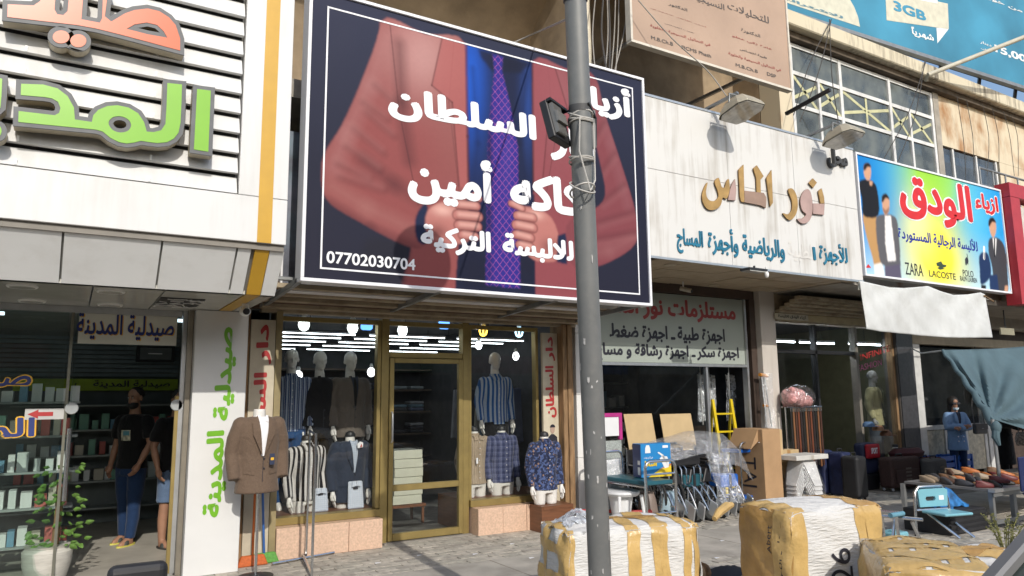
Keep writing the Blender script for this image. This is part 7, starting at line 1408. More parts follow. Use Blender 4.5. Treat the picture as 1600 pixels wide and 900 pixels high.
zh = (.86+.79)*s_; hm = remesh(MB().ball((0, .03, zh+.03), .10, .105, .11, 16, 10).ball((0, .06, zh-.07), .095, .06, .12, 14, 10), 'hair', .009, 2); hm.materials.append(HAIR); putm('long_hair', hm, wm)
put('sunglasses', MB().box(-.066, -.008, -.098, -.086, zh-.016, zh+.02).box(.008, .066, -.098, -.086, zh-.016, zh+.02).box(-.01, .01, -.096, -.088, zh+.002, zh+.01), BLKP, wm); put('face_mask', MB().loft([((0, -.05, zh-.125), .03, .035), ((0, -.055, zh-.10), .05, .045), ((0, -.055, zh-.08), .052, .042)], 16), mat('mask_blue', (.50, .62, .70), .8), wm, True)
for e in (-1, 1):
    for z in (-.02, .08): put('button', MB().ball((e*.05, -.155*s_, (.86+z)*s_), .012, n=8, m=6), WHT, wm)
hb_ = thing('handbag', 'grey leather handbag hanging from the arm of the woman in blue', 'handbag', (0, 0, 0)); put('body', MB().box(-.14, .14, -.05, .05, 0, .2), mat('grey_leather', (.13, .125, .12), .4, var=.1), hb_, bevel=.03, seg=2); put('flap', MB().box(-.135, .135, -.058, -.051, .09, .195), mat('grey_leather2', (.11, .105, .10), .35), hb_, bevel=.003); put('strap', MB().tube([(-.12, 0, .19), (-.11, .03, .5), (-.02, .08, .72), (.10, .03, .5), (.12, 0, .19)], .008, 6), mat('grey_leather2', (.11, .105, .10), .35), hb_, True); put('clasp', MB().box(-.02, .02, -.064, -.059, .10, .12), CHROME, hb_)
q = atY(1531, 668, 7.55); hb_.location = (q.x, 7.55, q.z-.12); hb_.rotation_euler = (0, 0, -.3)

# ================================================================ street stall with teal canopy
CAN = mat('teal_canvas', (.075, .125, .145), .8, var=.12, scale=3, bump=.3, bscale=6)
YQ = 4.95
def can(u, v):
    # upper edge from the gathered corner to the right, lower edge hanging; folds radiate from the corner
    tl, tr_, bl_, br2 = (1473, 547), (1760, 515), (1550, 655), (1760, 720)
    pt = (tl[0]+(tr_[0]-tl[0])*u, tl[1]+(tr_[1]-tl[1])*u+9*math.sin(u*3.1)); pb2 = (bl_[0]+(br2[0]-bl_[0])*u, bl_[1]+(br2[1]-bl_[1])*u)
    x = pt[0]*(1-v)+pb2[0]*v; y = pt[1]*(1-v)+pb2[1]*v
    r_ = math.hypot(u*2.4, 1-v); an = math.atan2(1-v, u*2.4+1e-6); f = .085*min(1, r_*1.6)*math.sin(an*17+.6*math.sin(r_*4))*math.exp(-max(0, r_-.5)*.9)+.03*math.sin(u*7+1)
    return atY(x, y, YQ+1.0*(1-v)*(.9)+f)
cn = thing('stall_canopy', 'teal canvas canopy gathered and tied to a metal pole at the right', 'canopy', (10.5, YQ, 1.2)); c_ = put('canvas', MB().grid(can, 90, 36), CAN, cn, True); md = c_.modifiers.new('s', 'SOLIDIFY'); md.thickness = .006
edge = [atY(1473+(1556-1473)*k/14, 548+(668-548)*(k/14)**1.05, YQ+.9*(1-k/14)-.02) for k in range(15)]
put('gathered_edge', MB().tube([p+Vector((0, .02*math.sin(k*2.1), .01*math.cos(k*1.7))) for k, p in enumerate(edge)], [.02+.035*(k/14)*(1+.25*math.sin(k*2.3)) for k in range(15)], 10), CAN, cn, True)
pt_ = edge[-1]; put('knot', MB().ball(pt_, .06, .06, .09), CAN, cn, True); put('tail', MB().tube([pt_, pt_+Vector((-.03, 0, -.12)), pt_+Vector((.0, -.02, -.22))], [.045, .05, .02], 8), CAN, cn, True)
zt2 = .46
put('pole', MB().tube([(pt_.x, pt_.y+.02, zt2), (pt_.x-.02, pt_.y+.02, pt_.z+.1)], .022, 10), GREYM, cn, True)
put('top_rope', MB().tube([edge[0], atY(1440, 552, 6.4), atY(1425, 545, 8.0)], .012, 6), mat('rope_grey', (.35, .36, .36), .7), cn, True)
# stall table
T0, T1 = atZ(1562, 817), atZ(1562, 817); tx, ty = pt_.x-.02, pt_.y-.12
tb_ = thing('stall_table', 'grey steel framed stall table covered with shoes', 'table', (tx+1, ty+.5, 0)); boxpart('top', tb_, mat('table_board', (.20, .19, .18), .7), tx-.45, tx+2.6, ty+.02, ty+1.1, zt2-.03, zt2)
for q in ((tx-.47, ty), (tx+1.2, ty), (tx-.47, ty+1.1), (tx+2.6, ty)): boxpart('leg', tb_, GREYM, q[0], q[0]+.05, q[1], q[1]+.05, 0, zt2-.031)
boxpart('leg', tb_, GREYM, tx-.02, tx+.05, ty-.02, ty+.03, 0, zt2-.031)
for z in (.06, zt2-.08): boxpart('rail', tb_, GREYM, tx-.5, tx+2.6, ty-.032, ty-.021, z, z+.05)
boxpart('ledge', tb_, ALU, tx-.52, tx+2.62, ty-.06, ty+.018, zt2-.028, zt2+.01)
SHC = [mat('shoe_%d' % i, c, .5, var=.2) for i, c in enumerate([(.02, .018, .017), (.10, .05, .03), (.45, .14, .03), (.05, .05, .055), (.32, .24, .16), (.14, .03, .03), (.22, .12, .06)])]
sm_ = remesh(MB().loft([((0, -.03, 0), .042, .13), ((0, -.03, .03), .042, .13), ((0, -.01, .055), .036, .10), ((0, .05, .085), .032, .05)], 18), 'shoe', .009, 2)
shm = []
for m_ in SHC: k = sm_.copy(); k.materials.append(m_); shm.append(k)
rs_ = random.Random(12); n_ = 0
for i in range(12):
    for j in range(4):
        x, y = tx-.36+i*.12+rs_.uniform(-.03, .03), ty+.14+j*.25+rs_.uniform(-.04, .04)
        si_ = rs_.randrange(7); o = putm('shoe', shm[si_], None, (x, y, zt2+.004+(.05 if rs_.random() < .25 else 0)), (0, rs_.uniform(-.2, .2), rs_.uniform(-.9, .9)), (.88, .9, .95)); tag(o, ['black', 'dark brown', 'orange', 'charcoal', 'beige', 'dark red', 'tan'][si_]+' shoe in the '+('front', 'second', 'third', 'back')[j]+' row of the stall table', 'shoe', 'shoes on the stall table')
p = atY(1585, 700, 6.6); abm = cloth('black_robe', 'plain', ['#08080a', '#111114']); ab = person('person', 'person in black robe standing behind the shoe stall under the canopy', (p.x, 6.75, 0), .2, .93, {-1: [(-.17, 0, .52), (-.25, -.06, .27), (-.10, -.22, .30)], 1: [(.17, 0, .52), (.25, -.06, .27), (.12, -.24, .22)]}, 'blazer', abm, True, abm, False, (BLACKM, BLACKM), long=.45, extra=abm)
o = put('patterned_bag', MB().loft([((0, 0, 0), .13, .06), ((0, 0, .1), .16, .08), ((0, 0, .22), .10, .05)], 18), mat('bag_pattern', (.22, .19, .17), .7, var=.9, scale=40), None, True); o.location = (p.x-.05, 6.45, .72); tag(o, 'patterned shoulder bag carried by the person in black', 'bag'); put('strap', MB().tube([(-.08, 0, .2), (0, .04, .5), (.08, 0, .2)], .008, 6), BLACKM, o)
# things under and before the stall
o = put('dark_crate', MB().box(tx-1.35, tx-.55, ty+.05, ty+.6, .0, .26), mat('black_crate', (.02, .02, .022), .6, var=.3), bevel=.01); tag(o, 'low black crate on the ground left of the stall', 'crate')
for k in range(4): boxpart('slat', o, BLACKM, tx-1.35, tx-.55, ty+.035, ty+.048, .02+k*.06, .055+k*.06)
q = atY(1522, 790, ty+.1); o = put('blue_bag', crumple(lambda u, v: (tx-1.1+.5*u, ty+.2+.25*v, .27+.2*math.sin(u*3.14)*math.sin(v*3.14)), 14, 10, .05, 17), mat('blue_nylon_bag', (.03, .16, .40), .45, var=.7, scale=9), None, True); tag(o, 'crumpled blue plastic bag lying on the black crate', 'bag')
# shower chair with teal back
cp_ = atZ(1476, 838); sc_ = thing('shower_chair', 'chrome shower chair with a slotted light teal plastic back', 'chair', (0, 0, 0)); TB = mat('light_teal_plastic', (.20, .45, .52), .35, var=.04)
tubes(sc_, 'frame', CHROME, [(-.27, 0, 0), (-.235, .02, .40), (-.22, .03, .48), (-.17, .03, .54), (.17, .03, .54), (.22, .03, .48), (.235, .02, .40), (.27, 0, 0)], [(-.10, .05, .28), (.08, -.25, .0)], [(.10, .05, .28), (.27, -.27, .0)], [(-.24, .03, .28), (.24, .03, .28)], r=.016)
bp_ = [([(-.20, .32), (.20, .32), (.215, .50), (.17, .52), (-.17, .52), (-.215, .50)]), ([(-.10, .385), (.02, .385), (.035, .41), (.02, .435), (-.10, .435), (-.115, .41)])]
V_, F_ = outline_mesh(bp_, 0, .025); put('back_panel', MB().add([(v[0], .0-v[2]+.0, v[1]) for v in V_], F_), TB, sc_); put('sticker', MB().box(.08, .15, -.0155, -.013, .39, .44), WHT, sc_); put('seat', MB().box(-.2, .2, -.35, -.02, .26, .29), TB, sc_, bevel=.01)
for x_ in (-.27, .27): put('foot', MB().tube([(x_, 0, 0), (x_, 0, .04)], .024, 8), REDP if x_ > 0 else BLACKM, sc_, True)
sc_.location = (cp_.x, cp_.y+.1, 0); sc_.rotation_euler = (0, 0, -.25)
# folded walker lying left of it
a, b = atZ(1378, 806, .30), atZ(1442, 812, .30); wk = thing('folded_walker', 'folded chrome walking frame with blue grips leaning low behind the second bale', 'walker', (a.x, a.y, 0))
tubes(wk, 'tube', CHROME, [(a.x, a.y, .30), (b.x, b.y, .30)], [(a.x+.05, a.y+.2, .34), (b.x, b.y+.2, .34)], [(a.x+.25, a.y, .30), (a.x+.15, a.y, .0)], [(b.x-.2, b.y, .30), (b.x-.05, b.y-.02, .0)], [(a.x+.3, a.y+.2, .34), (a.x+.35, a.y+.22, 0)], [(b.x-.15, b.y+.2, .34), (b.x-.1, b.y+.22, 0)], r=.018)
put('grip', MB().tube([(b.x-.25, b.y+.2, .34), (b.x-.02, b.y+.2, .34)], .026, 10), mat('grip_blue', (.12, .28, .36), .5), wk, True)
a, b = atZ(1388, 836, .03), atZ(1442, 838, .03); o = put('teal_pad', MB().box(a.x, b.x, a.y-.1, a.y+.12, .0, .06), TB, bevel=.015); tag(o, 'light teal plastic seat lying flat on the paving', 'seat'); boxpart('rib', o, TB, a.x+.05, b.x-.05, a.y-.02, a.y+.02, .06, .075)
# dark blue plastic chair at the right edge
p = atZ(1600, 838)+Vector((.42, -.1, 0)); ch_ = thing('blue_chair', 'dark blue plastic chair with white cushion cut by the right picture edge', 'chair', (p.x, p.y, 0)); DB = mat('dark_blue_plastic', (.012, .02, .08), .4); x, y = p.x+.12, p.y
for e, f in ((-1, -1), (1, -1), (-1, 1), (1, 1)): put('leg', MB().tube([(x+e*.2, y+f*.2, 0), (x+e*.18, y+f*.17, .42)], .022, 8), DB, ch_, True)
boxpart('seat', ch_, DB, x-.22, x+.22, y-.22, y+.22, .42, .45, .01); boxpart('cushion', ch_, WPL, x-.19, x+.2, y-.2, y+.18, .452, .50, .02); boxpart('backrest', ch_, DB, x-.2, x+.22, y+.22, y+.25, .45, .85, .01)
# dry weed and stone
p = atZ(1572, 862); wd = thing('dry_weed', 'dry yellow green weed growing from the paving by the last bale', 'plant', (p.x, p.y, 0)); WDM = mat('weed_green', (.19, .19, .06), .7, var=.4, scale=9); rw_ = random.Random(4)
for k in range(26):
    an = rw_.uniform(0, 6.28); sp2 = rw_.uniform(.05, .32); h = rw_.uniform(.15, .42); tip = Vector((p.x+sp2*math.cos(an), p.y+sp2*math.sin(an), h)); base = Vector((p.x+.03*math.cos(an), p.y+.03*math.sin(an), 0)); mid = base.lerp(tip, .5)+Vector((0, 0, .06))
    st_ = put('stem', MB().tube([base, mid, tip], [.004, .003, .0015], 4), WDM, wd); lv = MB()
    for q in range(16):
        u = rw_.uniform(.25, 1); c = (base.lerp(mid, u*2) if u < .5 else mid.lerp(tip, u*2-1)); d = Vector((rw_.uniform(-1, 1), rw_.uniform(-1, 1), rw_.uniform(-.2, .8))).normalized()*.026; n = d.cross(Vector((rw_.uniform(-1, 1), rw_.uniform(-1, 1), rw_.uniform(-1, 1)))).normalized()*.007; lv.add([c, c+d*.5+n, c+d, c+d*.5-n], [(0, 1, 2, 3)])
    tag(put('leaf_cluster', lv, WDM, st_), kind='stuff')
p = atZ(1594, 858, .06); o = put('stone_lump', MB().ball((p.x+.05, p.y, .06), .12, .10, .07, 10, 7), CONC, None, True); tag(o, 'pale concrete lump beside the dry weed', 'stone'); put('chip', MB().ball((p.x-.1, p.y+.05, .02), .05, .04, .025, 8, 6), CONC, o)

# ================================================================ taped bales on the pavement
SACK = mat('white_sack', (.66, .65, .62), .6, var=.05, scale=9, bump=.8, bscale=14, stretch=(1, 1, 5)); TAPEM = mat('packing_tape', (.56, .375, .14), .28, var=.15, scale=5, bump=.5, bscale=20, spec=.6); TAPEB = mat('packing_tape_brown', (.44, .26, .085), .25, var=.2, scale=6, bump=.6, bscale=18, spec=.6)
class Bale:
    """a soft box; sheets of sack and tape follow its bulging faces"""
    def __init__(s, W, D, H, seed, bulge=.03): s.W, s.D, s.H, s.b = W, D, H, bulge; s.r = random.Random(seed); s.ph = [(s.r.uniform(0, 6), s.r.uniform(3, 9), s.r.uniform(3, 9)) for _ in range(3)]
    def P(s, face, u, v, e=0.):
        b = s.b*(math.sin(math.pi*min(1, max(0, u)))*math.sin(math.pi*min(1, max(0, v))))**.5+e+sum(.007*math.sin(a+k*u*2+m*v*2) for a, k, m in s.ph)
        # pull edges in a little so that corners are round
        def rnd_(t): return t
        W, D, H = s.W, s.D, s.H; c = .018
        ed = c*(max(0, 1-min(u, 1-u)/.05)**2+max(0, 1-min(v, 1-v)/.05)**2); b -= ed
        if face == 'front': return (u*W, -b, v*H)
        if face == 'left': return (-b, (1-u)*D, v*H)
        if face == 'right': return (W+b, u*D, v*H)
        if face == 'back': return ((1-u)*W, D+b, v*H)
        return (u*W, v*D, H+b)
    def shell(s, parent, m):
        mb = MB()
        for f in ('front', 'left', 'right', 'back', 'top'): mb.grid(lambda u, v: s.P(f, u, v), 26, 26)
        mb.add([(0, 0, 0), (s.W, 0, 0), (s.W, s.D, 0), (0, s.D, 0)], [(0, 3, 2, 1)])
        o = put('sack', mb, m, parent, 2); w = o.modifiers.new('w', 'WELD'); w.merge_threshold = .012; return o
    def tape(s, parent, face, u0, u1, v0, v1, m, e=.004, skew=0.):
        lim = lambda t: min(1, max(0, t))
        pz = s.r.uniform(0, 6); wu = lambda u, v: .006*math.sin(9*v+pz)+.004*math.sin(23*v+pz); wv = lambda u, v: .006*math.sin(9*u+pz)+.004*math.sin(23*u+pz)
        put('tape', MB().grid(lambda u, v: s.P(face, lim(u0+(u1-u0)*u+skew*v+wu(u, v)*(u1-u0 < .9)), lim(v0+(v1-v0)*v+wv(u, v)*(v1-v0 < .9)), e+.002*math.sin(31*u+17*v+pz)), 8 if u1-u0 < .3 else 22, 8 if v1-v0 < .3 else 22), m, parent, 2)
    def scrawl(s, parent, body, face, u0, u1, v0, v1, vert=False, m=BLKP):
        V_, F_, od = text_mesh(body); xs_ = [v[0] for v in V_]; ys_ = [v[1] for v in V_]; a, b, c, d = min(xs_), max(xs_), min(ys_), max(ys_); Q = []
        for i, v in enumerate(V_):
            x, y = (v[0]-a)/(b-a), (v[1]-c)/(d-c)
            if vert: x, y = 1-y, x
            p = s.P(face, u0+(u1-u0)*x, v0+(v1-v0)*y, .0075+(.0003 if i in od else 0)); Q.append(p)
        put('lettering', MB().add(Q, F_), m, parent)
def place(t, A, B, h):   # front-left and front-right top corners
    d = B-A; t.location = (A.x, A.y, 0); t.rotation_euler = (0, 0, math.atan2(d.y, d.x)); return math.hypot(d.x, d.y)
# bale 1
A, B = atZ(886, 833, .66), atZ(1092, 818, .66); b1 = thing('taped_bale', 'white sack bale with yellow tape bands behind the street pole', 'bale', (0, 0, 0)); W_ = place(b1, A, B, .66); q = Bale(W_, .55, .66, 1); q.shell(b1, SACK)
for (u0, u1, sk) in ((.0, .045, 0), (.43, .53, .0), (.62, .70, -.0), (.70, .76, .03), (.86, .925, 0), (.94, 1., 0)): q.tape(b1, 'front', u0, u1, 0, 1, TAPEM, skew=-sk if sk else (.0))
for (v0, v1) in ((.05, .2), (.4, .55), (.75, .86)): q.tape(b1, 'left', 0, 1, v0, v1, TAPEM, .006)
for (u0, u1) in ((.25, .42), (.78, 1.)): q.tape(b1, 'left', u0, u1, 0, 1, TAPEM, .004)
for (u0, u1) in ((0, .045), (.43, .53), (.62, .76), (.86, .925), (.94, 1)): q.tape(b1, 'top', u0, u1, 0, 1, TAPEM)
q.tape(b1, 'top', 0, 1, .42, .58, TAPEB, .006)
tf = crumple(lambda u, v: (.05+.3*u, .15+.25*v, .69+.08*math.sin(u*3.1)*math.sin(v*3.1)), 16, 12, .05, 44, 14); put('torn_wrap', tf, FILM2, b1, True)
# bale 2
A, B = atZ(1233, 801, .80), atZ(1377, 788, .80); b2 = thing('taped_bale', 'tall bale marked 726 with one side fully taped in orange', 'bale', (0, 0, 0)); W_ = place(b2, A, B, .80); q = Bale(W_, .54, .80, 5, .03); q.shell(b2, SACK)
q.tape(b2, 'left', 0, 1, 0, 1, TAPEB, .005); q.tape(b2, 'left', .72, 1., 0, 1, TAPEM, .008); q.tape(b2, 'front', 0, .14, 0, 1, TAPEM, .005); q.tape(b2, 'front', .68, .80, 0, 1, TAPEM, .005); q.tape(b2, 'front', .78, 1, 0, 1, TAPEM, .008); q.tape(b2, 'right', 0, 1, 0, 1, TAPEM, .005); q.tape(b2, 'top', 0, .16, 0, 1, TAPEM, .005); q.tape(b2, 'top', .72, 1, 0, 1, TAPEB, .005)
q.scrawl(b2, '726', 'front', .36, .58, .22, .66, True); q.scrawl(b2, 'Abert', 'left', .62, .70, .62, .86, True); q.scrawl(b2, 'Portela', 'left', .80, .88, .45, .80, True); q.tape(b2, 'left', .48, .74, .06, .28, SACK, .010)
rp_ = [(-.02, .60, .72), (-.10, .55, .71), (-.17, .50, .69)]; put('corner_twist', MB().tube([(.0, .6, .78), (-.06, .6, .77), (-.16, .56, .74), (-.24, .52, .70)], [.02, .035, .032, .02], 8), TAPEM, b2, True)
# bale 3
p0_, p1_, p2_ = atZ(1343, 840, .60), atZ(1482, 839, .60), atZ(1554, 888, .60); yv = (p1_-p2_).normalized(); A = p0_-yv*.95; b3 = thing('taped_bale', 'low bale wrapped all over in orange tape with white gaps at bottom right', 'bale', (0, 0, 0)); W_ = place(b3, A, A+Vector((yv.y, -yv.x, 0))*.58, .60)
q = Bale(W_, .95, .60, 9, .03); q.shell(b3, SACK)
ux = [0, .16, .22, .38, .44, .60, .66, .80, .86, 1.]
for k in range(5): q.tape(b3, 'top', ux[2*k], ux[2*k+1], 0, 1, TAPEM, .004)
for (v0, v1) in ((0, .16), (.22, .40), (.46, .64), (.70, .84), (.9, 1.)): q.tape(b3, 'top', 0, 1, v0, v1, TAPEM, .007)
q.tape(b3, 'left', 0, 1, .55, 1, TAPEM, .005); q.tape(b3, 'front', 0, 1, .4, 1, TAPEM, .005); q.tape(b3, 'right', 0, 1, 0, 1, TAPEM, .005)
# bale 4 (far right, small)
A, B = atZ(1556, 880, .40), atZ(1600, 872, .40); b4 = thing('taped_bale', 'small crumpled bale half hidden by the car at the right edge', 'bale', (0, 0, 0)); W_ = place(b4, A, B, .4); q = Bale(.6, .5, .38, 12, .04); q.shell(b4, SACK); q.tape(b4, 'front', .2, .6, 0, 1, TAPEM); q.tape(b4, 'top', .2, .6, 0, 1, TAPEM); q.tape(b4, 'left', 0, 1, .2, .7, TAPEM); q.tape(b4, 'top', 0, 1, .4, .8, TAPEB, .007)
a, b = atZ(1000, 903, .1), atZ(1092, 893, .1); o = put('cardboard_roll', MB().tube([(a.x-.3, a.y-.08, .09), (b.x, b.y, .09)], .085, 18), CARD, None, True); tag(o, 'brown cardboard roll lying before the first bale', 'cardboard'); put('torn_end', MB().lathe([(.06, 0), (.088, .03), (.07, .08)], (b.x, b.y-.0, .09), 12, 0), mat('torn_brown', (.2, .11, .05), .9, var=.5, scale=30), o)
p = atZ(1130, 896, .02); o = put('dark_cloth', crumple(lambda u, v: (p.x-.2+.5*u, p.y-.12+.25*v, .02+.05*math.sin(u*3.1)*math.sin(v*3.1)), 16, 10, .03, 51), mat('dark_rag', (.03, .032, .036), .9), None, True); tag(o, 'dark rag lying on the paving between the bales', 'rag')

# ================================================================ street lamp post with floodlight
pt0, pb0 = C0+ray(899, 0)*4.45, C0+ray(937.5, 900)*4.5; dv = (pt0-pb0)/(pt0.z-pb0.z); base = pb0+dv*(0-pb0.z); PM = mat('pole_grey', (.20, .205, .20), .5, .25, var=.10, scale=4, dirt=(.30, .29, .27), dscale=14, damt=.3)
lp = thing('street_lamp', 'grey painted street lamp pole in front of the shops', 'street lamp', base)
at_ = lambda z: base+dv*z
put('pole', MB().tube([at_(0), at_(4.02)], [.0715, .0665], 28), PM, lp, True); put('collar', MB().tube([at_(3.99), at_(4.05)], .074, 28), BLACKM, lp, True); put('band', MB().tube([at_(3.33), at_(3.37)], .0695, 28), mat('tape_band', (.08, .08, .08), .5), lp, True); put('upper_pole', MB().tube([at_(4.03), at_(4.55)], .055, 24), PM, lp, True); put('foot_plate', MB().tube([at_(0), at_(.02)], .16, 20), PM, lp)
put('neck', MB().tube([at_(4.5), at_(4.62)], [.08, .16], 20), BLACKM, lp, True); gb2 = at_(4.90); put('globe', MB().ball(gb2, .30, .30, .29, 28, 18), mat('opal_globe', (.7, .7, .68), .3), lp, True)
rsx = random.Random(6); SCF = mat('scuffed_paint', (.46, .45, .43), .7, var=.3, scale=60)
for k in range(22):     # chipped paint and sticker scraps on the side facing the camera
    z = rsx.choice([rsx.uniform(.5, 2.0), rsx.uniform(.5, 1.8), rsx.uniform(.5, 3.9)]); an = -2.2+rsx.uniform(-1.1, 1.1); c = at_(z); w = rsx.uniform(.004, .014)/.07; h = rsx.uniform(.006, .05); rr = .0722
    put('scuff', MB().grid(lambda u, v: (c.x+rr*math.cos(an+w*(u-.5)), c.y+rr*math.sin(an+w*(u-.5)), c.z+h*(v-.5)+.006*math.sin(u*5+k)), 2, 2), SCF, lp)
P = C0+ray(872, 190)*4.42; fl = thing('tied_floodlight', 'black finned floodlight tied to the street pole with wire', 'lamp', P)
Rm = Matrix.Rotation(math.radians(28), 3, 'Z') @ Matrix.Rotation(math.radians(-14), 3, 'X')
def L2W(x, y, z): v = Rm @ Vector((x, y, z)); return (P.x+v.x, P.y+v.y, P.z+v.z)
def lbox(x0, x1, y0, y1, z0, z1): return MB().hexa([L2W(*q) for q in ((x0, y0, z0), (x1, y0, z0), (x1, y1, z0), (x0, y1, z0), (x0, y0, z1), (x1, y0, z1), (x1, y1, z1), (x0, y1, z1))])
put('housing', lbox(-.10, .12, -.0, .05, -.13, .12), BLACKM, fl, bevel=.006)
for k in range(7): put('fin', lbox(-.085+k*.017, -.078+k*.017, -.028, -.001, -.105, .09), mat('fin_grey', (.22, .215, .20), .5, .4), fl)
put('back_rim', lbox(-.10, .12, -.03, -.0005, .10, .118), BLACKM, fl); put('driver_box', lbox(-.09, .03, -.045, -.029, -.04, .03), mat('fin_grey', (.22, .215, .20), .5, .4), fl)
q0 = at_(P.z+.0)
put('bracket', MB().tube([L2W(.11, .02, .1), q0+Vector((.0, -.09, .1)), q0+Vector((.10, -.02, .05)), q0+Vector((.11, -.0, -.12))], .008, 6), BLACKM, fl, True); put('side_plate', MB().box(q0.x+.065, q0.x+.10, q0.y-.02, q0.y+.08, q0.z-.14, q0.z+.10), mat('fin_grey', (.22, .215, .20), .5, .4), fl)
WIRE = mat('tie_wire', (.48, .46, .42), .5)
for k, (z, tl) in enumerate(((.02, .02), (.035, -.03), (.05, .04), (.0, -.015), (-.22, .02), (-.235, -.01), (-.40, .05), (-.42, -.03))):
    c = q0+Vector((0, 0, z)); put('wire_tie', MB().tube([(c.x+.074*math.cos(a*.3491), c.y+.074*math.sin(a*.3491), c.z+tl*math.sin(a*.3491)) for a in range(19)], .006, 5, False), WIRE, fl, True)
put('lead', MB().tube([q0+Vector((-.05, -.06, .02)), q0+Vector((-.06, -.06, -.2)), q0+Vector((0, -.08, -.44)), q0+Vector((.06, -.05, -.36)), q0+Vector((.06, -.05, 0))], .005, 6), WIRE, fl, True)

# ================================================================ cars at the kerb (one near each lower corner) and the far side of the street
def car(label, paint, loc, rot, trim, mirrors=(-1, 1)):
    t = thing('parked_car', label, 'car', (0, 0, 0)); L_, W_ = 4.3, 1.7; GLC = mat('car_glass', (.05, .065, .06), .08, spec=.8); RUB = MATS['tyre_rubber']
    prof = [(-2.1, .30), (-2.15, .55), (-2.05, .78), (-1.0, .93), (-.2, .95), (1.3, .95), (2.0, .92), (2.13, .75), (2.12, .35), (2.0, .25), (-1.95, .25)]
    put('body', MB().prism([(x, -.85, z) for x, z in prof], (0, 1.7, 0)), paint, t, bevel=.06, seg=3)
    def cab(name, y0, y1, pr_, m_, **k): return put(name, MB().hexa([(pr_[0], -y0, .94), (pr_[3], -y0, .94), (pr_[3], y0, .94), (pr_[0], y0, .94), (pr_[1], -y1, 1.40), (pr_[2], -y1, 1.40), (pr_[2], y1, 1.40), (pr_[1], y1, 1.40)]), m_, t, **k)
    cab('glasshouse', .76, .60, (-.92, -.22, .95, 1.62), GLC, bevel=.01); put('roof', MB().box(-.24, .97, -.61, .61, 1.395, 1.44), paint, t, bevel=.025, seg=2)
    for e in (-1, 1):
        for n_, a, b in (('front_pillar', (-.95, e*.775, .93), (-.24, e*.612, 1.405)), ('middle_pillar', (.36, e*.77, .93), (.36, e*.612, 1.40)), ('rear_pillar', (1.60, e*.77, .93), (.97, e*.612, 1.40))): put(n_, MB().bar(a, b, .045, .035), trim, t, bevel=.008)
        put('side_trim', MB().bar((-.9, e*.782, .945), (1.6, e*.782, .945), .02, .03), trim, t); put('drip_rail', MB().bar((-.24, e*.622, 1.40), (.97, e*.622, 1.40), .025, .03), trim, t)
        for x in (-1.32, 1.32): w_ = put('wheel', MB().tube([(x, e*.68, .30), (x, e*.87, .30)], .30, 24), RUB, t, bevel=.02); put('rim', MB().tube([(x, e*.86, .30), (x, e*.88, .30)], .19, 20), ALU, w_)
        put('headlight', MB().box(-2.16, -2.08, e*.5-.16, e*.5+.16, .58, .72), mat('lamp_clear', (.7, .7, .7), .1), t, bevel=.02); put('tail_light', MB().box(2.06, 2.15, e*.6-.14, e*.6+.14, .62, .80), REDP, t, bevel=.02)
        if e not in mirrors: continue
        mr_ = put('mirror', MB().box(-.80, -.70, e*.87, e*1.07, .97, 1.10), BLACKM, t, bevel=.03, seg=3); put('mirror_stalk', MB().bar((-.72, e*.78, 1.0), (-.74, e*.88, 1.02), .04, .03), BLACKM, mr_)
    put('bumper', MB().box(-2.22, -2.1, -.8, .8, .3, .48), trim, t, bevel=.03, seg=2); put('bumper', MB().box(2.1, 2.2, -.8, .8, .3, .48), trim, t, bevel=.03, seg=2); put('grille', MB().box(-2.165, -2.14, -.3, .3, .56, .72), BLACKM, t)
    t.location = loc; t.rotation_euler = (0, 0, rot); return t
TAXI = mat('taxi_paint', (.55, .33, .05), .3, coat=.5, var=.02); DRK = mat('dark_car_paint', (.03, .035, .045), .3, coat=.6, var=.02); TRIMG = mat('car_trim_grey', (.20, .20, .20), .4, .3)
k = atZ(1572, 880, 1.2); car('yellow taxi parked at the lower right corner with grey window trim', TAXI, (k.x+.55, k.y-.685, 0), 0, TRIMG, (-1,))
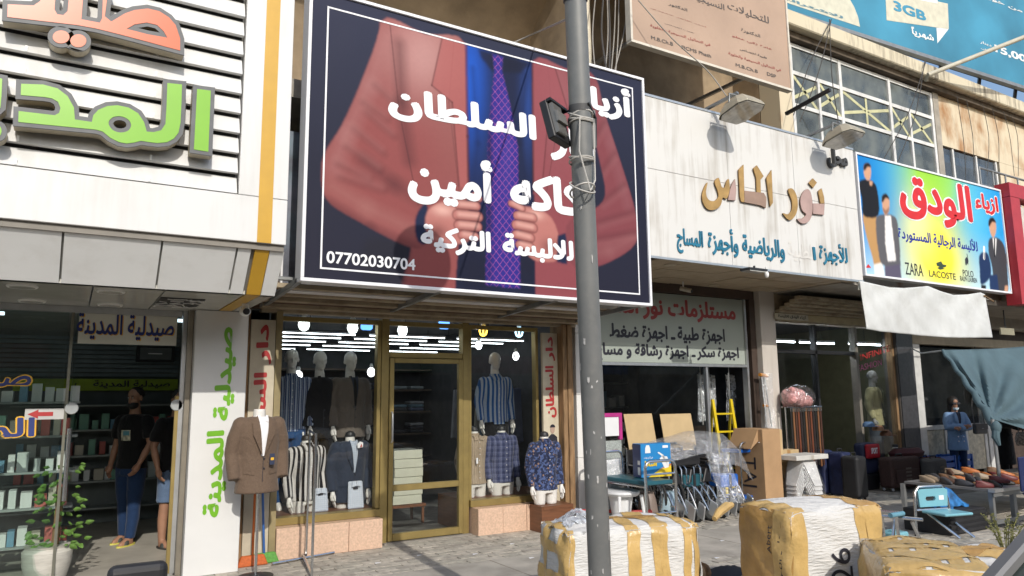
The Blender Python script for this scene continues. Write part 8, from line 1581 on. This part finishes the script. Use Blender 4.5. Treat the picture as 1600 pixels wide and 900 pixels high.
# scooter at the lower left: only its mirror reaches into the picture
k = atZ(216, 890, 1.10); sc2 = thing('motor_scooter', 'dark parked motor scooter whose black mirror shows at the lower left edge', 'scooter', (0, 0, 0)); SCB = mat('scooter_paint', (.03, .035, .05), .3, coat=.5)
for y_ in (-.62, .62): w_ = put('wheel', MB().ring((0, y_, .23), .17, .055, 0, 26, 10), MATS['tyre_rubber'], sc2, True); put('rim', MB().tube([(-.03, y_, .23), (.03, y_, .23)], .12, 18), ALU, w_)
put('front_fork', MB().tube([(0, .62, .23), (0, .50, .62), (0, .42, .92)], .03, 10), GREYM, sc2, True); put('leg_shield', MB().hexa([(-.2, .36, .32), (.2, .36, .32), (.2, .40, .32), (-.2, .40, .32), (-.16, .40, .86), (.16, .40, .86), (.16, .48, .86), (-.16, .48, .86)]), SCB, sc2, bevel=.03, seg=2); put('floorboard', MB().box(-.17, .17, -.15, .4, .26, .32), SCB, sc2, bevel=.02)
put('rear_body', MB().loft([((0, -.42, .30), .17, .34), ((0, -.44, .5), .19, .40), ((0, -.45, .68), .15, .36)], 20), SCB, sc2, True); put('seat', MB().loft([((0, -.40, .69), .14, .36), ((0, -.40, .76), .15, .37), ((0, -.4, .79), .11, .33)], 20), BLACKM, sc2, True); put('handlebar', MB().tube([(-.34, .36, .94), (-.15, .42, .93), (.15, .42, .93), (.34, .36, .94)], .015, 8), BLACKM, sc2, True); put('headlight', MB().ball((0, .49, .84), .09, .06, .08), mat('lamp_clear', (.7, .7, .7), .1), sc2, True)
for e in (-1, 1): mr_ = put('mirror', MB().box(e*.34-.085, e*.34+.085, .42, .47, 1.02, 1.12), BLACKM, sc2, bevel=.03, seg=4); put('stalk', MB().tube([(e*.28, .38, .94), (e*.33, .43, 1.04)], .008, 6), BLACKM, mr_)
sc2.location = (k.x-.34, k.y-.44, 0)
car('white car standing on the far lane behind the camera', mat('white_car_paint', (.7, .7, .7), .3, coat=.5, var=.01), (4.5, -5.5, -.13), 0, BLACKM)
op = thing('opposite_building', 'plain concrete row of shops across the street behind the camera', 'building', (8, -13, 0)); OPW = mat('opposite_wall', (.30, .26, .20), .85, var=.25, scale=.6, dirt=(.1, .09, .08), damt=.5)
boxpart('wall', op, OPW, -30, 60, -16, -13, -.13, 6.2)
for i in range(15):
    for j in range(1): boxpart('window', op, GLC_ if False else mat('opp_window', (.03, .035, .04), .15), -24+i*5, -21.5+i*5, -13.0, -12.96, 4.2+j*2.7, 5.8+j*2.7)
    boxpart('shopfront', op, mat('opp_shop', (.04, .04, .045), .4), -24.8+i*5, -20.6+i*5, -12.99, -12.94, -.1, 2.6); boxpart('shop_sign', op, [mat('opp_s%d' % q, c, .6) for q, c in enumerate([(.3, .05, .05), (.05, .12, .3), (.4, .38, .3), (.08, .2, .1)])][i % 4], -24.8+i*5, -20.6+i*5, -13.0, -12.8, 2.7, 3.5)
